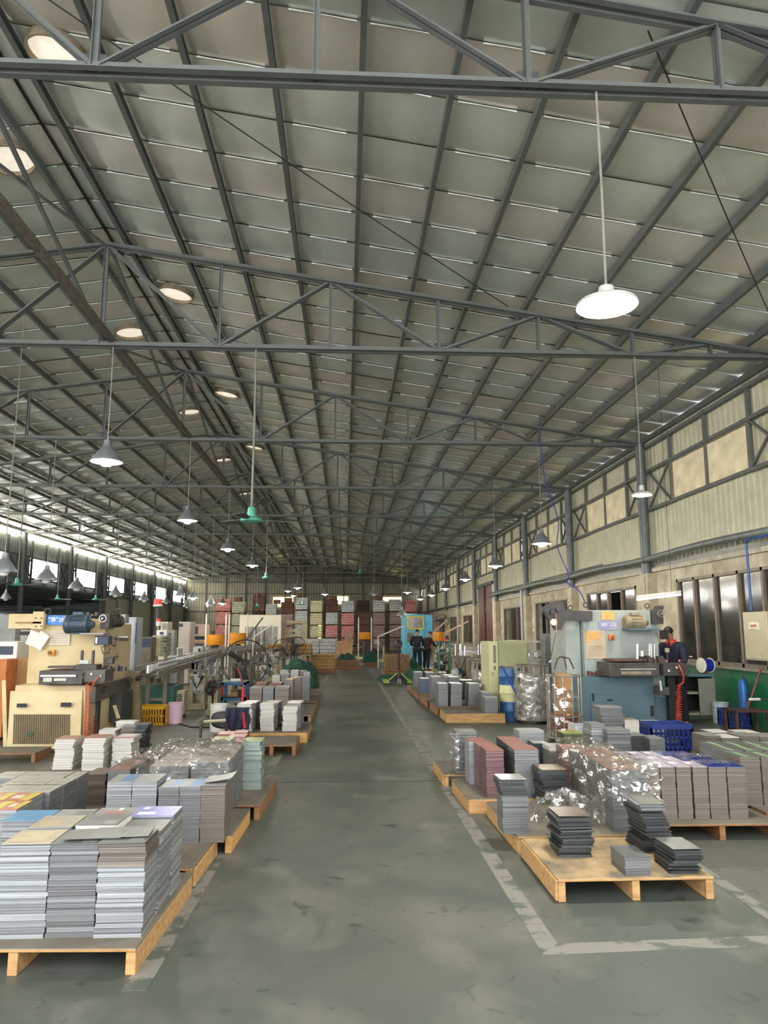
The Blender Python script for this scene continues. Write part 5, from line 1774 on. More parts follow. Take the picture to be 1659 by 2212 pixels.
def bucket(label, x, y, r, h, m, z=0, lid=False):
    t = thing('bucket', label, 'bucket', (x, y, z))
    MB().lathe((x, y, z), [(.001, 0), (r * .94, 0), (r * .95, .01), (r * .97, h * .78), (r * 1.0, h * .79), (r * 1.0, h * .82), (r * .97, h * .83), (r * .99, h), (r * 1.02, h), (r * .93, h - .01), (r * .9, .02), (.001, .02)], 28).build('shell', m, t, smooth=True)
    MB().tube([(x + r * math.cos(a) * 1.03, y - .03 + .0 * a, z + h * .85 - abs(math.sin(a)) * h * .35) for a in [PI * i / 12 for i in range(13)]], .004, 5).build('handle', STEEL_D, t)
    if lid:
        MB().cyl((x, y, z + h), (x, y, z + h + .015), r * 1.03, 28).build('lid', mat('#c2a8bb', .5), t)
    return t


bucket('pink plastic bucket with a lid next to the yellow crate', P(377, 1560, 14.2).x, 14.25, .135, .36, mat('#cdb2c2', .5, 0, .06, 4), lid=True)
bucket('light blue grey bucket under the bench by the green wall', 6.95, 13.75, .15, .37, mat('#a9b5ba', .5, 0, .06, 4))
bucket('white bucket behind the trolley seat left of the aisle', P(470, 1560, 13.0).x, 13.1, .15, .45, mat('#cfcbc4', .5, 0, .08, 4))
bucket('pale bucket among the right conveyor legs', P(985, 1440, 21).x, 21, .16, .45, LGREY)

# trolley with a black seat and jacket
t = thing('trolley', 'hand trolley with a pale grip and dark frame left of the aisle', 'trolley', G(480, 1600))
pts = [P(432, 1612, 10.5), P(434, 1566, 10.5), P(440, 1559, 10.5), P(487, 1556, 10.6)]
pts[0].z = 0
MB().tube([pts[0], pts[1], pts[2]], .02, 8).build('frame_tube', IRON, t, smooth=True)
MB().tube([pts[2], pts[3]], .022, 8).build('grip', mat('#b3a890', .5, .2), t, smooth=True)
a = pts[3]
MB().tube([a, (a.x + .02, 10.75, .1)], .02, 8).build('frame_tube', IRON, t)
MB().box(pts[0].x, 10.48, .2, a.x + .05, 10.95, .24).build('platform', IRON, t)
for x in (pts[0].x + .06, a.x - .03):
    MB().cyl((x, 10.6, .06), (x + .03, 10.6, .06), .06, 14).build('wheel', BLACK, t)
t = thing('office_chair', 'black padded chair back turned to the camera, left of the aisle', 'chair', (P(498, 1600, 11.1).x, 11.2, 0))
c0, c1 = P(455, 1558, 11.1), P(541, 1555, 11.1)
cc = (c0 + c1) / 2
w = (c1.x - c0.x) / 2
zb, zt = P(498, 1574, 11.1).z, P(498, 1536, 11.1).z


def pad(cx, y, z0, z1, w, th):
    mb = MB()
    n = 28
    zc, hz = (z0 + z1) / 2, (z1 - z0) / 2
    sup = lambda t_: (math.copysign(abs(math.cos(t_)) ** .6, math.cos(t_)), math.copysign(abs(math.sin(t_)) ** .6, math.sin(t_)))
    rings = []
    for k, (s_, yy) in enumerate(((.86, 0), (1, .02), (1, th - .02), (.86, th))):
        for i in range(n):
            u_, v_ = sup(2 * PI * i / n)
            rings.append((cx + w * s_ * u_, y + yy - .04 * (1 - u_ * u_), zc + hz * s_ * v_))
    fs = [(k * n + i, k * n + (i + 1) % n, (k + 1) * n + (i + 1) % n, (k + 1) * n + i) for k in range(3) for i in range(n)]
    fs += [tuple(range(n))[::-1], tuple(range(3 * n, 4 * n))]
    return mb.add(rings, fs)


pad(cc.x, 11.1, zb, zt, w, .07).build('backrest', BLACK, t, smooth=True)
MB().cyl((cc.x, 11.36, .08), (cc.x, 11.36, .3), .03, 10).build('gas_post', IRON, t)
MB().box(cc.x - .22, 11.17, .3, cc.x + .22, 11.6, .36).build('seat', BLACK, t, bevel=.03)
for k in range(5):
    a = k * 2 * PI / 5
    MB().bar((cc.x, 11.36, .07), (cc.x + .28 * math.cos(a), 11.36 + .28 * math.sin(a), .04), .04, .03).build('foot_leg', IRON, t)
# jacket on the chair
NAVY = mat('#141a30', .8, 0, .25, 10, .3)
j0, j1 = P(488, 1540, 11.03), P(538, 1540, 11.03)
zl = P(510, 1575, 11.03).z


def jk(u, v):
    x = j0.x + (j1.x - j0.x) * u
    z = zt + .02 - (zt + .02 - zl) * min(1, v * 1.25) if v > .15 else zt + .035
    y = 11.03 + (.10 * (1 - v / .15) if v < .15 else 0) - .02 * math.sin(u * 19 + v * 4)
    return (x, y, z)


o = MB().grid(jk, 26, 18).build('jacket', NAVY, smooth=True)
so = o.modifiers.new('solid', 'SOLIDIFY'); so.thickness = .012
tag(o, 'dark navy jacket with a red stripe hung over the black chair back', 'jacket')
s0, s1 = P(522, 1540, 11.01), P(529, 1540, 11.01)
o2 = MB().grid(lambda u, v: (s0.x + (s1.x - s0.x) * u + .03 * v, 10.998 - .012 * math.sin(u * 3), zt - .01 - (zt - zl - .03) * v), 3, 8).build('red_stripe', mat('#8f1f24', .8), o)
tag(MB().tube([(-3.0, 14.1, .01), (-2.7, 13.6, .01), (-2.3, 13.5, .01), (-1.9, 13.7, .01)], .012, 6).build('floor_cable', BLACK), 'black cable lying on the floor right of the pink bucket', 'cable')

# ---------------- blue grey press, right
RP = thing('press_machine', 'big blue grey can press where the worker stands, right side', 'machine', (4.7, 12.6, 0))
yR = 12.3


def rb(name, x0, y0, x1, y1, y=yR, d=.5, m=BLUEG, par=None, bev=.006):
    return MB().pb(x0, y0, x1, y1, y, d).build(name, m, par or RP, bevel=bev)


zt = P(1330, 1318, yR).z
a, b = P(1262, 1400, yR), P(1423, 1400, yR)
MB().box(a.x, yR, .8, b.x, yR + 1.2, zt).build('upper_body', BLUEG, RP, bevel=.01)
a2 = P(1221, 1400, yR + .2)
MB().box(a2.x, yR + .15, .0, a.x - .01, yR + 1.1, zt - .03).build('side_column', BLUEG, RP, bevel=.01)
a, b = P(1240, 1530, yR - .25), P(1418, 1530, yR - .25)
MB().box(a.x, yR - .22, 0, b.x, yR + 1.0, P(1330, 1462, yR - .22).z).build('base', BLUED, RP, bevel=.012)
MB().box(b.x, yR - .15, 0, b.x + .26, yR + .7, .62).build('base', BLUED, RP, bevel=.012)
pnl = MB().box(a.x + .28, yR - .235, .12, b.x - .02, yR - .22, .66).build('door', BLUED, RP, bevel=.004)
MB().box(a.x + .55, yR - .245, .56, a.x + .64, yR - .235, .59).build('handle', DARK, pnl)
rb('vent_slot', 1279, 1498, 1284, 1515, yR - .24, .02, DARK); rb('vent_slot', 1405, 1524, 1413, 1548, yR - .24, .02, DARK)
# dark arm with rollers
AR = mat('#4a4644', .5, .3, .15, 5)
m = MB()
pts = [(1173, 1312), (1193, 1300), (1215, 1300), (1222, 1318), (1280, 1320), (1280, 1341), (1222, 1341), (1213, 1361), (1200, 1361), (1190, 1345), (1174, 1322)]
V0 = [P(x, y, yR - .12) for x, y in pts]
m.add(V0 + [v + Vector((0, .1, 0)) for v in V0], [tuple(range(11))[::-1], tuple(range(11, 22))] + [(i, (i + 1) % 11, 11 + (i + 1) % 11, 11 + i) for i in range(11)])
arm = m.build('roller_arm', AR, RP, bevel=.004)
for px, py, r, mm in ((1180, 1318, .045, STEEL_D), (1205, 1316, .04, STEEL_D), (1193, 1322, .04, IRON), (1196, 1344, .055, WHITE)):
    c = P(px, py, yR - .15)
    MB().cyl(c + Vector((0, -.03, 0)), c + Vector((0, .04, 0)), r, 20).build('roller', mm, arm)
MB().tube([P(1200, 1325, yR - .2), P(1203, 1345, yR - .2), P(1201, 1365, yR - .2), P(1190, 1420, yR + .1)], .006, 5).build('copper_wire', mat('#b3724a', .4, .7), RP)
# labels
rb('orange_notice', 1299, 1321, 1327, 1339, yR - .012, .012, mat('#dba45e', .6, 0, .15, 12), bev=0)
s3 = rb('blue_sign', 1293, 1341, 1335, 1360, yR - .012, .012, mat('#6c7bb2', .4, 0, .3, 3, col2='#a39aa6'), bev=0)
c = P(1314, 1350.5, yR)
text_mesh('lettering', '制罐3线', .075, mat('#c9c9dc', .5), s3, (c.x, yR - .016, c.z), bold=.0012)
lp = rb('paper_notice', 1265, 1361, 1308, 1423, yR - .012, .012, mat('#b5a488', .5, 0, .12, 6), bev=0)
rb('orange_print', 1275, 1365, 1294, 1381, yR - .016, .004, mat('#d49a5a', .5, 0, .2, 9), lp, 0)  # plain orange patches on the notice
rb('orange_print', 1266, 1366, 1273, 1388, yR - .016, .004, mat('#cf9a52', .5, 0, .2, 9), lp, 0)
for i in range(6):
    rb('ruled_line', 1272, 1396 + i * 4, 1303, 1396.7 + i * 4, yR - .015, .003, mat('#8b7d66', .7), lp, 0)
sw = rb('switch_box', 1316, 1371, 1328, 1382, yR - .06, .06, mat('#c0742a', .5))
c = P(1323, 1377, yR - .06)
MB().cyl(c, c + Vector((0, -.03, 0)), .028, 14).build('red_button', mat('#b3361e', .4), sw)
# motor and shelf
motor(RP, P(1348, 1345, yR - .18), P(1400, 1345, yR - .18), .12, mat('#8f8468', .5, .2, .2, 6), 'drive_motor')
rb('motor_shelf', 1358, 1357, 1424, 1362, yR - .3, .32, BLUED)
gc = rb('gear_case', 1410, 1316, 1433, 1348, yR - .1, .3, IRON)
wheel(gc, P(1428, 1326, yR - .13), .055, (0, 1, 0), CHROME)
rb('valve_cap', 1420, 1308, 1434, 1317, yR - .05, .15, IRON)
rb('access_panel', 1371, 1368, 1396, 1400, yR - .012, .012, BLUEG)
for px, py in ((1232, 1313), (1265, 1307), (1398, 1309)):
    MB().ring(P(px, py, yR + .3), .038, .010, (0, 1, .2), 18, 6).build('lifting_ring', IRON, RP, smooth=True)
# table
tb = rb('feed_table', 1317, 1432, 1425, 1462, yR - .65, .6, IRON)
rb('table_plate', 1321, 1424, 1420, 1429, yR - .5, .4, mat('#5b463c', .6, .3, .3, 8), tb)
rb('bright_rail', 1340, 1444, 1418, 1447, yR - .68, .02, CHROME, tb, 0)
rb('opening', 1342, 1450, 1407, 1457, yR - .66, .02, mat('#8f8570', .5, .2), tb, 0)
for px in (1376, 1378, 1403, 1407, 1414):
    c = P(px, 1425, yR - .4)
    MB().cyl(c, P(px, 1391, yR - .4), .014, 8).build('guide_rod', CHROME, RP)
rb('white_block', 1385, 1406, 1390, 1418, yR - .45, .03, WHITE, RP, 0)
m = MB()
r_ = random.Random(5)
for i in range(14):
    px = 1380 + i * 4.2
    m.pb(px, 1424 - r_.random() * 8, px + 5, 1434, yR - .6 + r_.random() * .3, .1)
m.build('feed_mechanism', IRON, RP, kind='stuff')
hd = rb('control_head', 1434, 1434, 1488, 1460, yR - .75, .45, mat('#3c3a37', .5, .2, .2, 5))
for px, py, mm in ((1440, 1428, mat('#c0604c', .4)), (1468, 1427, mat('#c0604c', .4)), (1462, 1442, LGREY), (1445, 1449, LGREY)):
    c = P(px, py + 2, yR - .78)
    MB().cyl(c, c + Vector((0, 0, .03)), .018, 10).build('button', mm, hd)
rb('control_box', 1438, 1400, 1446, 1409, yR - .6, .03, mat('#9a9478', .5), RP, 0)
MB().cyl(P(1442, 1434, yR - .6), P(1442, 1409, yR - .6), .01, 8).build('stalk', IRON, RP)
rb('dark_screen', 1426, 1361, 1444, 1381, yR - .2, .03, BLACK)
MB().cyl(P(1426, 1470, yR - .7), P(1429, 1492, yR - .7), .03, 10).build('air_cylinder', CHROME, RP)
rb('lower_drive', 1425, 1484, 1446, 1502, yR - .7, .25, IRON)
rb('leg_frame', 1446, 1460, 1462, 1590, yR - .4, .12, BLACK)
rb('leg_frame', 1436, 1500, 1440, 1580, yR + .1, .12, IRON)
coil(RP, 1467, 1478, 1566, yR - .72, .045, mat('#c23a28', .45), 17)
MB().tube([P(1466, 1436, yR - .8), P(1472, 1448, yR - .82), P(1477, 1462, yR - .8), P(1476, 1474, yR - .78), P(1468, 1480, yR - .74)], .012, 6).build('air_gun', mat('#c9462c', .4), RP)
for i in range(4):
    rb('loose_part', 1271 + i * 9, 1450 + (i % 2) * 3, 1279 + i * 9, 1459, yR - .2, .08, mat('#5b3c34', .6, .2))
# back unit behind the arm
cabinet('electric_cabinet', 'dark grey twin door cabinet behind the roller arm, right side', 1178, 1369, 1214, 1440, 16.3, .4, mat('#6b706d', .5, .1), det=[('gauge_window', 1197, 1385, 1204, 1396, DARK), ('gauge_window', 1209, 1385, 1216, 1396, DARK)])
t = thing('folded_tray', 'tilted blue and white tray between the cabinet and the press', 'tray', P(1208, 1420, 14.5))
MB().bar(P(1193, 1434, 14.5), P(1224, 1414, 14.5), .5, .05, up=(0, 0, 1)).build('tray', mat('#4f7fb3', .4), t)
MB().bar(P(1193, 1430, 14.4), P(1220, 1408, 14.4), .4, .02, up=(0, 0, 1)).build('plastic_cover', mat('#c9d0d2', .3), t)
MB().cyl((P(1208, 1425, 14.5).x, 14.5, 0), P(1208, 1425, 14.5), .03, 8).build('post', IRON, t)
t = thing('guard_frame', 'pale grey guard frame between the green cabinet and the twin door cabinet', 'frame', G(1165, 1480))
GF = mat('#a8aaa6', .5, .1)
for px in (1149, 1177, 1180):
    q = P(px, 1386, 18)
    MB().box(q.x - .03, 18, 0, q.x + .03, 18.06, q.z).build('upright', GF, t)
for py in (1386, 1425, 1432):
    MB().bar(P(1140, py, 18), P(1181, py, 18), .05, .05).build('rail', GF, t)

# pale green cabinet
t = thing('tall_cabinet', 'pale green tall control cabinet right of the far grey stacks', 'cabinet', (3.4, 15.5, 0))
a, b, c = P(1057, 1460, 15.0), P(1077, 1460, 15.0), P(1143, 1460, 15.0)
zt = P(1100, 1386, 15.0).z
MB().box(a.x, 15.0, 0, b.x, 15.9, zt).build('front_panel', mat('#bcb98c', .5, 0, .08, 2), t, bevel=.008)
MB().box(b.x + .01, 15.05, P(1110, 1441, 15).z, c.x, 15.9, zt - .01).build('side_housing', mat('#96986f', .5, 0, .12, 2), t, bevel=.015)
MB().box(b.x + .25, 15.6, 0, c.x, 15.9, .9).build('rear_leg', KHAKI, t)
MB().pb(1066, 1394, 1071, 1432, 14.985, .02).build('dark_slot', mat('#6f6557', .6), t)
MB().pb(1067, 1438, 1071, 1447, 14.985, .02).build('dark_slot', mat('#6f6557', .6), t)
MB().pb(1063, 1452, 1064.5, 1460, 14.97, .03).build('handle', mat('#8d8a66', .5), t)
MB().lathe((P(1110, 1387, 15.4).x, 15.4, zt - .01), [(.3, 0), (.28, .02), (.1, .035), (.001, .04)], 20).build('roof_cap', KHAKI, t, smooth=True)
# barrel
t = thing('oil_drum', 'blue and cream striped steel drum behind the film wrapped basket', 'barrel', (3.2, 14.3, 0))
bx, by = P(1103, 1500, 14.4).x, 14.45
zt = P(1095, 1445, 14.2).z
r = .2
for i, (z0, z1, mm, nm) in enumerate([(0, zt * .36, mat('#2f5a86', .45, .1, .15, 5), 'lower_section'), (zt * .36, zt * .68, mat('#c9c493', .5, .1, .1, 5), 'middle_section'), (zt * .68, zt, mat('#2f5a86', .45, .1, .15, 5), 'upper_section')]):
    MB().lathe((bx, by, 0), [(.001, z0), (r, z0), (r, (z0 + z1) / 2 - .02), (r + .012, (z0 + z1) / 2), (r, (z0 + z1) / 2 + .02), (r, z1), (.001, z1)], 28).build(nm, mm, t, smooth=True)
tag(MB().tube([P(1084, 1438, 13.95), (3.40, 14.0, 0.10)], .016, 8).build('blue_tube', mat('#263f9a', .4)), 'short blue tube leaning on the drum and wire basket', 'tube')


# wire baskets
def basket(label, cx, cy, r, h, z0, n, m, copper=None, film_=None):
    t = thing('wire_basket', label, 'basket', (cx, cy, 0))
    for z, rr_ in ((z0, r), (z0 + h * .35, r), (z0 + h, r * 1.02)):
        MB().ring((cx, cy, z), rr_, .013, (0, 0, 1), 36, 6).build('hoop', m, t, smooth=True)
    for k in range(n):
        a = 2 * PI * k / n + .2
        x, y = cx + r * math.cos(a), cy + r * math.sin(a)
        MB().cyl((x, y, z0), (x, y, z0 + h), .012, 6).build('upright', m, t)
    MB().cyl((cx, cy, 0), (cx, cy, z0 + .01), r * .95, 28).build('base_plate', BLACK, t)
    if copper:
        mb = MB()
        r_ = random.Random(9)
        for k in range(46):
            rr_ = r * r_.uniform(.45, .9)
            mb.ring((cx + r_.uniform(-.03, .03), cy + r_.uniform(-.03, .03), z0 + .02 + copper * k / 46), rr_, .007, (r_.uniform(-.12, .12), r_.uniform(-.12, .12), 1), 26, 4)
        o = mb.build('copper_wire_coil', mat('#c97a4e', .3, .8, .2, 9))
        tag(o, 'coiled copper wire filling the bottom of the nearest wire basket', 'wire', kind='stuff')
    return t


bx_, by_ = P(1219, 1520, 11.7).x, 11.7
basket('big round wire basket holding copper wire, before the blue press', bx_, by_, .26, .93, .06, 12, mat('#9b978a', .4, .5), copper=.34)
t = thing('cardboard_tube', 'tall brown cardboard sheet standing inside the wire basket', 'cardboard', (bx_, by_, .4))
MB().rbox(bx_ + .0, by_ + .03, .40, .20, .16, .62, .1).build('folded_board', mat('#b58a5e', .8, 0, .08, 3), t)
basket('wrapped wire basket behind and left of the copper wire basket', P(1143, 1540, 14.3).x, 14.0, .30, .98, .06, 10, mat('#8a857b', .4, .4))
basket('film covered wire basket left of the pale green cabinet', P(1046, 1480, 17.3).x, 17.3, .26, .9, .05, 10, mat('#8a857b', .4, .4))
fb = lambda cx, cy, r, h, a0, a1, s: (lambda u, v: (cx + (r + .02) * math.cos(a0 + (a1 - a0) * u) + nz3(u, v, s, 9, .02), cy + (r + .02) * math.sin(a0 + (a1 - a0) * u) + nz3(v, u, s, 9, .02), .08 + h * v * (1 - .25 * u)))
FILM_D = film_mat(.5, '#d9d2c8', .18, .35)
film('plastic_film', 'stretch film wound around the copper wire basket', fb(bx_, by_, .265, .86, PI * 1.0, PI * 1.75, 3), 34, 22, FILM_L)
film('plastic_film', 'dense crinkled film around the basket left of the copper one', fb(P(1143, 1540, 14.3).x, 14.0, .31, .95, PI * .8, PI * 1.9, 5), 40, 26, FILM_D)
film('plastic_film', 'crinkled film around the basket left of the pale green cabinet', fb(P(1046, 1480, 17.3).x, 17.3, .27, .85, PI * .7, PI * 1.5, 7), 30, 20, FILM_D)
t = thing('iron_tripod', 'small bent iron tripod lying on the rim of the copper wire basket', 'tripod', (bx_, by_, 1.1))
for d in ((-.14, 0), (.02, -.1), (.18, .02)):
    MB().tube([(bx_, by_ + .05, 1.28), (bx_ + d[0] * .6, by_ + d[1] * .6, 1.25), (bx_ + d[0], by_ + d[1], 1.09)], .012, 6).build('leg', IRON, t)

# bench by the wall
t = thing('workbench', 'blue green steel bench with an open grey door by the green wall', 'bench', (6.8, 14.2, 0))
a, b = P(1492, 1500, 14.0), P(1566, 1500, 14.0)
zt = P(1530, 1456, 14.0).z
BG = mat('#4f7a7a', .5, .1, .15, 3)
a.x = 6.05
MB().box(a.x, 14.0, zt - .05, 6.98, 14.5, zt).build('bench_top', BG, t, bevel=.005)
MB().box(6.94, 14.0, .1, 6.98, 14.5, zt - .05).build('side_plate', BG, t)
MB().box(a.x, 14.0, .1, a.x + .04, 14.5, zt - .05).build('side_plate', BG, t)
MB().box(a.x, 14.46, .1, 6.98, 14.5, zt - .05).build('back_plate', DARK, t)
for z in (.12, .5):
    MB().box(a.x, 14.0, z, 6.95, 14.5, z + .03).build('shelf', mat('#9a9a88', .5), t)
MB().pb(1511, 1466, 1546, 1545, 13.95, .03).build('open_door', mat('#84847a', .5, .1, .1, 3), t)
zt2 = zt
rl = P(1523, 1437, 14.1)
t = thing('cable_reel', 'white reel of blue tube standing on the bench', 'reel', (rl.x, 14.15, zt))
rr_ = P(1523, 1421, 14.1).z - rl.z
rz = zt + rr_ + .02
for x in (-.1, .1):
    MB().cyl((rl.x + x - .006, 14.1, rz), (rl.x + x + .006, 14.1, rz), rr_, 30).build('flange', mat('#d6d2c4', .5), t)
MB().cyl((rl.x - .095, 14.1, rz), (rl.x + .095, 14.1, rz), rr_ * .88, 26).build('blue_winding', mat('#1e2f9a', .35), t)
t.rotation_euler = (0, 0, .25)
tag(MB().box(rl.x - .02, 14.02, zt + .002, 6.9, 14.4, zt + .075).build('wooden_tray', mat('#6d4630', .7)), 'brown wooden tray on the bench beside the cable reel', 'tray')
# gas cylinders, pole, electric box, tube light, trolley at right edge
for i, (x, lb) in enumerate(((7.0, 'blue gas cylinder against the green wall, left of the pair'), (7.1, 'dark blue gas cylinder half hidden, right of the pair'))):
    q = 13.0 + .18 * i
    t = thing('gas_cylinder', lb, 'gas cylinder', (x, q, 0))
    MB().lathe((x, q, 0), [(.001, 0), (.075, 0), (.08, .02), (.08, .72), (.065, .8), (.03, .84), (.001, .84)], 20).build('tank', mat('#235a9c' if i == 0 else '#26416e', .4, .1, .15, 5), t, smooth=True)
    MB().cyl((x, q, .84), (x, q, .93), .015, 8).build('valve', IRON, t)
t = thing('red_pole', 'long red pole leaning against the green wall at the right edge', 'pole', (6.9, 12.3, 0))
MB().cyl((6.78, 12.78, 0.0), (7.16, 12.68, 1.02), .016, 10).build('shaft', mat('#8e3c32', .5), t)
t = thing('electric_box', 'beige electric box with a warning label on the wall, right edge', 'electric box', (7.0, 12.25, 1.05))
zE0, zE1 = P(1645, 1426, 12.4).z, P(1645, 1322, 12.4).z
MB().box(6.88, 11.9, zE0, 7.1, 12.62, zE1).build('body', mat('#b5ad90', .5, 0, .06, 3), t, bevel=.01)
MB().box(6.87, 11.94, zE0 + .03, 6.88, 12.58, zE1 - .03).build('door', mat('#b5ad90', .5, 0, .06, 3), t, bevel=.004)
lbm = MB().box(6.862, 12.1, zE1 - .3, 6.87, 12.42, zE1 - .17).build('warning_label', mat('#d8cdb4', .5), t)
text_mesh('lettering', '高压危险', .045, RED, t, (6.858, 12.26, zE1 - .235), rot=(PI / 2, 0, -PI / 2))
q = P(1422, 1290, 12.6)
t = thing('tube_lamp', 'bright horizontal tube lamp hanging above the blue grey press', 'tube lamp', q)
a, b = P(1376, 1295, 12.9), P(1470, 1284, 12.9)
MB().bar(a + Vector((0, 0, .05)), b + Vector((0, 0, .05)), .06, .04).build('fixture', mat('#d6d2c8', .5), t)
MB().cyl(a, b, .018, 10).build('tube', mat('#fff9ee', .5, 0, 0, emit=14.0), t)
for q_ in (a.lerp(b, .2), a.lerp(b, .8)):
    MB().cyl(q_ + Vector((0, 0, .07)), (q_.x, q_.y, ZB + .8), .004, 5).build('hanging_wire', DARK, t)
t = thing('trolley', 'brown steel trolley with a pale padded grip at the right edge', 'trolley', (6.5, 12.7, 0))
RB = mat('#4f352c', .6, .2, .3, 7)
for x, y in ((6.42, 12.55), (6.95, 12.55), (6.42, 12.2), (6.95, 12.2)):
    MB().box(x - .02, y - .02, 0, x + .02, y + .02, .38).build('leg', RB, t)
MB().box(6.4, 12.15, .36, 7.0, 12.6, .39).build('platform', RB, t)
MB().tube([(6.62, 12.2, .39), (6.62, 12.2, .52), (6.7, 12.2, .56), (7.0, 12.2, .56)], .016, 8).build('push_bar', IRON, t, smooth=True)
MB().cyl((6.66, 12.2, .565), (6.84, 12.2, .565), .024, 10).build('pale_grip', mat('#d0cbbd', .5), t)

# blue air hose from the roof
t = thing('air_hose', 'thin blue air hose hanging from the roof to the press', 'hose', P(1175, 900, 14))
pts = [P(*p) for p in ((1163, 770, 17.15), (1165, 900, 17.0), (1176, 1030, 16.5), (1205, 1120, 15.5), (1204, 1180, 14.8), (1228, 1240, 14.0), (1222, 1255, 13.6), (1250, 1275, 13.2), (1264, 1302, 12.6))]
cv = []
for i in range(len(pts) - 1):
    for k in range(5):
        q = k / 5
        a, b, c_, d_ = pts[max(i - 1, 0)], pts[i], pts[i + 1], pts[min(i + 2, len(pts) - 1)]
        cv.append(.5 * ((2 * b) + (c_ - a) * q + (2 * a - 5 * b + 4 * c_ - d_) * q * q + (3 * b - a - 3 * c_ + d_) * q ** 3))
MB().tube(cv + [pts[-1]], .010, 6).build('hose', mat('#3c3fa8', .4), t, smooth=True)

# green rack, pallet truck
t = thing('shelf_rack', 'green steel rack with shelves of dark parts beside the two men', 'rack', G(958, 1462))
yq = 24.6
GRN = mat('#3f6f5c', .5, .1, .1, 4)
xa, xb_ = P(949, 1420, yq).x, P(972, 1420, yq).x
zt = P(960, 1385, yq).z
for x in (xa, xb_):
    for y in (yq, yq + .45):
        MB().box(x - .02, y, 0, x + .02, y + .04, zt).build('post', GRN, t)
for z in (.2, .55, .95, zt - .02):
    MB().box(xa, yq, z, xb_, yq + .49, z + .025).build('shelf', GRN, t)
r_ = random.Random(11)
for k, z in enumerate((.225, .575, .975)):
    for i in range(3):
        x = xa + .05 + i * (xb_ - xa - .05) / 3
        tag(MB().box(x, yq + .06, z, x + .07, yq + .3, z + r_.uniform(.06, .16)).build('parts_tin', [IRON, LGREY, DARK][(i + k) % 3], bevel=.01), '%s parts tin on the %s shelf of the green rack, %s' % (['dark', 'grey', 'black'][(i + k) % 3], ['lowest', 'middle', 'upper'][k], ['left', 'centre', 'right'][i]), 'tin')
tag(MB().lathe((xa + .2, yq + .2, zt + .005), [(.001, .1), (.05, .09), (.12, .02), (.22, .01), (.22, 0), (.001, 0)], 16).build('red_bag', mat('#b23a34', .5)), 'crumpled red bag on top of the green rack', 'bag')

yq = 23.4
q = P(862, 1478, yq)
t = thing('pallet_truck', 'hand pallet truck with lime green frame and dark handle, right of the aisle', 'pallet truck', (q.x, yq, 0))
LIME = mat('#8fae4a', .45, 0, .1, 5)
cx = q.x
for s_ in (-1, 1):
    MB().bar((cx + s_ * .05, yq + .1, .36), (cx + s_ * .36, yq + .15, .1), .05, .04).build('frame_brace', LIME, t)
    MB().box(cx + s_ * .36 - .09, yq + .1, .05, cx + s_ * .36 + .07, yq + 1.3, .11).build('fork', LIME, t, bevel=.01)
    MB().cyl((cx + s_ * .03 - .02, yq - .06, .1), (cx + s_ * .03 + .02, yq - .06, .1), .1, 20).build('steer_wheel', mat('#8d8878', .6), t)
MB().add([(cx - .3, yq + .16, .1), (cx + .3, yq + .16, .1), (cx, yq + .16, .4), (cx - .3, yq + .2, .1), (cx + .3, yq + .2, .1), (cx, yq + .2, .4)], [(0, 1, 2), (5, 4, 3), (0, 3, 4, 1), (1, 4, 5, 2), (2, 5, 3, 0)]).build('pump_plate', BLACK, t)
MB().cyl((cx, yq, .12), (cx, yq, .45), .05, 12).build('pump', IRON, t)
hz = P(862, 1394, yq - .1).z
MB().cyl((cx, yq, .42), (cx - .02, yq - .12, hz), .03, 10).build('draw_bar', mat('#3a2c30', .5), t)
MB().ring((cx - .02, yq - .13, hz + .02), .10, .016, (0, 1, 0), 20, 6).build('loop_handle', BLACK, t, smooth=True)
MB().lathe((cx - .02, yq - .13, hz + .04), [(.001, .13), (.08, .12), (.115, .06), (.12, 0), (.001, 0)], 18).build('black_cap', BLACK, t, smooth=True)

# ---------------- stick piles and nets
TUBE = mat('#a1805a', .8, 0, .3, 14, 0, col2='#6f563c')
STICK = mat('#c09a68', .8, 0, .2, 5, 0, (1, 12, 12), '#93703f')


def tubepile(label, x0, x1, y, d, z0, z1, r=.028, ax='y'):
    t = thing('stick_pile', label, 'pile', ((x0 + x1) / 2, y + d / 2, z0))
    mb = MB()
    rr_ = random.Random(int(x0 * 100))
    if ax == 'y':
        nx, nz_ = int((x1 - x0) / (2 * r)), int((z1 - z0) / (2 * r * .9))
        for j in range(nz_):
            for i in range(nx):
                x = x0 + r + i * 2 * r + (r if j % 2 else 0)
                z = z0 + r + j * 2 * r * .88
                mb.cyl((x, y + rr_.uniform(-.02, .02), z), (x, y + d, z), r * .96, 6)
    else:
        ny_, nz_ = int(d / (2 * r)), int((z1 - z0) / (2 * r * .9))
        for j in range(nz_):
            for i in range(ny_):
                yy = y + r + i * 2 * r + (r if j % 2 else 0)
                z = z0 + r + j * 2 * r * .88
                sh = .0 if (i > 0) else 0
                mb.cyl((x0 + rr_.uniform(-.02, .02), yy, z), (x1 + rr_.uniform(-.02, .02), yy, z), r * .96, 6)
    mb.build('sticks', TUBE if ax == 'y' else STICK, t, kind='stuff')
    MB().box(x0 - .03, y, 0 if z0 < .2 else z0 - .055, x1 + .03, y + d, z0).build('board', WOOD3, t)
    return t


NET = mat('#1e4a38', .9, 0, .3, 30, .5)


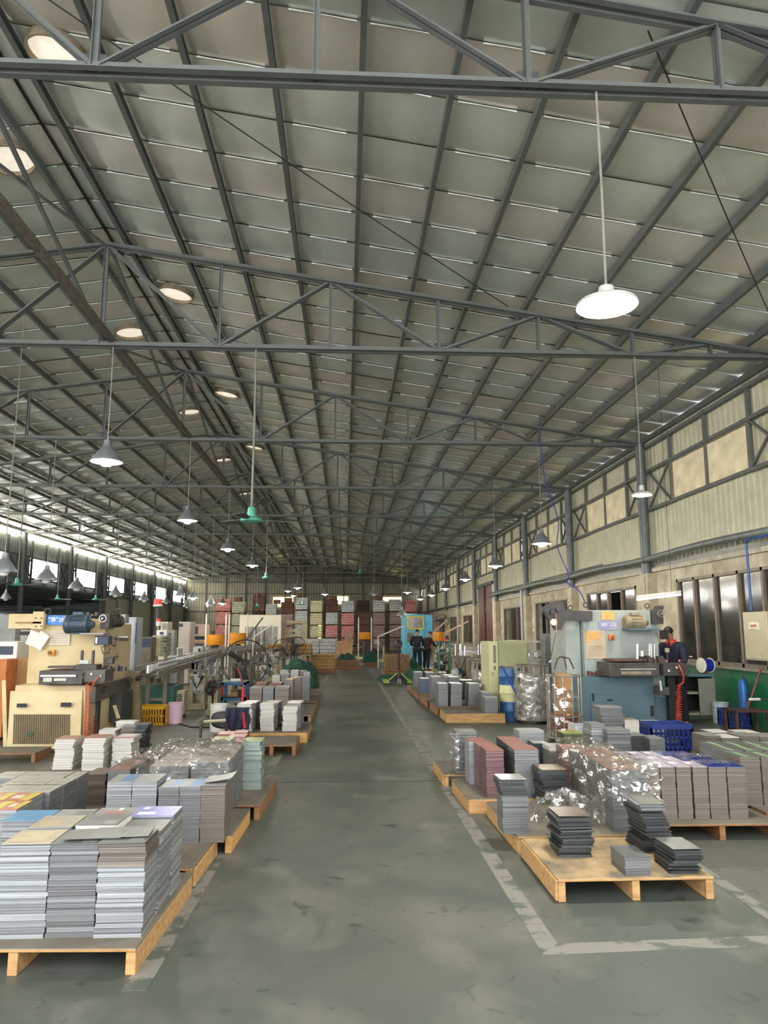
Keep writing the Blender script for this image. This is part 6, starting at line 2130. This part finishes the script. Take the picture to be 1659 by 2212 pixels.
def mound(name, label, cx, cy, rx, ry, h, z0, m, cat, seed=1):
    def fn(u, v):
        a = u * 2 * PI
        r = v
        x, y = math.cos(a) * r, math.sin(a) * r
        z = h * (1 - r ** 2.6) * (1 + .35 * noise.noise(Vector((x * 3 + seed, y * 3, seed)))) + .04 * noise.noise(Vector((x * 11, y * 11, seed)))
        return (cx + rx * x * (1 + .12 * noise.noise(Vector((math.cos(a) * 2, math.sin(a) * 2, seed)))), cy + ry * y, z0 + max(0.002, z))
    return tag(MB().grid(fn, 40, 14).build(name, m, smooth=True), label, cat)


def zof(px, py, y): return P(px, py, y).z


x0, x1 = P(830, 1430, 26.6).x, P(886, 1430, 26.6).x
t = tubepile('tall pile of brown round sticks behind the pallet truck', x0, x1, 26.6, .7, .3, zof(850, 1391, 26.6) - .35, .03)
t2 = tubepile('lower part of the stick pile behind the pallet truck, netted in green', x0 - .05, x1 - .12, 26.5, .9, .02, .28, .03)
x0, x1 = P(662, 1430, 30).x, P(722, 1430, 30).x
tubepile('square pile of long pale sticks with film at the far end of the aisle', x0, x1, 30, 1.0, .16, zof(690, 1412, 30), .035, 'x')
x0, x1 = P(722, 1430, 33).x, P(778, 1430, 33).x
tubepile('low wide pile of brown sticks at the far end of the aisle', x0, x1, 33, .9, .12, zof(750, 1424, 33), .03)
x0, x1 = P(787, 1430, 35).x, P(818, 1430, 35).x
tubepile('small pile of brown sticks below a green net, far end', x0, x1, 35, .8, .10, zof(800, 1430, 35), .03)
x0, x1 = P(618, 1440, 23).x, P(660, 1440, 23).x
tubepile('netted stick pile left of the aisle behind the stacks', x0, x1 + .25, 22.6, 1.0, .02, .42, .03)
for (a_, b_, pt, pbm, y, lb) in ((577, 628, 1389, 1412, 29, 'sloping bundle of pale sticks on a low table, left of the two bundles'), (632, 672, 1390, 1411, 29.5, 'bundle of pale sticks with dark round ends, right of the two bundles')):
    x0, x1 = P(a_, 1400, y).x, P(b_, 1400, y).x
    zb_ = zof(600, pbm, y)
    tubepile(lb, x0, x1, y, .8, zb_, zof(600, pt, y), .04, 'x')
    t = thing('low_table', 'steel table under the ' + lb.split(' on ')[0].split(' with ')[0] + (' at left' if a_ < 600 else ' at right'), 'table', (x0, y, 0))
    for x in (x0 + .03, x1 - .03):
        for yy in (y + .05, y + .75):
            MB().box(x - .03, yy - .03, 0, x + .03, yy + .03, zb_ - .1).build('leg', GREY, t)
    MB().box(x0, y, zb_ - .1, x1, y + .8, zb_ - .062).build('top', GREY, t)
mound('green_net', 'dark green net heaped over the netted pile left of the aisle', P(645, 1440, 23).x, 23.2, .62, .7, .38, .36, NET, 'net', 2)
mound('green_net', 'dark green net heap on the floor right of the pallet truck', P(900, 1460, 24.5).x, 24.9, .52, .45, .42, 0, NET, 'net', 3)
mound('green_net', 'dark green net bulging behind the pallet truck, upper heap', P(893, 1440, 27).x, 28.0, .5, .4, .62, 0, NET, 'net', 4)
mound('green_net', 'green net spilling on the floor left of the pallet truck', P(836, 1462, 25.5).x, 25.6, .42, .35, .18, 0, NET, 'net', 5)
mound('green_net', 'green net on the low wide pile at the far end of the aisle', P(748, 1424, 33.4).x, 33.4, .45, .35, .22, zof(750, 1424, 33) - .01, NET, 'net', 6)
mound('green_net', 'green net on the small far pile beside the orange bowl', P(800, 1425, 35.4).x, 35.3, .42, .3, .45, zof(800, 1430, 35) - .01, NET, 'net', 7)
mound('green_net', 'green net draping the right side of the netted pile left of the aisle', P(672, 1450, 22.8).x + .05, 22.9, .2, .5, .45, 0, NET, 'net', 8)
# brown boards
t = thing('cardboard_sheet', 'large plain brown board leaning at the far end of the aisle', 'board', G(742, 1424))
y = 33.5
MB().add([P(722, 1424.6, y), P(760, 1424.6, y), P(763, 1384, y + .3), P(729, 1384, y + .3)] + [v + Vector((0, .05, 0)) for v in (P(722, 1424.6, y), P(760, 1424.6, y), P(763, 1384, y + .3), P(729, 1384, y + .3))], [(0, 1, 2, 3), (7, 6, 5, 4), (0, 4, 5, 1), (1, 5, 6, 2), (2, 6, 7, 3), (3, 7, 4, 0)]).build('board', mat('#b58e66', .85), t)
tag(MB().pb(745, 1368, 760, 1450, 36, .04).build('cardboard_sheet', mat('#a88e74', .85)), 'small grey brown board standing behind the large plain one', 'board')
for i, (px, y, lb) in enumerate(((860, 27.0, 'dark round cap on top of the tall stick pile'), )):
    pass

# ---------------- wrapped can pallets at the far wall
def canmat(c1, c2): return mat(c1, .35, .4, .3, 1.6, .2, (9, 9, 2.5), c2, detail=4)


CM = {'silver': canmat('#6f7070', '#b9b9b4'), 'red': canmat('#8d3a36', '#c9928a'), 'gold': canmat('#7a7450', '#cfc79a'), 'brown': mat('#6d4d3e', .8, 0, .15, 2), 'dim': canmat('#5a4440', '#9a8078'), 'green': canmat('#6c7460', '#b3b59c'), 'dark': mat('#3f302c', .8, 0, .2, 2)}
cols = [(466, 497, 'red', 1293, 'red'), (500, 527, 'green', 1299, 'green'), (544, 571, 'brown', 1289, 'dark'), (573, 597, 'silver', 1304, 'dim'), (606, 633, 'brown', 1300, 'dim'), (637, 664, 'silver', 1290, 'silver'), (670, 696, 'gold', 1297, 'gold'), (703, 730, 'brown', 1295, 'silver'),
        (737, 765, 'silver', 1297, 'red'), (771, 799, 'dark', 1296, 'brown'), (805, 832, 'silver', 1296, 'dim'), (841, 867, 'silver', 1294, 'dim'), (874, 901, 'red', 1296, 'silver')]
YS = 60.0
protos = {}


def load(kind):
    if kind in protos: return None
    t = thing('can_pallet', 'x', 'pallet load', (0, 0, 0), 'wrapped can pallets at the far wall')
    n = 5 if kind not in ('brown', 'dark') else 2
    h = .92
    for i in range(n):
        MB().box(-.52, -.5, .1 + i * h / n, .52, .5, .1 + (i + 1) * h / n - .018).build('carton_layer' if n == 2 else 'can_layer', CM[kind], t)
    MB().box(-.54, -.52, .06, .54, .52, .095).build('pallet_deck', WOOD3, t)
    for x in (-.5, 0, .5):
        MB().box(x - .04, -.5, 0, x + .04, .5, .06).build('pallet_runner', WOOD3, t)
    return t


cord_ = ['leftmost', 'second', 'third', 'fourth', 'fifth', 'sixth', 'seventh', 'eighth', 'ninth', 'tenth', 'eleventh', 'twelfth', 'last']
tier_n = ['bottom', 'second', 'third', 'top']
nm_ = {'silver': 'silver cans', 'red': 'red cans', 'gold': 'gold cans', 'brown': 'brown cartons', 'dim': 'dull reddish cans', 'green': 'greenish cans', 'dark': 'dark cartons'}
for ci, (a_, b_, k1, py, k2) in enumerate(cols):
    cx = (P(a_, 1330, YS).x + P(b_, 1330, YS).x) / 2
    zt = P(a_, py, YS).z
    th = zt / 4
    for ti in range(4):
        kind = k1 if ti == 3 else (k2 if ti == 2 else {0: k2, 1: {7: 'red', 9: 'brown', 6: 'gold', 8: 'red'}.get(ci, k2)}[ti])
        if kind not in protos:
            protos[kind] = load(kind); o = protos[kind]
        else:
            o = copy_tree(protos[kind])
        o.location = (cx, YS + .55, ti * th)
        o.scale = ((b_ - a_) / 29.2, 1, th / 1.03)
        tag(o, 'wrapped pallet of %s, %s tier, %s column from the left, far wall' % (nm_[kind], tier_n[ti], cord_[ci]), 'pallet load', 'wrapped can pallets at the far wall')
for i, (px, lb) in enumerate(((673, 'left'), (708, 'right'))):
    o = copy_tree(protos['silver'])
    o.location = (P(px, 1400, 46).x, 46, 0)
    o.scale = (.9, .8, 1.15)
    tag(o, 'silver wrapped pallet standing in front of the others, %s of the pair' % lb, 'pallet load', 'wrapped can pallets in front')
i = 0
for (a_, b_, c_, d_) in ((506, 520, 1291, 1299), (547, 558, 1286, 1293), (560, 572, 1285, 1292), (590, 604, 1299, 1308), (614, 630, 1293, 1301), (643, 656, 1282, 1291), (712, 728, 1288, 1296), (812, 826, 1285, 1295)):
    i += 1
    q = P((a_ + b_) / 2, d_, YS)
    # rests on the column below it
    tops = [(abs((P(c0, 1330, YS).x + P(c1, 1330, YS).x) / 2 - q.x), P(c0, p_, YS).z) for c0, c1, _, p_, _ in cols]
    z0 = min(tops)[1]
    w = P(b_, 1330, YS).x - P(a_, 1330, YS).x
    tag(MB().box(q.x - w / 2, YS + .2, z0, q.x + w / 2, YS + .8, z0 + .32).build('carton', mat('#7a5644', .8, 0, .15, 2), bevel=.01), 'brown carton on top of the far wall stacks, %s from the left' % cord_[i], 'box')
# ================================================================ PEOPLE
SKIN = mat('#a8785a', .55, 0, .06, 8)
HAIR = mat('#14110f', .5, 0, .2, 30)


def skinned(name, V, E_, rad, m, par, sub=2):
    me = bpy.data.meshes.new(name)
    me.from_pydata([tuple(v) for v in V], E_, [])
    me.materials.append(m)
    o = bpy.data.objects.new(name, me)
    C.objects.link(o)
    o.parent = par
    sk = o.modifiers.new('skin', 'SKIN')
    sk.use_smooth_shade = True
    lay = me.skin_vertices[0] if me.skin_vertices else None
    if lay is None:
        bm = bmesh.new(); bm.from_mesh(me); bm.verts.layers.skin.verify(); bm.to_mesh(me); bm.free()
        lay = me.skin_vertices[0]
    for i, r in enumerate(rad):
        lay.data[i].radius = r if isinstance(r, tuple) else (r, r)
        lay.data[i].use_root = (i == 0)
    s = o.modifiers.new('sub', 'SUBSURF')
    s.levels = sub; s.render_levels = sub
    return o


def elbow(sh, ha, l1, l2, hint):
    d = ha - sh
    L = min(d.length, (l1 + l2) * .995)
    d = d.normalized()
    a = (l1 * l1 - l2 * l2 + L * L) / (2 * L)
    h = math.sqrt(max(1e-5, l1 * l1 - a * a))
    hh = (hint - d * hint.dot(d)).normalized()
    return sh + d * a + hh * h, sh + d * L


def person(label, loc, yaw, H=1.70, lean=0.05, headp=0.3, hl=(-.25, .3, 1.0), hr=(.25, .3, 1.0), top=NAVY, pants=None, collar=None, stripes=None, shoes=BLACK, step=.0):
    k = H / 1.72
    t = thing('person', label, 'person', loc)
    t.rotation_euler = (0, 0, yaw)
    V3 = Vector
    pel = V3((0, 0, .94)) * k
    ab = V3((0, lean * .35, 1.10)) * k
    ch = V3((0, lean * .9, 1.30)) * k
    nk = V3((0, lean * 1.15, 1.46)) * k
    hb = nk + V3((0, .02 + headp * .03, .07)) * k
    ax = V3((0, math.sin(headp), math.cos(headp)))
    hm = hb + ax * .075 * k
    ht = hb + ax * .155 * k
    V, E_, Rr = [pel, ab, ch, nk, hb, hm, ht], [(0, 1), (1, 2), (2, 3), (3, 4), (4, 5), (5, 6)], [(.10 * k, .08 * k), (.09 * k, .07 * k), (.10 * k, .07 * k), .050 * k, .066 * k, (.076 * k, .088 * k), (.062 * k, .072 * k)]
    JV, JE, JR = [pel + V3((0, 0, -.02)), ab, ch, nk + V3((0, 0, -.035))], [(0, 1), (1, 2), (2, 3)], [(.165 * k, .125 * k), (.16 * k, .125 * k), (.18 * k, .13 * k), (.10 * k, .09 * k)]
    TV, TE, TR = [pel + V3((0, 0, .02))], [], [(.155 * k, .12 * k)]
    arms = []
    for s_, hd in ((-1, hl), (1, hr)):
        sh = ch + V3((s_ * .185, 0, .085)) * k
        ha = V3(hd) * 1.0
        el, wr = elbow(sh, ha, .29 * k, .25 * k, V3((s_ * .6, -.5, -.7)))
        i = len(V)
        d = (wr - el).normalized()
        V += [sh, el, wr, wr + d * .07 * k]
        E_ += [(2, i), (i, i + 1), (i + 1, i + 2), (i + 2, i + 3)]
        Rr += [.045 * k, .038 * k, .028 * k, (.036 * k, .02 * k)]
        # five fingers rooted in the palm
        side = d.cross(V3((0, 0, 1)))
        side = side.normalized() if side.length > .1 else V3((1, 0, 0))
        up = side.cross(d)
        for f in range(5):
            j = len(V)
            if f == 0:
                b0 = wr + d * .03 * k - side * s_ * -.03 * k
                p1 = b0 + (d * .6 + side * s_ * .8).normalized() * .035 * k
                p2 = p1 + (d * .9 - up * .4).normalized() * .028 * k
            else:
                o_ = (f - 2.5) * .018 * k
                L = [0, .038, .045, .042, .032][f] * k
                b0 = wr + d * .085 * k - side * o_ * s_
                p1 = b0 + (d - up * .25).normalized() * L
                p2 = p1 + (d - up * 1.1).normalized() * L * .8
            V += [p1, p2]
            E_ += [(i + 3 if f else i + 2, j), (j, j + 1)]
            Rr += [.0095 * k, .008 * k]
        q = len(JV)
        JV += [sh + V3((0, 0, -.01)), el, el.lerp(wr, .93)]
        JE += [(2, q), (q, q + 1), (q + 1, q + 2)]
        JR += [.082 * k, .062 * k, .048 * k]
        # leg
        hp = pel + V3((s_ * .09, 0, -.05)) * k
        kn = V3((s_ * .11, .02 + s_ * step, .50)) * k
        an = V3((s_ * .125, -.02 + s_ * step * 1.4, .09)) * k
        ft = an + V3((s_ * .02, .16, -.055)) * k
        i = len(V)
        V += [hp, kn, an, ft]
        E_ += [(0, i), (i, i + 1), (i + 1, i + 2), (i + 2, i + 3)]
        Rr += [.085 * k, .055 * k, .036 * k, (.035 * k, .025 * k)]
        q = len(TV)
        TV += [hp, kn, an + V3((0, 0, .01))]
        TE += [(0, q), (q, q + 1), (q + 1, q + 2)]
        TR += [.105 * k, .078 * k, .062 * k]
        arms.append((an, ft))
    skinned('body', V, E_, Rr, SKIN, t)
    skinned('jacket', JV, JE, JR, top, t)
    skinned('trousers', TV, TE, TR, pants or top, t)
    for an, ft in arms:
        skinned('shoe', [an + V3((0, -.03, -.045)) * k, (an + ft) / 2 + V3((0, 0, -.012)), ft + V3((0, .02, .01)) * k], [(0, 1), (1, 2)], [(.046 * k, .042 * k), (.046 * k, .036 * k), (.042 * k, .03 * k)], shoes, t, 1)

    def loc_build(mb, nm, m, par=t, smooth=True):
        me = bpy.data.meshes.new(nm)
        me.from_pydata([tuple(v) for v in mb.v], [], mb.f)
        me.materials.append(m)
        if smooth: me.polygons.foreach_set('use_smooth', [True] * len(me.polygons))
        o = bpy.data.objects.new(nm, me); C.objects.link(o); o.parent = par
        return o
    fw = V3((0, math.cos(headp), -math.sin(headp)))
    rt = V3((1, 0, 0))
    # hair cap
    mb = MB()
    n = 20
    ringsn = 9
    vs = []
    for j in range(ringsn):
        ph = j / (ringsn - 1) * 1.85
        for i in range(n):
            a = 2 * PI * i / n
            x, y = math.cos(a), math.sin(a)
            lim = 1.0 if y < .2 else 1 - .42 * (y - .2) / .8
            p_ = ph * lim
            vs.append(hm + ax * .018 * k + rt * (x * math.sin(p_) * .082 * k) + fw * (y * math.sin(p_) * .098 * k - .006 * k) + ax * (math.cos(p_) * .103 * k))
    fs = [(j * n + i, j * n + (i + 1) % n, (j + 1) * n + (i + 1) % n, (j + 1) * n + i) for j in range(ringsn - 1) for i in range(n)]
    mb.add(vs, fs)
    h_ = loc_build(mb, 'hair', HAIR)
    so = h_.modifiers.new('solid', 'SOLIDIFY'); so.thickness = .012; so.offset = 1
    # face
    no = hm + fw * .088 * k
    loc_build(MB().add([no + rt * -.016 * k - ax * .02 * k, no + rt * .016 * k - ax * .02 * k, no + fw * .022 * k - ax * .018 * k, no + ax * .03 * k - fw * .004], [(0, 1, 2), (0, 2, 3), (1, 3, 2), (0, 3, 1)]), 'nose', SKIN)
    for s_ in (-1, 1):
        c = hm + fw * .078 * k + rt * s_ * .03 * k + ax * .014 * k
        loc_build(MB().lathe(c, [(.001, -.009), (.008, -.004), (.008, .004), (.001, .009)], 10, fw), 'eye', BLACK)
        loc_build(MB().lathe(c + ax * .018 * k, [(.001, -.004), (.016, -.001), (.016, .001), (.001, .004)], 8, ax), 'eyebrow', HAIR)
        c = hm + rt * s_ * .077 * k - fw * .005
        loc_build(MB().lathe(c, [(.001, -.012), (.022 * k, -.008), (.026 * k, .004), (.001, .008)], 12, rt * s_ + V3((0, -.3, 0))), 'ear', SKIN)
    c = hb + fw * .078 * k + ax * .028 * k
    loc_build(MB().bar(c - rt * .022 * k, c + rt * .022 * k, .008, .007), 'mouth', mat('#7c4a3e', .6))
    if collar:
        c = nk + V3((0, 0, .0))
        mb = MB()
        n = 20
        vs = []
        for j, (r_, z_) in enumerate(((.068, .03), (.085, .0), (.10, -.022))):
            for i in range(n + 1):
                a = PI / 2 + .2 + (2 * PI - .4) * i / n
                vs.append(c + V3((math.cos(a) * r_ * k, math.sin(a) * r_ * k * .9, z_ * k - (.03 if math.sin(a) > .6 else 0) * j)))
        mb.add(vs, [(j * (n + 1) + i, j * (n + 1) + i + 1, (j + 1) * (n + 1) + i + 1, (j + 1) * (n + 1) + i) for j in range(2) for i in range(n)])
        o = loc_build(mb, 'collar', collar)
        so = o.modifiers.new('solid', 'SOLIDIFY'); so.thickness = .008
    if stripes:
        for z in (1.0, 1.08, 1.16, 1.24, 1.32):
            kk = (z - .94) / .36
            c = V3((0, lean * .9 * kk, z)) * k
            mb = MB()
            mb.ring(c, 1, .012, (0, 0, 1), 26, 5)
            rx, ry = (.148 + .012 * kk) * k, (.118) * k
            mb.v = [tuple(V3(((v[0] - c.x) * rx, (v[1] - c.y) * ry, v[2] - c.z)) + c) for v in mb.v]
            loc_build(mb, 'stripe', stripes)
    return t


person('worker in a dark navy uniform with a red collar, head bowed at the press', (5.86, 13.12, 0), math.radians(128), 1.76, .09, .42, (-.22, .42, 1.06), (.20, .42, 1.06), NAVY, mat('#12141f', .85, 0, .2, 10), RED)
wk = [o for o in C.objects if o.name == 'person'][0]
tag(MB().rbox(5.66, 12.93, 1.22, .05, .012, .015, .6).build('badge', WHITE, wk), None)
person('standing man in a dark jacket seen from behind, right background', (P(901, 1400, 31).x, 31.0, 0), math.radians(-8), 1.72, .05, .25, (-.2, .38, 1.05), (.2, .38, 1.05), mat('#191b22', .85, 0, .2, 10), mat('#16171c', .85, 0, .2, 10))
person('standing man in a maroon striped top bending beside the dark jacketed man', (P(921, 1400, 31.2).x, 31.3, 0), math.radians(-55), 1.64, .14, .6, (-.2, .42, 1.0), (.2, .42, 1.0), mat('#3d2028', .85, 0, .2, 10), mat('#181a28', .85, 0, .2, 10), stripes=mat('#5e3a40', .85))
person('worker with dark hair in a grey purple top behind the long chute', (P(961, 1400, 35.5).x, 35.5, 0), math.radians(150), 1.70, .12, .5, (-.2, .4, 1.0), (.2, .4, 1.0), mat('#4a4450', .85, 0, .2, 10), mat('#1c1d26', .85))
person('worker in dark purple bending forward behind the wooden coloured chute', (P(981, 1400, 33).x, 34.7, 0), math.radians(100), 1.60, .34, .8, (-.2, .55, .9), (.2, .55, .9), mat('#2f2738', .85, 0, .2, 10), mat('#1c1d26', .85))
